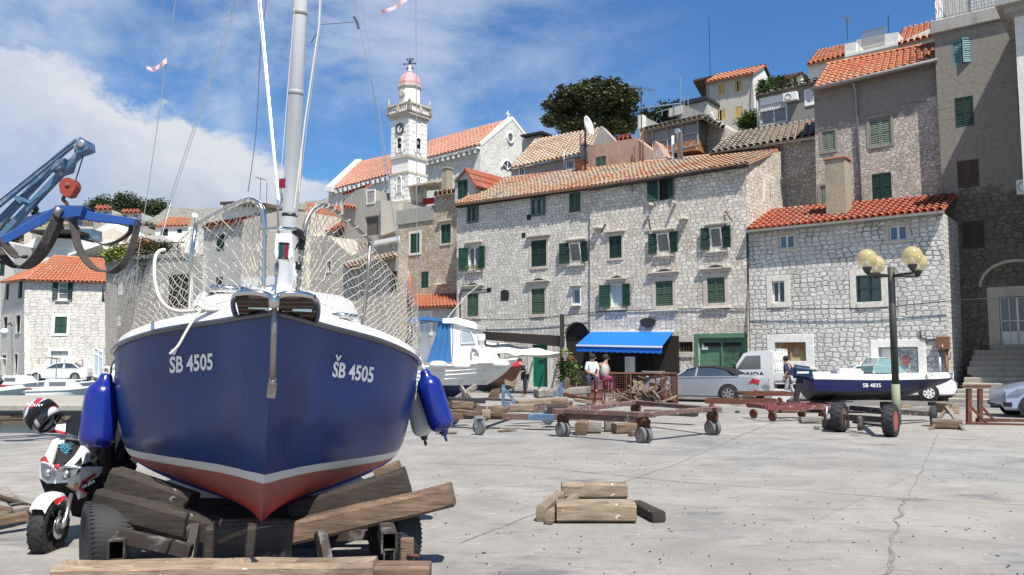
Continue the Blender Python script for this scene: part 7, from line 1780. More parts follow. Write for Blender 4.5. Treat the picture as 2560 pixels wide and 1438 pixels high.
# ---------------- cars: loft of rings (x forward length, y across)
def car(label,M,st,paintm,wheels,glassm='glass_dark',lamps=(),soft=None,hub='alu',wr=.31,group='cars parked on the quay',name='parked_car',trim='rubber',pill=True):
    t = thing(name,label,'car',M=M,group=group);n = len(st)
    def ring(s,side):
        x,zb,zm,zs,zr,wb,ws,wr_ = s;return [Vector((x,side * a,z)) for a,z in ((wb * .9,zb),(wb,zb + .06),(ws * 1.01,zm),(ws,zs),(wr_ + (ws - wr_) * .06,zr - .02 if zr > zs + .1 else zr),(wr_ * .8,zr + .025),(0,zr + .04))]
    m = MB();mg = MB();ms = MB()
    for side in (-1,1):
        Rg = [ring(s,side) for s in st]
        for i in range(n - 1):
            for j in range(6):
                q = [Rg[i][j],Rg[i][j + 1],Rg[i + 1][j + 1],Rg[i + 1][j]]
                tall = st[i][4] - st[i][3] > .25 and st[i + 1][4] - st[i + 1][3] > .25;one = (st[i][4] - st[i][3] > .25) != (st[i + 1][4] - st[i + 1][3] > .25)
                if j == 3 and (tall or one):(mg).add(q,[(0,1,2,3)])
                elif j in (4,5) and one:((mg if soft is None or i < soft else ms)).add(q,[(0,1,2,3)])
                elif j in (4,5) and tall and soft is not None:ms.add(q,[(0,1,2,3)])
                else:m.add(q,[(0,1,2,3)],0,True)
        for i in (0,n - 1):m.add(Rg[i] + [Vector((Rg[i][0].x,0,Rg[i][0].z))],[tuple(range(8))])
        if pill:
            tb = [i for i in range(n) if st[i][4] - st[i][3] > .25];a0,a1 = tb[0],tb[-1]
            for i,mm in ((a0,m),(a1,ms if soft is not None else m),((a0 + a1) // 2,m)):
                j = i - 1 if i == a0 else (i + 1 if i == a1 else i);mm.tube([Rg[j][3],Rg[i][4]],.035,5)
            (ms if soft is not None else m).tube([Rg[i][4] for i in tb],.03,5)
            m.tube([Rg[i][3] + Vector((0,side * .004,0)) for i in range(tb[0] - 1,tb[-1] + 2) if 0 <= i < n],.02,5)
    b = m.build('body',paintm,t);mg.build('windows',glassm,t,fix=False)
    if soft is not None:ms.build('soft_top','sc_matte',t)
    L0,L1 = st[0][0],st[-1][0]
    for x in wheels:
        for sd_ in (-1,1):
            hw = max(s[5] for s in st);ma = MB();Q = Matrix.Rotation(R(90),3,'X');ma.lathe([(wr * 1.17,0),(wr * 1.17,.02)],(x,sd_ * (hw + .018) + .01 * 1,wr),Q,24);ma.build('wheel_arch','interior',t)
            wo = mkwheel(t,(x,sd_ * (hw - .06),wr),wr,.2,R(90),hubm='interior',world=False);mr = MB();c = Vector((x,sd_ * (hw + .045),wr))
            for k in range(7):a = k * .8976;mr.bar(c,c + Vector((math.cos(a),0,math.sin(a))) * wr * .62,.07,.02,up=(0,1,0))
            mr.tube([c + Vector((math.cos(a * .349) * wr * .62,0,math.sin(a * .349) * wr * .62)) for a in range(18)],.016,5,closed=True);mr.build('hub_spokes',hub,wo)
    for nm,P,mt in lamps:
        for sd_ in (-1,1):MB().prism([Vector((x,sd_ * y,z)) for x,y,z in P],Vector((0,-sd_ * .08,0)) if nm != 'number_plate' else Vector((.01,0,0))).build(nm,mt,t,bevel=.006)
    return t
paint('car_silver',(0.42,0.45,0.50),.28,.5,.06,**{'Coat Weight':.6});paint('car_white',(0.74,0.74,0.71),.3,var=.05,**{'Coat Weight':.4});paint('car_blue',(0.36,0.43,0.55),.28,.4,.06,**{'Coat Weight':.6});paint('car_red',(0.34,0.02,0.03),.35,**{'Coat Weight':.4});paint('tail_red',(0.40,0.02,0.04),.15)
#   x, bottom, mid, belt, roof, half widths bottom / belt / roof ; front of the car at -x
SB = [(-2.45,.35,.5,.55,.58,.5,.5,.4),(-2.35,.22,.5,.66,.68,.78,.74,.6),(-1.6,.20,.5,.82,.85,.88,.86,.7),(-.75,.2,.5,.92,.96,.88,.88,.75),(-.35,.2,.5,.94,1.22,.88,.88,.62),(.1,.2,.5,.95,1.33,.88,.88,.58),(.7,.2,.5,.96,1.34,.88,.88,.58),(1.2,.2,.5,.97,1.25,.88,.88,.6),(1.7,.2,.5,.99,1.02,.88,.86,.72),(2.3,.24,.5,.96,.99,.86,.82,.7),(2.46,.3,.5,.88,.9,.78,.76,.6),(2.5,.38,.5,.6,.62,.7,.7,.5)]
tl_ = [('tail_lamp',[(2.10,.86,.74),(2.46,.80,.72),(2.48,.78,.86),(2.25,.84,.92)],'tail_red'),('reflector',[(2.28,.875,.44),(2.40,.86,.44),(2.40,.86,.50),(2.28,.875,.50)],'tail_red')]
car('silver convertible with a black soft top parked in front of the bar',gM(1752,1006,AFA + R(8)) @ Matrix.Translation((-.3,.9,0)),SB,'car_silver',(-1.45,1.35),soft=2,lamps=tl_,wr=.33)
HB = [(-1.95,.36,.5,.56,.6,.5,.52,.4),(-1.88,.2,.5,.7,.73,.74,.72,.6),(-1.3,.18,.5,.86,.9,.83,.82,.7),(-.85,.18,.5,.93,.98,.83,.83,.72),(-.25,.18,.5,.95,1.38,.83,.83,.6),(.4,.18,.5,.96,1.48,.83,.83,.6),(1.2,.18,.5,.98,1.46,.83,.83,.6),(1.75,.2,.5,.98,1.36,.82,.8,.56),(1.98,.26,.5,.95,.98,.78,.76,.6),(2.02,.36,.5,.6,.62,.7,.7,.5)]
hl = [('headlamp',[(-1.86,.76,.60),(-1.55,.83,.66),(-1.25,.835,.84),(-1.6,.80,.80)],'lens'),('fog_lamp_grille',[(-1.93,.72,.30),(-1.75,.80,.30),(-1.75,.80,.42),(-1.93,.72,.42)],'interior')]
hbk = car('pale blue hatchback nosing in at the right edge before the stone steps',gM(2595,1046,R(-14)) @ Matrix.Translation((1.15,.85,0)),HB,'car_blue',(-1.25,1.25),lamps=hl,hub='white_plastic',wr=.30)
WS = [(-2.3,.36,.5,.6,.64,.6,.6,.5),(-2.25,.22,.5,.72,.74,.8,.78,.6),(-1.3,.2,.5,.88,.9,.84,.82,.7),(-.8,.2,.5,.94,.97,.84,.84,.72),(-.2,.2,.5,.95,1.33,.84,.84,.62),(.5,.2,.5,.96,1.40,.84,.84,.6),(1.1,.2,.5,.96,1.36,.84,.84,.6),(1.65,.2,.5,.96,1.0,.84,.82,.7),(2.2,.22,.5,.93,.95,.82,.8,.66),(2.26,.36,.5,.6,.62,.7,.7,.5)]
car('white saloon half hidden behind the blue and white speedboat',gM(2250,1003,AFA + R(16)) @ Matrix.Translation((-.35,1.2,0)),[(-s[0] * 1.05,) + s[1:] for s in WS][::-1],'car_white',(-1.4,1.4),hub='white_plastic',lamps=[('lamp_lens',[(2.2,.78,.60),(2.42,.74,.60),(2.42,.74,.74),(2.2,.78,.74)],'lens')])
LW = gnd(178,953);LW.x -= .8;t0 = TR(LW.x,LW.y,0,R(4))
car('white boxy saloon parked in front of the square stone house across the basin',t0,WS,'car_white',(-1.4,1.4),hub='grey_paint',group='cars across the basin')
car('dark red car half hidden behind the nose of the white boxy saloon',TR(LW.x - 1.5,LW.y + 1.7,0,R(8)),HB,'car_red',(-1.25,1.25),hub='grey_paint',group='cars across the basin')
# ---------------- small lorry
tk = thing('pickup_truck','small white flatbed truck lettered NOA behind the silver convertible','truck',M=gM(1925,1004,AFA + R(3)) @ Matrix.Translation((0,1.5,0)))
def side_prism(name,P,hw,mat,par,bevel=.03):return MB().prism([Vector((x,-hw,z)) for x,z in P],(0,2 * hw,0)).build(name,mat,par,bevel=bevel,seg=2)
cab = side_prism('cab',[(-1.75,.45),(-.05,.45),(-.05,1.92),(-.25,1.98),(-.95,1.96),(-1.25,1.85),(-1.72,1.15),(-1.78,.8)],.82,'car_white',tk)
for sd_ in (-1,1):
    m = MB();m.prism([Vector((x,sd_ * .828,z)) for x,z in ((-1.55,1.22),(-.55,1.25),(-.55,1.78),(-1.15,1.76))],(0,sd_ * -.02,0));m.build('side_window','glass_grey',cab)
MB().prism([Vector((-1.27,-.7,1.80)),Vector((-1.27,.7,1.80)),Vector((-1.70,.74,1.20)),Vector((-1.70,-.74,1.20))],(-.03,0,.02)).build('windscreen','glass_dark',cab)
MB().prism([Vector((-1.62,-.95,z)) for z in (1.1,1.1,1.45,1.45)][:0] + [Vector((-1.62,-.85,1.12)),Vector((-1.62,-1.0,1.12)),Vector((-1.62,-1.0,1.42)),Vector((-1.62,-.85,1.42))],(.08,0,0)).build('mirror','black_plastic',cab)
m = MB();text_on(m,'NOA',(-.78,-.826,1.02),Vector((1,0,0)),Zv,.26,.03,sx=1.2);m.box((-.78,-.826,.88),(.5,.006,.07));paint('navy',(0.01,0.03,0.08),.5);m.build('lettering','navy',cab,fix=False)
m = MB();m.box((1.3,0,.72),(2.6,1.64,.14));m.build('bed','car_white',tk,bevel=.01)
for y in (-.82,.82):MB().box((1.3,y,.95),(2.6,.05,.34)).build('side_board','car_white',tk,bevel=.01)
m = MB()
for k in range(7):y = -.75 + k * .25;m.tube([(.02,y,.9),(.02,y,2.0)],.02,6)
for z in (1.3,1.7,2.02):m.tube([(.02,-.78,z),(.02,.78,z)],.025,6)
m.tube([(.02,-.78,2.02),(.35,-.78,2.0),(.35,-.78,1.0)],.02,6);m.build('headboard_rack','car_white',tk)
m = MB();m.box((.8,0,.55),(4.2,.8,.16));m.build('chassis','iron',tk)
for x in (-1.15,1.7):
    for y in (-.72,.72):mkwheel(tk,(x,y,.31),.31,.2,R(90),hubm='grey_paint',world=False)
# ---------------- white cabin boat
th = R(83);s0 = at(1291,904,26.5);WB = TR(s0.x,s0.y,0,th);WL = LF(WB)
wbt = thing('cabin_boat','white wooden cabin boat with a blue curtain on a cradle','cabin boat',M=WB)
z_s = s0.z;wh = Hull(6.4,[(0,0),(.5,.34),(1.2,.68),(2.2,.98),(3.5,1.08),(5,1.02),(6.4,.8)],[(0,z_s + .06),(1,z_s - .06),(2.5,z_s - .17),(4.5,z_s - .2),(6.4,z_s - .12)],[(0,.45),(1.2,.30),(3,.26),(6.4,.34)],[(0,0),(.35,.35),(.7,.95),(1,1.7)],[(0,1),(.35,.98),(.6,.88),(.78,.62),(.9,.25),(1,0)],[(0,1),(.3,.82),(.6,.55),(.85,.22),(1,0)],2.4)
def band_hull(n,c_up,c_lo,z0,stripe=None):
    def f(nm):
        m,t = newmat(nm);v = t.n('TexCoord').outputs['Object'];x,y,z = t.sep(v);b = t.noise(v,3,4)
        col = t.mix(t.mapr(z,z0 - .005,z0 + .005),c_lo,c_up);col = t.mix(t.math('MULTIPLY',t.mapr(b,.5,.75),.3),col,sc3(c_lo,1.3))
        if stripe:col = t.mix(t.math('MULTIPLY',t.mapr(z,stripe[0] - .004,stripe[0]),t.mapr(z,stripe[1] + .004,stripe[1])),col,stripe[2])
        return finish(m,t,col,.4,0)
    MATF[n] = f
band_hull('hull_white',(0.72,0.72,0.70),(0.012,0.018,0.085),.80)
m = wh.mesh(30,16);wh.transom(m);m.build('hull','hull_white',wbt)
m = MB()
for sd_ in (-1,1):
    m.tube(wh.sheer(0,1,30,.02,.02,0,sd_),.035,6)
    for v in (.14,.25,.36):m.tube(wh.sheer(.12,1,24,.012,0,v,sd_),.014,4)
m.build('rubbing_strake','white_paint',wbt)
m = MB();rL = wh.sheer(0,1,30,-.01,.04,0,1);rR = wh.sheer(0,1,30,-.01,.04,0,-1);m.loft([rL,rR],closed=False,caps=False);m.build('deck','white_paint',wbt)
W2 = lambda x,y,lx=-.72:WL.px(x,y,lx,0)
def wpr(name,P,mat,w_=1.44,lx=-.72,par=None,bev=.015):return MB().prism([W2(x,y,lx) for x,y in P],(w_,0,0)).build(name,mat,par or wbt,bevel=bev)
cb = wpr('cabin',((1128,908),(1126,812),(1190,826),(1194,862),(1206,872),(1222,876),(1240,908)),'car_white')
wpr('cabin_roof',((1106,796),(1135,795),(1193,812),(1193,824),(1135,809),(1106,808)),'car_white',1.6,-.8)
wpr('window',((1152,823),(1176,827),(1188,858),(1153,859)),'glass_pale',.01,-.735,cb,.002)
m = MB();P = [W2(x,y,-.74) for x,y in ((1152,823),(1176,827),(1188,858),(1153,859))];m.tube(P,.02,5,closed=True);m.build('window_frame','white_frame',cb)
m = MB();m.tube(smooth_pts([W2(x,y,-.735) for x,y in ((1179,896),(1178,884),(1183,873),(1191,877),(1196,887))]),.03,5);m.tube([W2(1182,874,-.735),W2(1180,869,-.735)],.02,5);m.tube([W2(1185,886,-.735),W2(1191,885,-.735)],.012,4);m.build('fish_emblem','grey_paint',cb)
paint('canvas_blue',(0.03,0.15,0.36),.8,0,.15,4.0,bs=.2)
m = MB();cols = []
for k in range(13):
    f_ = k / 12;x0 = 1098 + f_ * 33;x1 = 1066 + f_ * 64;w_ = math.sin(k * 1.9) * .05;cols.append([W2(x0,800,-.72 + w_ * .4),W2((x0 + x1) / 2 + 3,852,-.72 + w_),W2(x1,906,-.72 + w_)])
m.loft(cols,closed=False,caps=False);m.build('curtain','canvas_blue',wbt)
m = MB();m.prism([W2(x,y,-.8) for x,y in ((1020,797),(1060,793),(1106,796),(1106,804),(1060,800),(1020,806))],(1.5,0,0));m.build('awning','canvas_blue',wbt)
m = MB();m.tube([W2(1025,806,-.7),W2(1025,905,-.7)],.02,6);m.tube([W2(1045,803,-.7),W2(1085,805,-.7)],.02,5);m.build('awning_frame','steel_dull',wbt)
m = MB();m.prism([W2(x,y,.2) for x,y in ((1040,905),(1040,828),(1072,830),(1080,905))],(.05,0,0));m.build('aft_screen','car_white',wbt)
m = MB();rope(m,[W2(1118,797,0),W2(1128,783,0),W2(1165,740,0),W2(1195,715,0)],.012,n=2);m.tube([W2(1135,794,-.5),W2(1190,808,-.5)],.02,5);m.build('roof_rail','white_frame',wbt)
m = MB();m.box(W2(1205,843,-.5),(.14,.2,.2));m.tube([W2(1190,838,-.5),W2(1203,838,-.5)],.03,6);m.build('spotlight','white_plastic',wbt)
for i,(x,y) in enumerate(((1095,912),(1153,915),(1252,911))):
    c_ = WB @ W2(x,y,-1.12 if i < 2 else -.62);t_ = MB().lathe([(.03,-.28),(.1,-.2),(.12,-.1),(.12,.1),(.1,.2),(.03,.28)],c_,Matrix.Rotation(R(90),3,'Y'),14).build('boat_fender','fender_white');tag(t_,('beige sausage fender lying on the rail below the blue curtain','white sausage fender hung under the cabin window of the cabin boat','white fender at the bow of the cabin boat')[i],'fender','fenders on the white cabin boat')
# cradle props under it
for a,b,lb in (((1120,1012,24.5),(1190,965,25.3),'long grey prop leaning right under the white cabin boat'),((1152,968,25),(1180,1012,24.3),'short pale prop crossing the long grey prop'),((1168,985,24.6),(1198,1020,24),'thin prop beside the pale prop under the cabin boat')):beam(lb,at(*a),at(*b),.09,.16,'timber_grey','props under the cabin boat')
o = MB().prism([at(1218,998,25.8),at(1248,998,25.8),at(1252,970,25.8),at(1228,975,25.8)],(0,.2,0)).build('keel_block','timber_mid',None,bevel=.02);tag(o,'orange brown wedge under the bow of the white cabin boat','block')
wb_ = gnd(1255,1005)
# ---------------- second, reddish boat behind with its worker
rb0 = at(1290,930,31.5);rbt = thing('boat_hull','dark upturned boat bow being repaired behind the white cabin boat','boat',M=TR(rb0.x + .2,rb0.y,0,R(35)))
h2 = Hull(3.2,[(0,0),(.6,.45),(1.5,.75),(3.2,.8)],[(0,1.35),(1,1.25),(3.2,1.15)],[(0,.5),(1,.35),(3.2,.35)],[(0,0),(1,.6)],[(0,1),(.5,.9),(1,0)],[(0,1),(.5,.6),(1,0)],1.5)
band_hull('hull_rust',(0.16,0.05,0.035),(0.03,0.025,0.03),.7);m = h2.mesh(14,8);h2.transom(m);m.build('hull','hull_rust',rbt)
m = MB();m.loft([h2.sheer(0,1,14,0,.02,0,1),[p + Vector((-p.x,0,.2)) for p in h2.sheer(0,1,14,0,.02,0,1)],h2.sheer(0,1,14,0,.02,0,-1)],closed=False,caps=False);m.build('red_cover','car_red',rbt)
# ---------------- pergola with shade sail, awning, plants
pg = thing('pergola','dark wooden pergola beam and posts before the stone house','pergola',FA.pt(1405,985,-3.4));
PQ = lambda x,y,q=-3.4:FA.pt(x,y,q)
m = MB();m.hexa([PQ(1195,848),PQ(1412,868),PQ(1412,868,-3.1),PQ(1195,848,-3.1),PQ(1195,828),PQ(1412,840),PQ(1412,840,-3.1),PQ(1195,828,-3.1)]);m.build('beam','dark_wood',pg,world=True,bevel=.02)
for a,b,q,w_ in ((1405,992,-3.4,.2),(1212,985,-3.4,.16),(1404,870,-1.0,.12)):MB().bar(PQ(a,b,q),PQ(a,786 if a == 1405 else 845,q),w_,w_).build('post','dark_wood',pg,world=True)
m = MB()
for k in range(7):x = 1215 + k * 32;m.bar(PQ(x,846 + k * 2,-3.3),PQ(x,848 + k * 2,-.3),.08,.12)
m.build('rafter','dark_wood',pg,world=True);tag(pg.children[-1] if False else bpy.data.objects['rafter'],kind='stuff')
paint('sail_cloth',(0.62,0.60,0.55),.9,var=.08,bs=.2)
m = MB();sail = []
for i in range(13):
    f_ = i / 12;a = PQ(1213,853,-2.6).lerp(PQ(1400,880,-3.6),f_);b = PQ(1232,880,-5.4).lerp(PQ(1345,893,-5.0),f_) if i < 10 else PQ(1232,880,-5.4).lerp(PQ(1345,893,-5.0),.75).lerp(PQ(1400,882,-3.8),(i - 9) / 3)
    sail.append([a.lerp(b,j / 6) - Vector((0,0,.22 * math.sin(math.pi * j / 6) + .05 * math.sin(i * 1.3))) for j in range(7)])
m.loft(sail,closed=False,caps=False);tag(m.build('shade_sail','sail_cloth'),'white cloth shade sail stretched beneath the pergola beam','shade sail')
aw = thing('awning','bright blue awning with a scalloped valance over the bar','awning',FA.pt(1570,985,-.1))
paint('awning_blue',(0.0,0.13,0.55),.7,var=.06)
w1,w2 = FA.pt(1478,829,-.14),FA.pt(1683,829,-.14);q2 = -1.9
f1,f2 = FA.pt(1441,862,q2),FA.pt(1655,866,q2)
m = MB();m.hexa([w1 - Zv * .02,w2 - Zv * .02,f2 - Zv * .02,f1 - Zv * .02,w1,w2,f2,f1]);m.build('cloth','awning_blue',aw,world=True,fix=True)
m = MB();m.bar(f1 - Zv * .03,f2 - Zv * .03,.08,.08);m.bar(w1,w2,.1,.1);m.build('front_bar','white_paint',aw,world=True)
m = MB();P = [];n = 45;P = [f1.lerp(f2,i / n) - Zv * (.30 + .05 * abs(math.sin(i / n * math.pi * 15))) for i in range(n + 1)];T2_ = [f1.lerp(f2,i / n) - Zv * .06 for i in range(n + 1)];m.loft([T2_,P],closed=False,caps=False);m.build('valance','awning_blue',aw,world=True)
m = MB();m.bar(w1.lerp(w2,.08) - Zv * .3,f1.lerp(f2,.08) - Zv * .05,.04,.04);m.bar(w1.lerp(w2,.92) - Zv * .3,f1.lerp(f2,.92) - Zv * .05,.04,.04);m.build('folding_arm','white_paint',aw,world=True)
mb_ = thing('menu_board','white menu board standing under the blue awning','menu board',FA.pt(1573,990,-.9));a,b = FA.pt(1562,892,-.9),FA.pt(1588,935,-.9)
MB().hexa([FA.w(u,q,z) for z in (b.z,a.z) for u,q in ((FA.u(a),-.9),(FA.u(b),-.9),(FA.u(b),-.84),(FA.u(a),-.84))]).build('panel','white_plastic',mb_,world=True)
m = MB();
for u in (FA.u(a),FA.u(b)):m.bar(FA.w(u,-.87,0),FA.w(u,-.87,a.z + .05),.05,.05)
m.build('frame','iron',mb_,world=True)
m = MB();
for k in range(9):z = a.z - .12 - k * .1;m.bar(FA.w(FA.u(a) + .08,-.906,z),FA.w(FA.u(a) + .08 + random.uniform(.15,.26),-.906,z),.004,.02);
o = m.build('menu_lines','grey_paint',mb_,world=True);tag(o,kind='stuff')
pb = thing('flower_basket','white hanging flower basket on the pergola post','flower basket',PQ(1413,890,-3.8));c_ = PQ(1413,888,-3.8)
MB().lathe([(.1,-.15),(.16,.1),(.17,.12)],c_,None,12).build('pot','white_plastic',pb,world=True);m = MB();m.tube([c_ + Vector((-.14,0,.1)),c_ + Vector((0,0,.55)),c_ + Vector((.14,0,.1))],.01,4);m.build('hanger','white_plastic',pb,world=True)
m = MB()
for _ in range(260):leafquad(m,c_ + Vector((random.gauss(0,.12),random.gauss(0,.12),random.gauss(.13,.08))),.05)
m.build('foliage','leaf_yellow',pb,world=True,fix=False)
b = PQ(1418,985,-3.3);m = MB();t_ = thing('potted_bush','leafy green bush in a pot with orange flowers by the dark archway','bush',(b.x,b.y,0));MB().lathe([(.2,0),(.27,.4),(.28,.42)],(0,0,0),None,14).build('pot','brick_red',t_);MB().tube([(0,0,.2),(0,0,1.2)],.03,6).build('stem','bark',t_)
for _ in range(2200):leafquad(m,Vector((random.gauss(0,.24),random.gauss(0,.2),random.uniform(.45,1.55))),.06)
m.build('foliage','leaf_green',t_,fix=False);m = MB()
for _ in range(260):leafquad(m,Vector((random.gauss(0,.15),random.gauss(0,.15),random.uniform(1.5,1.85))),.05)
m.build('blossom','leaf_red',t_,fix=False)
def pot(x,q,lb,n=300):pass
# ---------------- stools
def stool():
    t = thing('bar_stool','','stool',group='bar stools under the blue awning');MB().lathe([(.16,.70),(.17,.72),(.165,.74),(.001,.74)],(0,0,0),None,16).build('seat','tan_wood',t)
    for sx in (-1,1):
        for sy in (-1,1):MB().bar((sx * .12,sy * .12,.71),(sx * .18,sy * .18,0),.03,.03).build('leg','tan_wood',t)
    m = MB()
    for z in (.22,.45):
        k = .12 + .06 * (1 - z / .71)
        for a,b in (((-k,-k),(k,-k)),((k,-k),(k,k)),((k,k),(-k,k)),((-k,k),(-k,-k))):m.bar((*a,z),(*b,z),.02,.02)
    m.build('rung','tan_wood',t);return t
s_ = stool();s_['label'] = 'bar stool left of the couple, nearest the archway'
b = FA.pt(1445,978,-1.4);s_.matrix_basis = TR(b.x,b.y,0,.3);WM[s_.name] = s_.matrix_basis
for x,q,lb in ((1526,-1.3,'bar stool right of the couple by the menu board'),(1482,-1.2,'bar stool directly behind the seated couple')):b = FA.pt(x,985,q);dup(s_,TR(b.x,b.y,0,x * .1),lb)
# ---------------- people (one skinned surface each, clothes as children)
def skin(name,V,E,Rd,mat,par,root=0,lv=1):
    me = bpy.data.meshes.new(name);me.from_pydata([tuple(v) for v in V],E,[]);me.materials.append(MAT(mat));o = link(bpy.data.objects.new(name,me),par)
    o.modifiers.new('s','SKIN');sv = me.skin_vertices[0].data
    for i,r in enumerate(Rd):sv[i].radius = (r,r) if not hasattr(r,'__len__') else r
    for i in range(len(V)):sv[i].use_root = (i == root)
    o.modifiers.new('u','SUBSURF').levels = lv;o.modifiers['u'].render_levels = lv;o.modifiers['s'].use_smooth_shade = True;return o
for n_,c_ in (('skin',(0.42,0.24,0.17)),('hair',(0.02,0.015,0.012)),('shirt_white',(0.62,0.64,0.70)),('shirt_navy',(0.02,0.025,0.06)),('cloth_grey',(0.33,0.31,0.33)),('cloth_pink',(0.35,0.06,0.14)),('cloth_black',(0.015,0.015,0.017)),('cloth_beige',(0.45,0.42,0.38))):paint(n_,c_,.8,var=.12)
def person(label,M,J,top,legs,hold=None,bare=False):
    """J: joints pelvis chest neck head, shoulders, elbows, hands, hips, knees, feet (local metres)"""
    t = thing('person',label,'person',M=M,group='people on the quay');K = ['pelvis','chest','neck','head','sl','el','hl','sr','er','hr','pl','kl','fl','pr','kr','fr','tl','tr','crown']
    V = [Vector(J[k]) for k in K[:16]];V += [V[12] + Vector(J.get('toe',(0,-.14,-.02))),V[15] + Vector(J.get('toe',(0,-.14,-.02))),V[3] + Vector((0,-.02,.10))]
    E = [(0,1),(1,2),(2,3),(1,4),(4,5),(5,6),(1,7),(7,8),(8,9),(0,10),(10,11),(11,12),(0,13),(13,14),(14,15),(12,16),(15,17),(3,18)]
    skin('body',V,E,[.13,.14,.05,.085,.055,.04,.03,.055,.04,.03,.085,.06,.04,.085,.06,.04,.03,.03,.075],'skin',t)
    skin('shirt',[V[i] for i in (0,1,4,7,5,8)] if not bare else [V[0],V[1],V[2]],[(0,1),(1,2),(1,3),(2,4),(3,5)] if not bare else [(0,1),(1,2)],[(.17,.14),(.19,.14),.075,.075,.06,.06] if not bare else [(.18,.15),(.18,.15),.06],top,t)
    skin('trousers',[V[i] for i in (0,10,11,12,13,14,15)],[(0,1),(1,2),(2,3),(0,4),(4,5),(5,6)],[.15,.10,.075,.055,.10,.075,.055],legs,t)
    f = J.get('face',(0,-1,0));f = Vector(f).normalized();h = V[3];m = MB();m.ball(h - f * .025 + Zv * .06,.115,12,sq=(1,1,.95));m.build('hair','hair',t)
    s_ = f.cross(Zv).normalized();m = MB();m.ball(h + f * .105 + Zv * .0,.018,6)
    m.build('nose','skin',t)
    for k in (-1,1):MB().ball(h + f * .09 + s_ * k * .035 + Zv * .03,.011,6).build('eye','cloth_black',t)
    for q in (6,9):
        d = (V[q] - V[q - 1]).normalized();sd = d.cross(Vector((.3,.2,1))).normalized();m = MB();m.ball(V[q] + d * .05,.042,8,sq=(1,.7,1.1))
        for k in range(4):a = V[q] + d * .07 + sd * (k - 1.5) * .02;m.tube([a,a + d * (.045,.05,.048,.038)[k],a + d * .075 - Zv * .02],.009,5)
        m.tube([V[q] + d * .03 + sd * .035,V[q] + d * .06 + sd * .06],.010,5);m.build('hand','skin',t)
    return t
walk = dict(pelvis=(0,0,.92),chest=(-.05,0,1.30),neck=(-.07,0,1.48),head=(-.10,0,1.60),sl=(-.05,-.19,1.42),el=(.03,-.24,1.16),hl=(-.08,-.24,.92),sr=(-.05,.19,1.42),er=(.1,.24,1.17),hr=(.02,.26,.93),pl=(0,-.09,.88),kl=(-.06,-.1,.50),fl=(-.28,-.1,.10),pr=(0,.09,.88),kr=(.08,.1,.48),fr=(.36,.1,.16),face=(-1,0,0),toe=(-.14,0,-.02))
pw = gnd(1973,1006);ps = person('dark haired person in a navy shirt walking left past the lorry with a white bag',TR(pw.x,pw.y,0,AFA),walk,'shirt_navy','cloth_grey')
m = MB();m.prism([(-.52,-.26,.10),(.12,-.26,.02),(.16,-.26,.42),(-.42,-.26,.52)],(0,-.14,0));o = m.build('shopping_bag','white_plastic',None,TR(pw.x,pw.y,0,AFA),bevel=.03);tag(o,'white bag carried low by the walking person','bag')
def sit(z,s=1):return dict(pelvis=(0,0,z + .12),chest=(.04 * s,.02,z + .48),neck=(.06 * s,0,z + .64),head=(.08 * s,-.02,z + .76),sl=(-.12,0,z + .58),el=(-.17,-.08,z + .32),hl=(.05,-.22,z + .22),sr=(.20,0,z + .58),er=(.26,-.06,z + .32),hr=(.2,-.22,z + .2),pl=(-.08,-.03,z + .10),kl=(-.12,-.38,z + .08),fl=(-.1,-.40,z - .36),pr=(.08,-.03,z + .10),kr=(.14,-.38,z + .08),fr=(.14,-.42,z - .34),face=(s,-.4,0))
bp = gnd(1487,1016)
person('man in a white shirt sitting on the rusty barrel',TR(bp.x - .12,bp.y + .1,0),sit(.90),'shirt_white','shirt_navy')
person('woman in a pale vest sitting with her back turned beside the man in white',TR(bp.x + .38,bp.y + .42,0,R(150)),sit(.88,-1),'cloth_beige','cloth_pink',bare=True)
wk = gnd(1312,992);stand = dict(walk);stand.update(kl=(-.02,-.1,.5),fl=(0,-.1,.08),kr=(.02,.1,.5),fr=(.02,.1,.08),hl=(-.3,-.2,1.05),hr=(-.32,.15,1.1),el=(-.08,-.26,1.12),er=(-.06,.24,1.14),chest=(-.12,0,1.28),neck=(-.18,0,1.42),head=(-.24,0,1.52),sl=(-.14,-.19,1.38),sr=(-.14,.19,1.38))
person('dark clothed worker bending over beside the red covered boat hull',TR(wk.x,wk.y,0,.2),stand,'cloth_black','cloth_black')
# ---------------- rusty barrel, scrap cage
bt_ = thing('oil_barrel','rusty oil barrel used as a seat','barrel',(bp.x,bp.y,0));paint('rust_barrel',(0.14,0.055,0.035),.8,.1,.4,5.0,dirt=(0.42,0.36,0.28),dscale=2.2,dlo=.52)
MB().lathe([(.285,0),(.29,.02),(.28,.04),(.28,.29),(.295,.30),(.28,.31),(.28,.58),(.295,.59),(.28,.60),(.28,.86),(.29,.88),(.285,.90),(.27,.88),(.001,.88)],(0,0,0),None,24).build('drum','rust_barrel',bt_)
cg = thing('scrap_cage','rusty mesh cage heaped with scrap wood beside the barrel','cage',M=gM(1512,1014));CL = LF(WM[cg.name]);w_ = (gnd(1694,1014) - gnd(1512,1014)).length;hC = 1.12
m = MB()
for y in (0,1.1):
    for z in (.06,hC):m.tube([(0,y,z),(w_,y,z)],.028,5)
for x in (0,w_ * .36,w_ * .78,w_):
    for y in (0,1.1):m.tube([(x,y,0),(x,y,hC)],.03,5)
for x in (0,w_):
    for z in (.06,hC):m.tube([(x,0,z),(x,1.1,z)],.028,5)
m.build('frame','rust',cg);m = MB()
for k in range(24):x = w_ * .78 + (w_ * .22) * k / 24 if k < 8 else w_;m.tube([(x,0 if k < 8 else (k - 8) / 16 * 1.1,.06),(x,0 if k < 8 else (k - 8) / 16 * 1.1,hC)],.007,3)
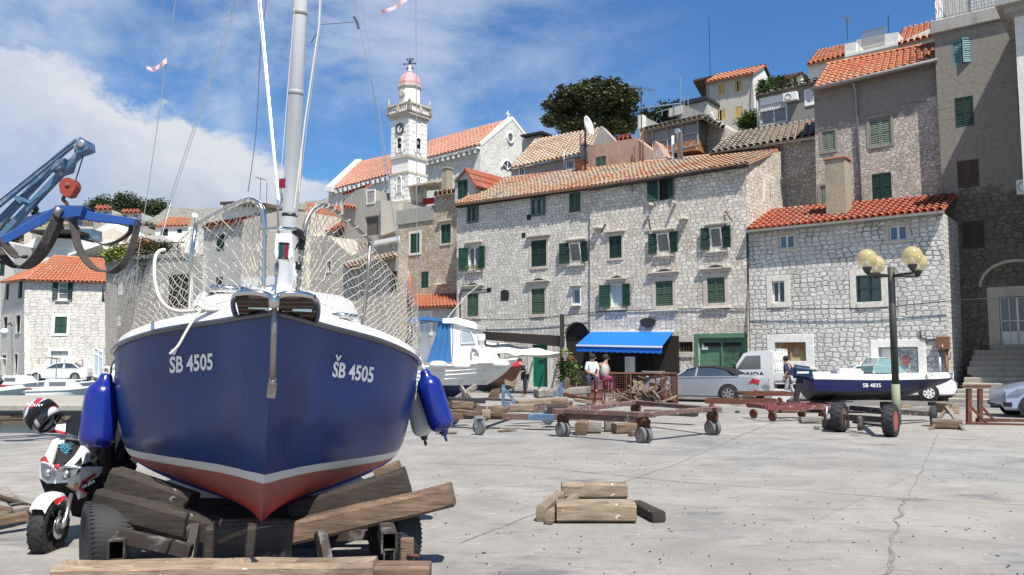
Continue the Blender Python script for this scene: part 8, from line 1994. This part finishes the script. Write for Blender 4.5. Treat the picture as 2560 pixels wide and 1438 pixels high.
for k in range(12):m.tube([(w_ * .78,0,.1 + k * .09),(w_,0,.1 + k * .09),(w_,1.1,.1 + k * .09)],.007,3);m.tube([(0,1.1,.1 + k * .09),(w_,1.1,.1 + k * .09)],.006,3)
for k in range(30):m.tube([(w_ * k / 30,1.1,.06),(w_ * k / 30,1.1,hC)],.006,3)
for k in range(6):m.tube([(w_ * .02,0,.06 + k * .1),(w_ * .34,0,.06 + k * .1)],.006,3);m.tube([(w_ * .06 * k,0,.06),(w_ * .06 * k,0,.6)],.006,3)
m.build('mesh','rust',cg);random.seed(21);m = MB()
for k in range(95):
    x = random.uniform(.55,w_ - .1);hmax = .75 * math.exp(-((x - w_ * .66) / .95) ** 2) + .12;p = Vector((x,random.uniform(-.05,.95),random.uniform(.03,hmax)));a = random.uniform(0,6.28);L_ = random.uniform(.15,.5)
    d = Vector((math.cos(a),math.sin(a) * .5,random.uniform(-.7,.9))).normalized();m.bar(p - d * L_,p + d * L_,random.uniform(.04,.16),random.uniform(.02,.07),random.randrange(3))
for v in m.v:v.z = max(v.z,.01)
tag(m.build('scrap_wood',['timber_pale','timber_mid','timber_grey'],None,gM(1512,1014)),'heap of splintered scrap wood and bark inside the rusty cage','scrap',kind='stuff')
beam('weathered board lying on the top rail of the scrap cage',CL.M @ Vector((w_ * .52,.1,hC + .06)),CL.M @ Vector((w_ * .84,.1,hC + .05)),.2,.06,'timber_grey',name='plank')
for a,b,lb in (((1583,950,28),(1625,975,28),'long pale pole leaning across the scrap cage'),((1583,952,28),(1600,990,28),'short pale pole leaning down inside the scrap cage'),((1655,1005,27.6),(1692,990,27.8),'pale batten lying at the right foot of the cage')):beam(lb,at(*a),at(*b),.06,.06,'timber_pale',name='pole')
# ---------------- speedboat on blocks
s0 = gnd(2388,1032);zb = at(2385,945,s0.y).z;th = R(84);SM = TR(s0.x,s0.y,0,th);sL = LF(SM)
spd = thing('speedboat','dark blue and white speedboat on blocks with an outboard motor','speedboat',M=SM);Ls = 4.35
sh_ = Hull(Ls,[(0,0),(.6,.40),(1.4,.74),(2.4,.92),(3.5,.94),(Ls,.86)],[(0,zb),(1,zb - .03),(2.5,zb - .05),(Ls,zb - .03)],[(0,.62),(1,.42),(2.5,.36),(Ls,.36)],[(0,0),(.3,.22),(.6,.55),(1,1.0)],[(0,1),(.4,.98),(.65,.93),(.8,.66),(1,0)],[(0,1),(.3,.84),(.6,.6),(.85,.28),(1,0)],2.2)
band_hull('hull_speed',(0.008,0.012,0.075),(0.012,0.012,0.016),.68);m = sh_.mesh(30,14);sh_.transom(m);m.build('hull','hull_speed',spd)
m = MB();R0 = []
for ins,dz in ((0,0),(-.02,.12),(.10,.17),(.28,.17)):R0.append([Vector((max(p.x - ins,0),p.y,p.z + dz)) for p in sh_.sheer(0,1,30)])
m.loft([[Vector((-p.x,p.y,p.z)) for p in r] for r in R0],closed=False,caps=False);m.loft(R0,closed=False,caps=False);fd = [p for p in sh_.sheer(0,.42,16,-.25,.17)];m.loft([fd,[Vector((-p.x,p.y,p.z)) for p in fd]],closed=False,caps=False);m.build('deck','white_paint',spd)
m = MB();fl_ = sh_.sheer(.3,1,16,-.2,-.25);m.loft([fl_,[Vector((-p.x,p.y,p.z)) for p in fl_]],closed=False,caps=False);m.build('cockpit_floor','grey_paint',spd)
m = MB();zw = zb + .16
for sd_ in (-1,1):m.prism([(sd_ * .70,2.6,zw),(sd_ * .62,1.55,zw),(sd_ * .50,1.95,zw + .44),(sd_ * .56,2.35,zw + .46)],(sd_ * -.012,0,0))
m.prism([(-.62,1.55,zw),(.62,1.55,zw),(.5,1.95,zw + .44),(-.5,1.95,zw + .44)],(0,.012,0));
def f_ws(nm):
    m_,t = newmat(nm);p = t.n('BsdfPrincipled',{'Base Color':(0.25,0.42,0.42,1),'Roughness':.05,'Alpha':.45});t.nt.links.new(p.outputs[0],t.n('OutputMaterial').inputs[0]);return m_
MATF['wind_glass'] = f_ws;wso = m.build('windscreen','wind_glass',spd)
m = MB();
for sd_ in (-1,1):m.tube([(sd_ * .70,2.6,zw),(sd_ * .56,2.35,zw + .46),(sd_ * .50,1.95,zw + .44),(sd_ * .62,1.55,zw)],.016,5)
m.tube([(-.5,1.95,zw + .44),(.5,1.95,zw + .44)],.016,5);m.build('screen_frame','steel_dull',wso)
MB().box((-.2,3.2,zb + .17),(.9,.75,.22)).build('seat','white_plastic',spd,bevel=.06,seg=2)
m = MB();m.tube([(-.66,.95 + .1 * math.cos(a * .7854),zb + .10 + .035 * math.sin(a * .7854)) for a in range(8)],.014,5,closed=True);m.build('side_port','iron',spd)
SP_ = lambda x,y:sL.px(x,y,-.985,0)
m = MB();text_on(m,'SB 4835',SP_(2180,964),Vector((0,-1,0)),Zv,.16,.012);m.build('registration_number','lettering',spd,fix=False)
ob = thing('outboard_motor','dark blue outboard motor tilted at the stern of the speedboat','outboard motor',M=SM)
o_ = MB().box((0,Ls + .15,zb + .16),(.36,.62,.42),M=Matrix.Rotation(R(8),3,'X')).build('cowling','navy',ob,bevel=.09,seg=3);MB().box((-.19,Ls + .15,zb + .16),(.01,.35,.06)).build('lettering_band','white_plastic',o_)
m = MB();m.bar((0,Ls + .2,zb - .05),(0,Ls + .35,.35),.16,.2,tap=.7);m.box((0,Ls + .42,.32),(.1,.4,.1));m.build('leg','iron',ob,bevel=.02)
for i,(x,w2,hh,lb) in enumerate(((2360,.25,.30,'block under the bow of the speedboat'),(2240,.3,.30,'pale block under the middle of the speedboat'),(2070,.5,.34,'dark block under the stern of the speedboat'))):
    p = s0 + Vector((-(2385 - x) / 2050 * s0.y,.1,0));tag(MB().box((0,0,hh / 2),(w2,1.2,hh)).build('keel_block',('timber_pale','timber_pale','timber_dark')[i],None,TR(p.x,p.y,0,.1),bevel=.02),lb,'block','blocks under the speedboat')
# ---------------- street lamp
lp = gnd(2243,1062);lp.y += 0;st_l = thing('street_lamp','tall dark street lamp with four amber glass globes','street lamp',(lp.x,lp.y,0));zt = at(2230,668,lp.y).z
paint('lamp_iron',(0.05,0.055,0.045),.6,.2);paint('lamp_base',(0.22,0.24,0.16),.7)
m = MB();m.tube([(0,0,1.0),(0,0,zt)],.085,12);m.build('post','lamp_iron',st_l);MB().tube([(0,0,0),(0,0,1.0)],.10,12).build('post_base','lamp_base',st_l)
def f_globe(nm):
    m_,t = newmat(nm);p = t.n('BsdfPrincipled',{'Base Color':(0.62,0.50,0.22,1),'Roughness':.12,'Alpha':.55,'Coat Weight':.6});t.nt.links.new(p.outputs[0],t.n('OutputMaterial').inputs[0]);return m_
MATF['globe'] = f_globe
for x,y,dy in ((2167,647,-.35),(2188,662,.45),(2280,640,-.45),(2293,656,.35)):
    g_ = at(x,y,lp.y + dy) - Vector((lp.x,lp.y,0));r_ = .245;m = MB();zz = zt - .22
    m.tube([(0,0,zz),(g_.x,g_.y,zz + .02),(g_.x,g_.y,g_.z - r_ - .1)],.035,6);m.lathe([(.05,-r_ - .12),(.12,-r_ + .02),(.11,-r_ + .03)],g_,None,12);m.build('arm','lamp_iron',st_l)
    gl = MB().ball(g_,r_,24).build('globe','globe',st_l);MB().lathe([(.10,-r_ * .9),(.06,-.10),(.03,-.04)],g_,None,10).build('lamp_holder','white_plastic',gl)
# ---------------- trolleys, axles, stands
def caster(t,p,r=.15,hz=.5,pr=.1,big=False):
    x,y = p;m = MB();m.box((x,y,hz - .04),(.18,.2,.05));m.bar((x - .07,y,hz - .05),(x - .04,y,r),.02,.13);m.bar((x + .07,y,hz - .05),(x + .04,y,r),.02,.13);m.build('caster_fork','galv' if big else 'rust',t)
    for k in ((-.055,.055) if not big else (0,)):mkwheel(t,(x + k,y,r),r,.085 if not big else .07,R(pr * 57),world=False,tm='rubber_grey',hubm='steel_dull')
fc = [gnd(1408,1092),gnd(1610,1108),gnd(1782,1088),gnd(1590,1062)];ftr = thing('wheeled_frame','large reddish wooden frame on double caster wheels in the middle of the quay','trolley',(fc[1].x,fc[1].y,0));O_f = Vector((fc[1].x,fc[1].y,0));L = [f - O_f for f in fc]
paint('frame_wood',(0.15,0.085,0.07),.8,0,.4,5.0,dirt=(0.38,0.35,0.32),dscale=8,dlo=.55)
for a,b in ((0,1),(1,2),(0,3),(3,2)):d = (L[b] - L[a]).normalized() * .25;MB().bar(L[a] - d + Zv * (.53 if a in (0,) else .55),L[b] + d + Zv * .55,.14,.10).build('side_beam','frame_wood',ftr,bevel=.01)
MB().bar(L[0] + Vector((.1,0,.44)),L[1] + Vector((0,0,.44)),.12,.12).build('lower_beam','frame_wood',ftr,bevel=.01)
for p in L:caster(ftr,(p.x,p.y),.155,.50,.5)
GT = 'loose timbers around the wheeled frames';rw = random.Random(5)
for a,b,w2,h2_,mt,lb in (
    ((1452,1092,17.6),(1475,1046,20.0),.26,.26,'timber_mid','thick log slanting under the left side of the wheeled frame'),((1468,1078,18.2),(1502,1079,18.2),.3,.28,'timber_grey','grey concrete block under the wheeled frame'),((1512,1074,18.6),(1534,1074,18.6),.3,.28,'timber_grey','second grey block under the wheeled frame, more to the right'),
    ((1535,1084,18),(1615,1080,18.4),.22,.22,'timber_mid','brown sawn log lying under the middle of the wheeled frame'),((1575,1094,17.4),(1625,1080,18),.1,.1,'timber_mid','thin round pole behind the front double wheel'),
    ((1616,1030,21.2),(1740,1036,20.4),.3,.12,'timber_dark','dark smooth beam lying on the back corner of the wheeled frame'),
    ((1293,1010,20.5),(1415,1000,21.4),.14,.16,'timber_pale','pale yellow beam laid on the blue wheeled frame'),((1275,1020,20),(1335,1020,20),.18,.2,'timber_pale','short pale beam in front of the pale yellow beam'),
    ((1205,1036,19.2),(1226,1036,19.2),.26,.22,'timber_pale','pale square block end over the front caster'),((1232,1028,19.3),(1258,1030,19.3),.3,.28,'timber_mid','brown square block beside the pale square block'),((1126,1012,20),(1180,1014,20.2),.3,.2,'timber_mid','reddish brown block at the left end of the blue frame'),
    ((1368,1024,19.6),(1420,1026,19.6),.26,.22,'timber_dark','dark block near the right end of the blue frame'),((1418,1026,19.5),(1446,1026,19.5),.28,.22,'timber_mid','brown block at the right end of the blue frame'),((1382,1006,19.8),(1428,1012,19.6),.24,.16,'timber_mid','beam end on top of the two blocks of the blue frame'),
    ((1140,1030,19.8),(1200,1036,19.2),.22,.14,'timber_mid','flat brown board on the left side of the blue frame'),((1250,1082,18.4),(1292,1074,18.8),.14,.03,'timber_mid','thin splintered board lying flat on the concrete'),((1090,1086,18),(1142,1084,18),.2,.05,'timber_grey','flat pale scraps on the concrete below the white fender'),
    ((1340,985,25),(1470,975,26),.3,.25,'timber_grey','long grey beam before the green door'),((1440,1000,24),(1475,1006,23.6),.2,.1,'timber_pale','pale planks left of the barrel'),((1405,985,25.5),(1478,1000,24.5),.16,.14,'rust','reddish steel beam left of the barrel'),
    ((1930,1024,22.8),(2010,1022,23),.3,.2,'timber_mid','brown beam beside the rusty flat trolley'),((2070,1082,18.9),(2110,1080,19.4),.3,.22,'timber_dark','dark block beside the left red rimmed wheel'),((2000,1050,21),(2055,1048,21),.25,.14,'timber_grey','grey plank under the dark red frame'),((2330,1076,19.4),(2405,1078,19.2),.28,.2,'timber_mid','brown block under the pair of props at the right'),
    ((2230,1028,21.6),(2330,1022,22),.3,.14,'timber_grey','grey beam under the bow of the speedboat'),((1560,1012,26.8),(1655,1014,26.6),.1,.08,'rust','rusty bar on the ground before the scrap cage'),((1512,1006,27.2),(1552,1008,27),.12,.06,'timber_pale','pale plank beside the barrel foot'),((1120,1000,22),(1210,1002,22.5),.2,.15,'iron','dark beam under the white cabin boat')):
    A_,B_ = at(*a),at(*b);k = min(A_.z,B_.z) - h2_ / 2
    if k < .0:A_.z -= k - .004;B_.z -= k - .004
    beam(lb,A_,B_,w2,h2_,mt,GT)
bf = thing('wheeled_frame','long blue painted wooden frame on caster wheels before the cabin boat','trolley',(0,19.2,0));Ob = Vector((0,19.2,0));B3 = lambda x,y,Y:at(x,y,Y) - Ob
m = MB();m.bar(B3(1125,1040,19.6),B3(1480,1044,18.8),.12,.14);m.build('side_beam','frame_wood',bf,bevel=.01);m = MB();m.bar(B3(1320,1042,19.0),B3(1385,1044,18.85),.15,.15);m.build('blue_beam','crane_blue',bf,bevel=.01)
MB().bar(B3(1140,1022,22.5),B3(1460,1022,22),.12,.14).build('side_beam','frame_wood',bf);MB().bar(B3(1128,1042,19.6),B3(1150,1020,22.4),.12,.14).build('cross_beam','frame_wood',bf);MB().bar(B3(1195,1050,18.7),B3(1280,1020,22.3),.14,.12).build('cross_beam','frame_wood',bf)
for x,y in ((1198,1088),(1370,1062),(1135,1060)):p = gnd(x,y) - Ob;caster(bf,(p.x,p.y),.17,.42,.9,True)
for i,(x0,x1,lb) in enumerate(((1262,1300,'blue steel support frame right of the red covered hull'),(1362,1384,'blue steel support frame with a round pad near the green door'))):
    t = thing('support_frame',lb,'support',at((x0 + x1) / 2,1000,24),group='blue supports');P = lambda x,y,d=0:at(x,y,24 + d);s_ = 1 if i == 0 else -1;xa = 1258 if i == 0 else 1402
    m = MB();m.bar(P(xa,1010),P(xa,962 if i == 0 else 955),.12,.1);m.bar(P(xa,968),P(xa + s_ * 32,1008),.08,.08);m.bar(P(xa - 3,1010),P(xa + s_ * 90,1010),.1,.14);m.build('frame','crane_blue',t,world=True)
    MB().prism([P(x,y,-.05) for x,y in (((1262,962),(1290,968),(1292,946),(1278,955),(1262,948)) if i == 0 else ((1410,975),(1424,970),(1426,948),(1417,942),(1409,952)))],(0,.12,0)).build('pad','timber_mid' if i else 'timber_pale',t,world=True,bevel=.02)
def trolley(lb,x0,x1,y,q,mat,r=.13,h=.34,n=3,d=1.1):
    a,b = gnd(x0,y),gnd(x1,y - q);t = thing('flat_trolley',lb,'trolley',(a.x,a.y,0),math.atan2(b.y - a.y,b.x - a.x),'low steel trolleys');Ln = (b - a).length
    for yy in (0,d):MB().bar((0,yy,h),(Ln,yy,h),.08,.13).build('side_rail',mat,t)
    for k in range(n):MB().bar((Ln * k / (n - 1),0,h + .01),(Ln * k / (n - 1),d,h + .01),.1,.1).build('cross_bar',mat,t)
    for xx in (.15,Ln - .2):
        for yy in (0,d):mkwheel(t,(xx,yy,r),r,.07,.4,world=False,tm='rust',hubm='rust')
    return t
trolley('rusty low flat trolley in front of the silver convertible',1765,1945,1032,-3,'rust');trolley('dark red low frame on small wheels before the speedboat',1918,2075,1054,2,'cloth_red' if False else 'frame_red',h=.36) if MATF.get('frame_red') or paint('frame_red',(0.17,0.04,0.04),.75,0,.4,6,dirt=(0.3,0.25,0.22),dscale=9) is None else None
trolley('long flat steel trolley with a pale top behind the rusty flat trolley',1860,1990,1016,0,'rust',h=.42)
ax = thing('wheel_axle','old axle with two big red rimmed tractor tyres','axle',(0,18.6,0));paint('rim_red',(0.36,0.07,0.05),.7,0,.3,6,dirt=(0.25,0.1,0.08));a,b = gnd(2100,1080),gnd(2228,1092)
for p,mt in ((a,'frame_wood'),(b,'rim_red')):mkwheel(ax,(p.x,p.y,.33),.33,.24,R(-38),lugs=18,hubm=mt)
m = MB();m.bar((a.x,a.y,.34),(b.x,b.y,.34),.12,.12);m.bar((a.x + .3,a.y,.22),(b.x,b.y,.2),.05,.05);m.tube([(b.x - .6,b.y + .1,.12),(b.x - .6,b.y + .1,.42)],.06,8);m.build('axle_beam','iron_rusty',ax,world=True)
m = MB();m.bar((a.x + .2,a.y + .4,.5),at(2330,1036,21.5),.1,.12);m.bar((b.x,b.y + .4,.5),at(2150,1026,22),.1,.12);m.bar((a.x + .4,a.y + .3,.52),(b.x,b.y + .3,.52),.1,.1);m.build('drawbar','iron_rusty',ax,world=True)
mkwheel(ax,gnd(2335,1066) + Zv * .24,.24,.16,R(-30),hubm='rust')
js = thing('jack_stand','slim pale metal jack standing before the tractor tyres','jack',gnd(2068,1070));p = gnd(2068,1070);m = MB();m.tube([p,p + Zv * .5],.022,6);m.bar(p + Zv * .5 - Vector((.07,0,0)),p + Zv * .5 + Vector((.09,0,0)),.04,.03);m.build('shaft','galv',js,world=True);MB().box(p + Zv * .01,(.16,.16,.02)).build('foot','galv',js,world=True)
tag(MB().lathe([(.06,0),(.06,.08),(.001,.08)],gnd(2041,1074),None,12).build('paint_tin','lens'),'small pale tin on the concrete beside the jack','tin')
for a,b,lb in (((2372,1015,20.2),(2325,1078,19),'left leg of the crossed props by the speedboat bow'),((2365,1018,20),(2412,1080,18.8),'right leg of the crossed props by the speedboat bow'),((2372,1018,20.6),(2395,1060,20.4),'rear leg of the crossed props by the speedboat bow'),((2330,1050,19.4),(2404,1052,19.3),'horizontal bar tying the crossed props')):beam(lb,at(*a),at(*b),.07,.07,'timber_mid' if 'left' in lb else 'timber_grey','crossed props by the speedboat',name='prop')
sr = thing('steel_stand','rusty boat stand of two T posts on a ground frame at the right','stand',(0,20.5,0));m = MB();Q = lambda x,y,Y=20.6:at(x,y,Y)
for x,Y,x2 in ((2422,20.6,2466),(2450,21.4,2492)):MB().bar(Q(x,1060,Y),Q(x,972,Y),.1,.1).build('post','rust',sr,world=True);MB().bar(Q(x,1012,Y),Q(x2,1058,Y),.05,.05).build('brace','rust',sr,world=True);MB().bar(Q(x - 20,967,Y),Q(x + 24,966,Y),.16,.06).build('head_plate','rust',sr,world=True)
for a,b in (((2415,1060,20.6),(2640,1066,20.2)),((2440,1050,21.6),(2640,1054,21.3))):MB().bar(Q(*a),Q(*b),.09,.09).build('base_rail','rust',sr,world=True)
# ---------------- blocks in the foreground
GF = 'timber blocks on the bare concrete'
for a,b,w2,h2_,mt,lb in (((1404,1252,9.75),(1566,1252,9.75),.24,.17,'timber_pale','rear squared timber of the little stack on the bare concrete'),((1390,1291,8.35),(1586,1292,8.35),.30,.19,'timber_pale','front pale timber of the little stack on the bare concrete'),((1590,1280,8.9),(1648,1300,8.25),.14,.11,'timber_dark','dark rounded timber sticking out right of the little stack'),((1352,1298,8.3),(1400,1258,9.3),.10,.15,'timber_pale','slanting board at the left of the little stack'),((1372,1302,8.15),(1440,1258,9.2),.07,.13,'timber_pale','second narrow board leaning in at the left of the little stack')):
    A_,B_ = at(*a),at(*b);A_.z = B_.z = h2_ / 2 + .004;beam(lb,A_,B_,w2,h2_,mt,GF)
# ---------------- moored boats in the basin
def launch(lb,px,py,Y,rz,Ln=4.6,top=(0.74,0.74,0.72),cabin=False,canopy=False,motor=True,stripe=None,zz=.35,cover=None):
    Ln *= .78;zz -= .32
    p = at(px,py,Y);M = TR(p.x,Y,-.62,R(rz));t = thing('moored_boat',lb,'boat',M=M,group='small boats moored in the basin');h = Hull(Ln,[(0,0),(.5,.42),(1.3,.75),(2.6,.88),(Ln,.78)],[(0,.95 + zz),(1.4,.78 + zz),(Ln,.72 + zz)],[(0,.1),(Ln,-.1)],[(0,0),(1,.7)],[(0,1),(.5,.93),(.8,.6),(1,0)],[(0,1),(.5,.66),(1,0)],1.8)
    m = h.mesh(14,6);h.transom(m,0,6);m.build('hull','car_white',t);m = MB()
    for s_ in (-1,1):m.tube(h.sheer(0,1,14,.01,.02,0,s_),.04,5)
    m.build('gunwale',stripe or 'white_paint',t);a = h.sheer(0,1,14,-.06,.0 if cover else -.12);m = MB();m.loft([a,[Vector((0,p.y,p.z + (.18 if cover else 0))) for p in a],[Vector((-p.x,p.y,p.z)) for p in a]],closed=False,caps=False);m.build('cover' if cover else 'inner_floor',cover or 'grey_paint',t)
    z = .8 + zz
    if cabin:c = MB().prism([(-.55,.9,z),(-.55,2.6,z),(-.55,2.5,z + .5),(-.55,1.5,z + .45)],(1.1,0,0)).build('cabin','car_white',t,bevel=.06,seg=2);MB().box((-.56,2.0,z + .26),(.02,.7,.18)).build('window','glass_grey',c);MB().box((.56,2.0,z + .26),(.02,.7,.18)).build('window','glass_grey',c)
    if canopy:
        for x in (-.6,.6):
            for y in (1.6,3.6):MB().tube([(x,y,z - .1),(x,y,z + 1.5)],.025,5).build('canopy_post','white_frame',t)
        MB().loft([[Vector((x,y,z + 1.5 + .12 * math.sin((y - 1.4) / 2.4 * 3.14) - abs(x) * .1)) for x in (-.75,0,.75)] for y in (1.4,2,2.6,3.2,3.8)],closed=False,caps=False).build('canopy',canopy,t)
    if motor:o = MB().box((0,Ln + .25,z + .28),(.26,.34,.4),M=Matrix.Rotation(R(40),3,'X')).build('outboard_cowling','iron',t,bevel=.05);MB().bar((0,Ln + .1,z),(0,Ln + .6,z - .5),.1,.12).build('outboard_leg','iron',o)
for a in (('white open boat lying bow right just behind the jetty',60,990,39.5,96,5.4,dict(motor=False,cover='white_paint',zz=.25)),('white boat with a red gunwale cut by the left edge',-20,985,41,-60,4.6,dict(stripe='car_red',motor=False)),('white half cabin boat in the middle of the basin',118,960,48,80,4.6,dict(cabin=True)),('boat with a beige sun canopy near the left fender',235,960,47,70,4.4,dict(canopy='plaster_beige',motor=False)),('boat with a pale sun canopy at the left edge of the basin',20,960,50,60,4.4,dict(canopy='sail_cloth')),('white boat with a dark canvas cover by the yellow bush of nets',190,980,42.5,100,4.4,dict(cover='rope_dark')),('white boat with a green tinted screen half behind the left fender',262,990,40.5,110,4.2,dict(cabin=True,motor=False)),('long white boat far back along the quay wall',62,950,53,85,5.5,dict(cover='white_paint')),('small white boat moored below the white boxy saloon',215,955,53,95,4.2,dict())):
    launch(a[0],a[1],a[2],a[3],a[4],a[5],**a[6])
b = at(153,968,43);t_ = thing('net_pile','yellow green heap of netting on a moored boat','net pile',b);m = MB()
for _ in range(700):leafquad(m,Vector((random.gauss(0,.22),random.gauss(0,.2),random.gauss(.1,.16))),.07)
m.build('netting','leaf_yellow',t_,fix=False)
# ---------------- chips, splinters and pebbles scattered on the concrete
random.seed(33);m = MB()
for _ in range(900):
    Y = 5.5 + 22 * random.random() ** 1.3;x = random.uniform(-.35,.66) * Y;a = random.uniform(0,3.14);l = random.uniform(.003,.016);p = Vector((x,Y,.006));m.bar(p - Vector((math.cos(a),math.sin(a),0)) * l,p + Vector((math.cos(a),math.sin(a),0)) * l,random.uniform(.003,.010),.006,random.choice((0,0,2,2,1)))
tag(m.build('debris',['timber_dark','stone_trim_pale','timber_mid'],None),'small splinters, chips and grit scattered over the concrete',kind='stuff')
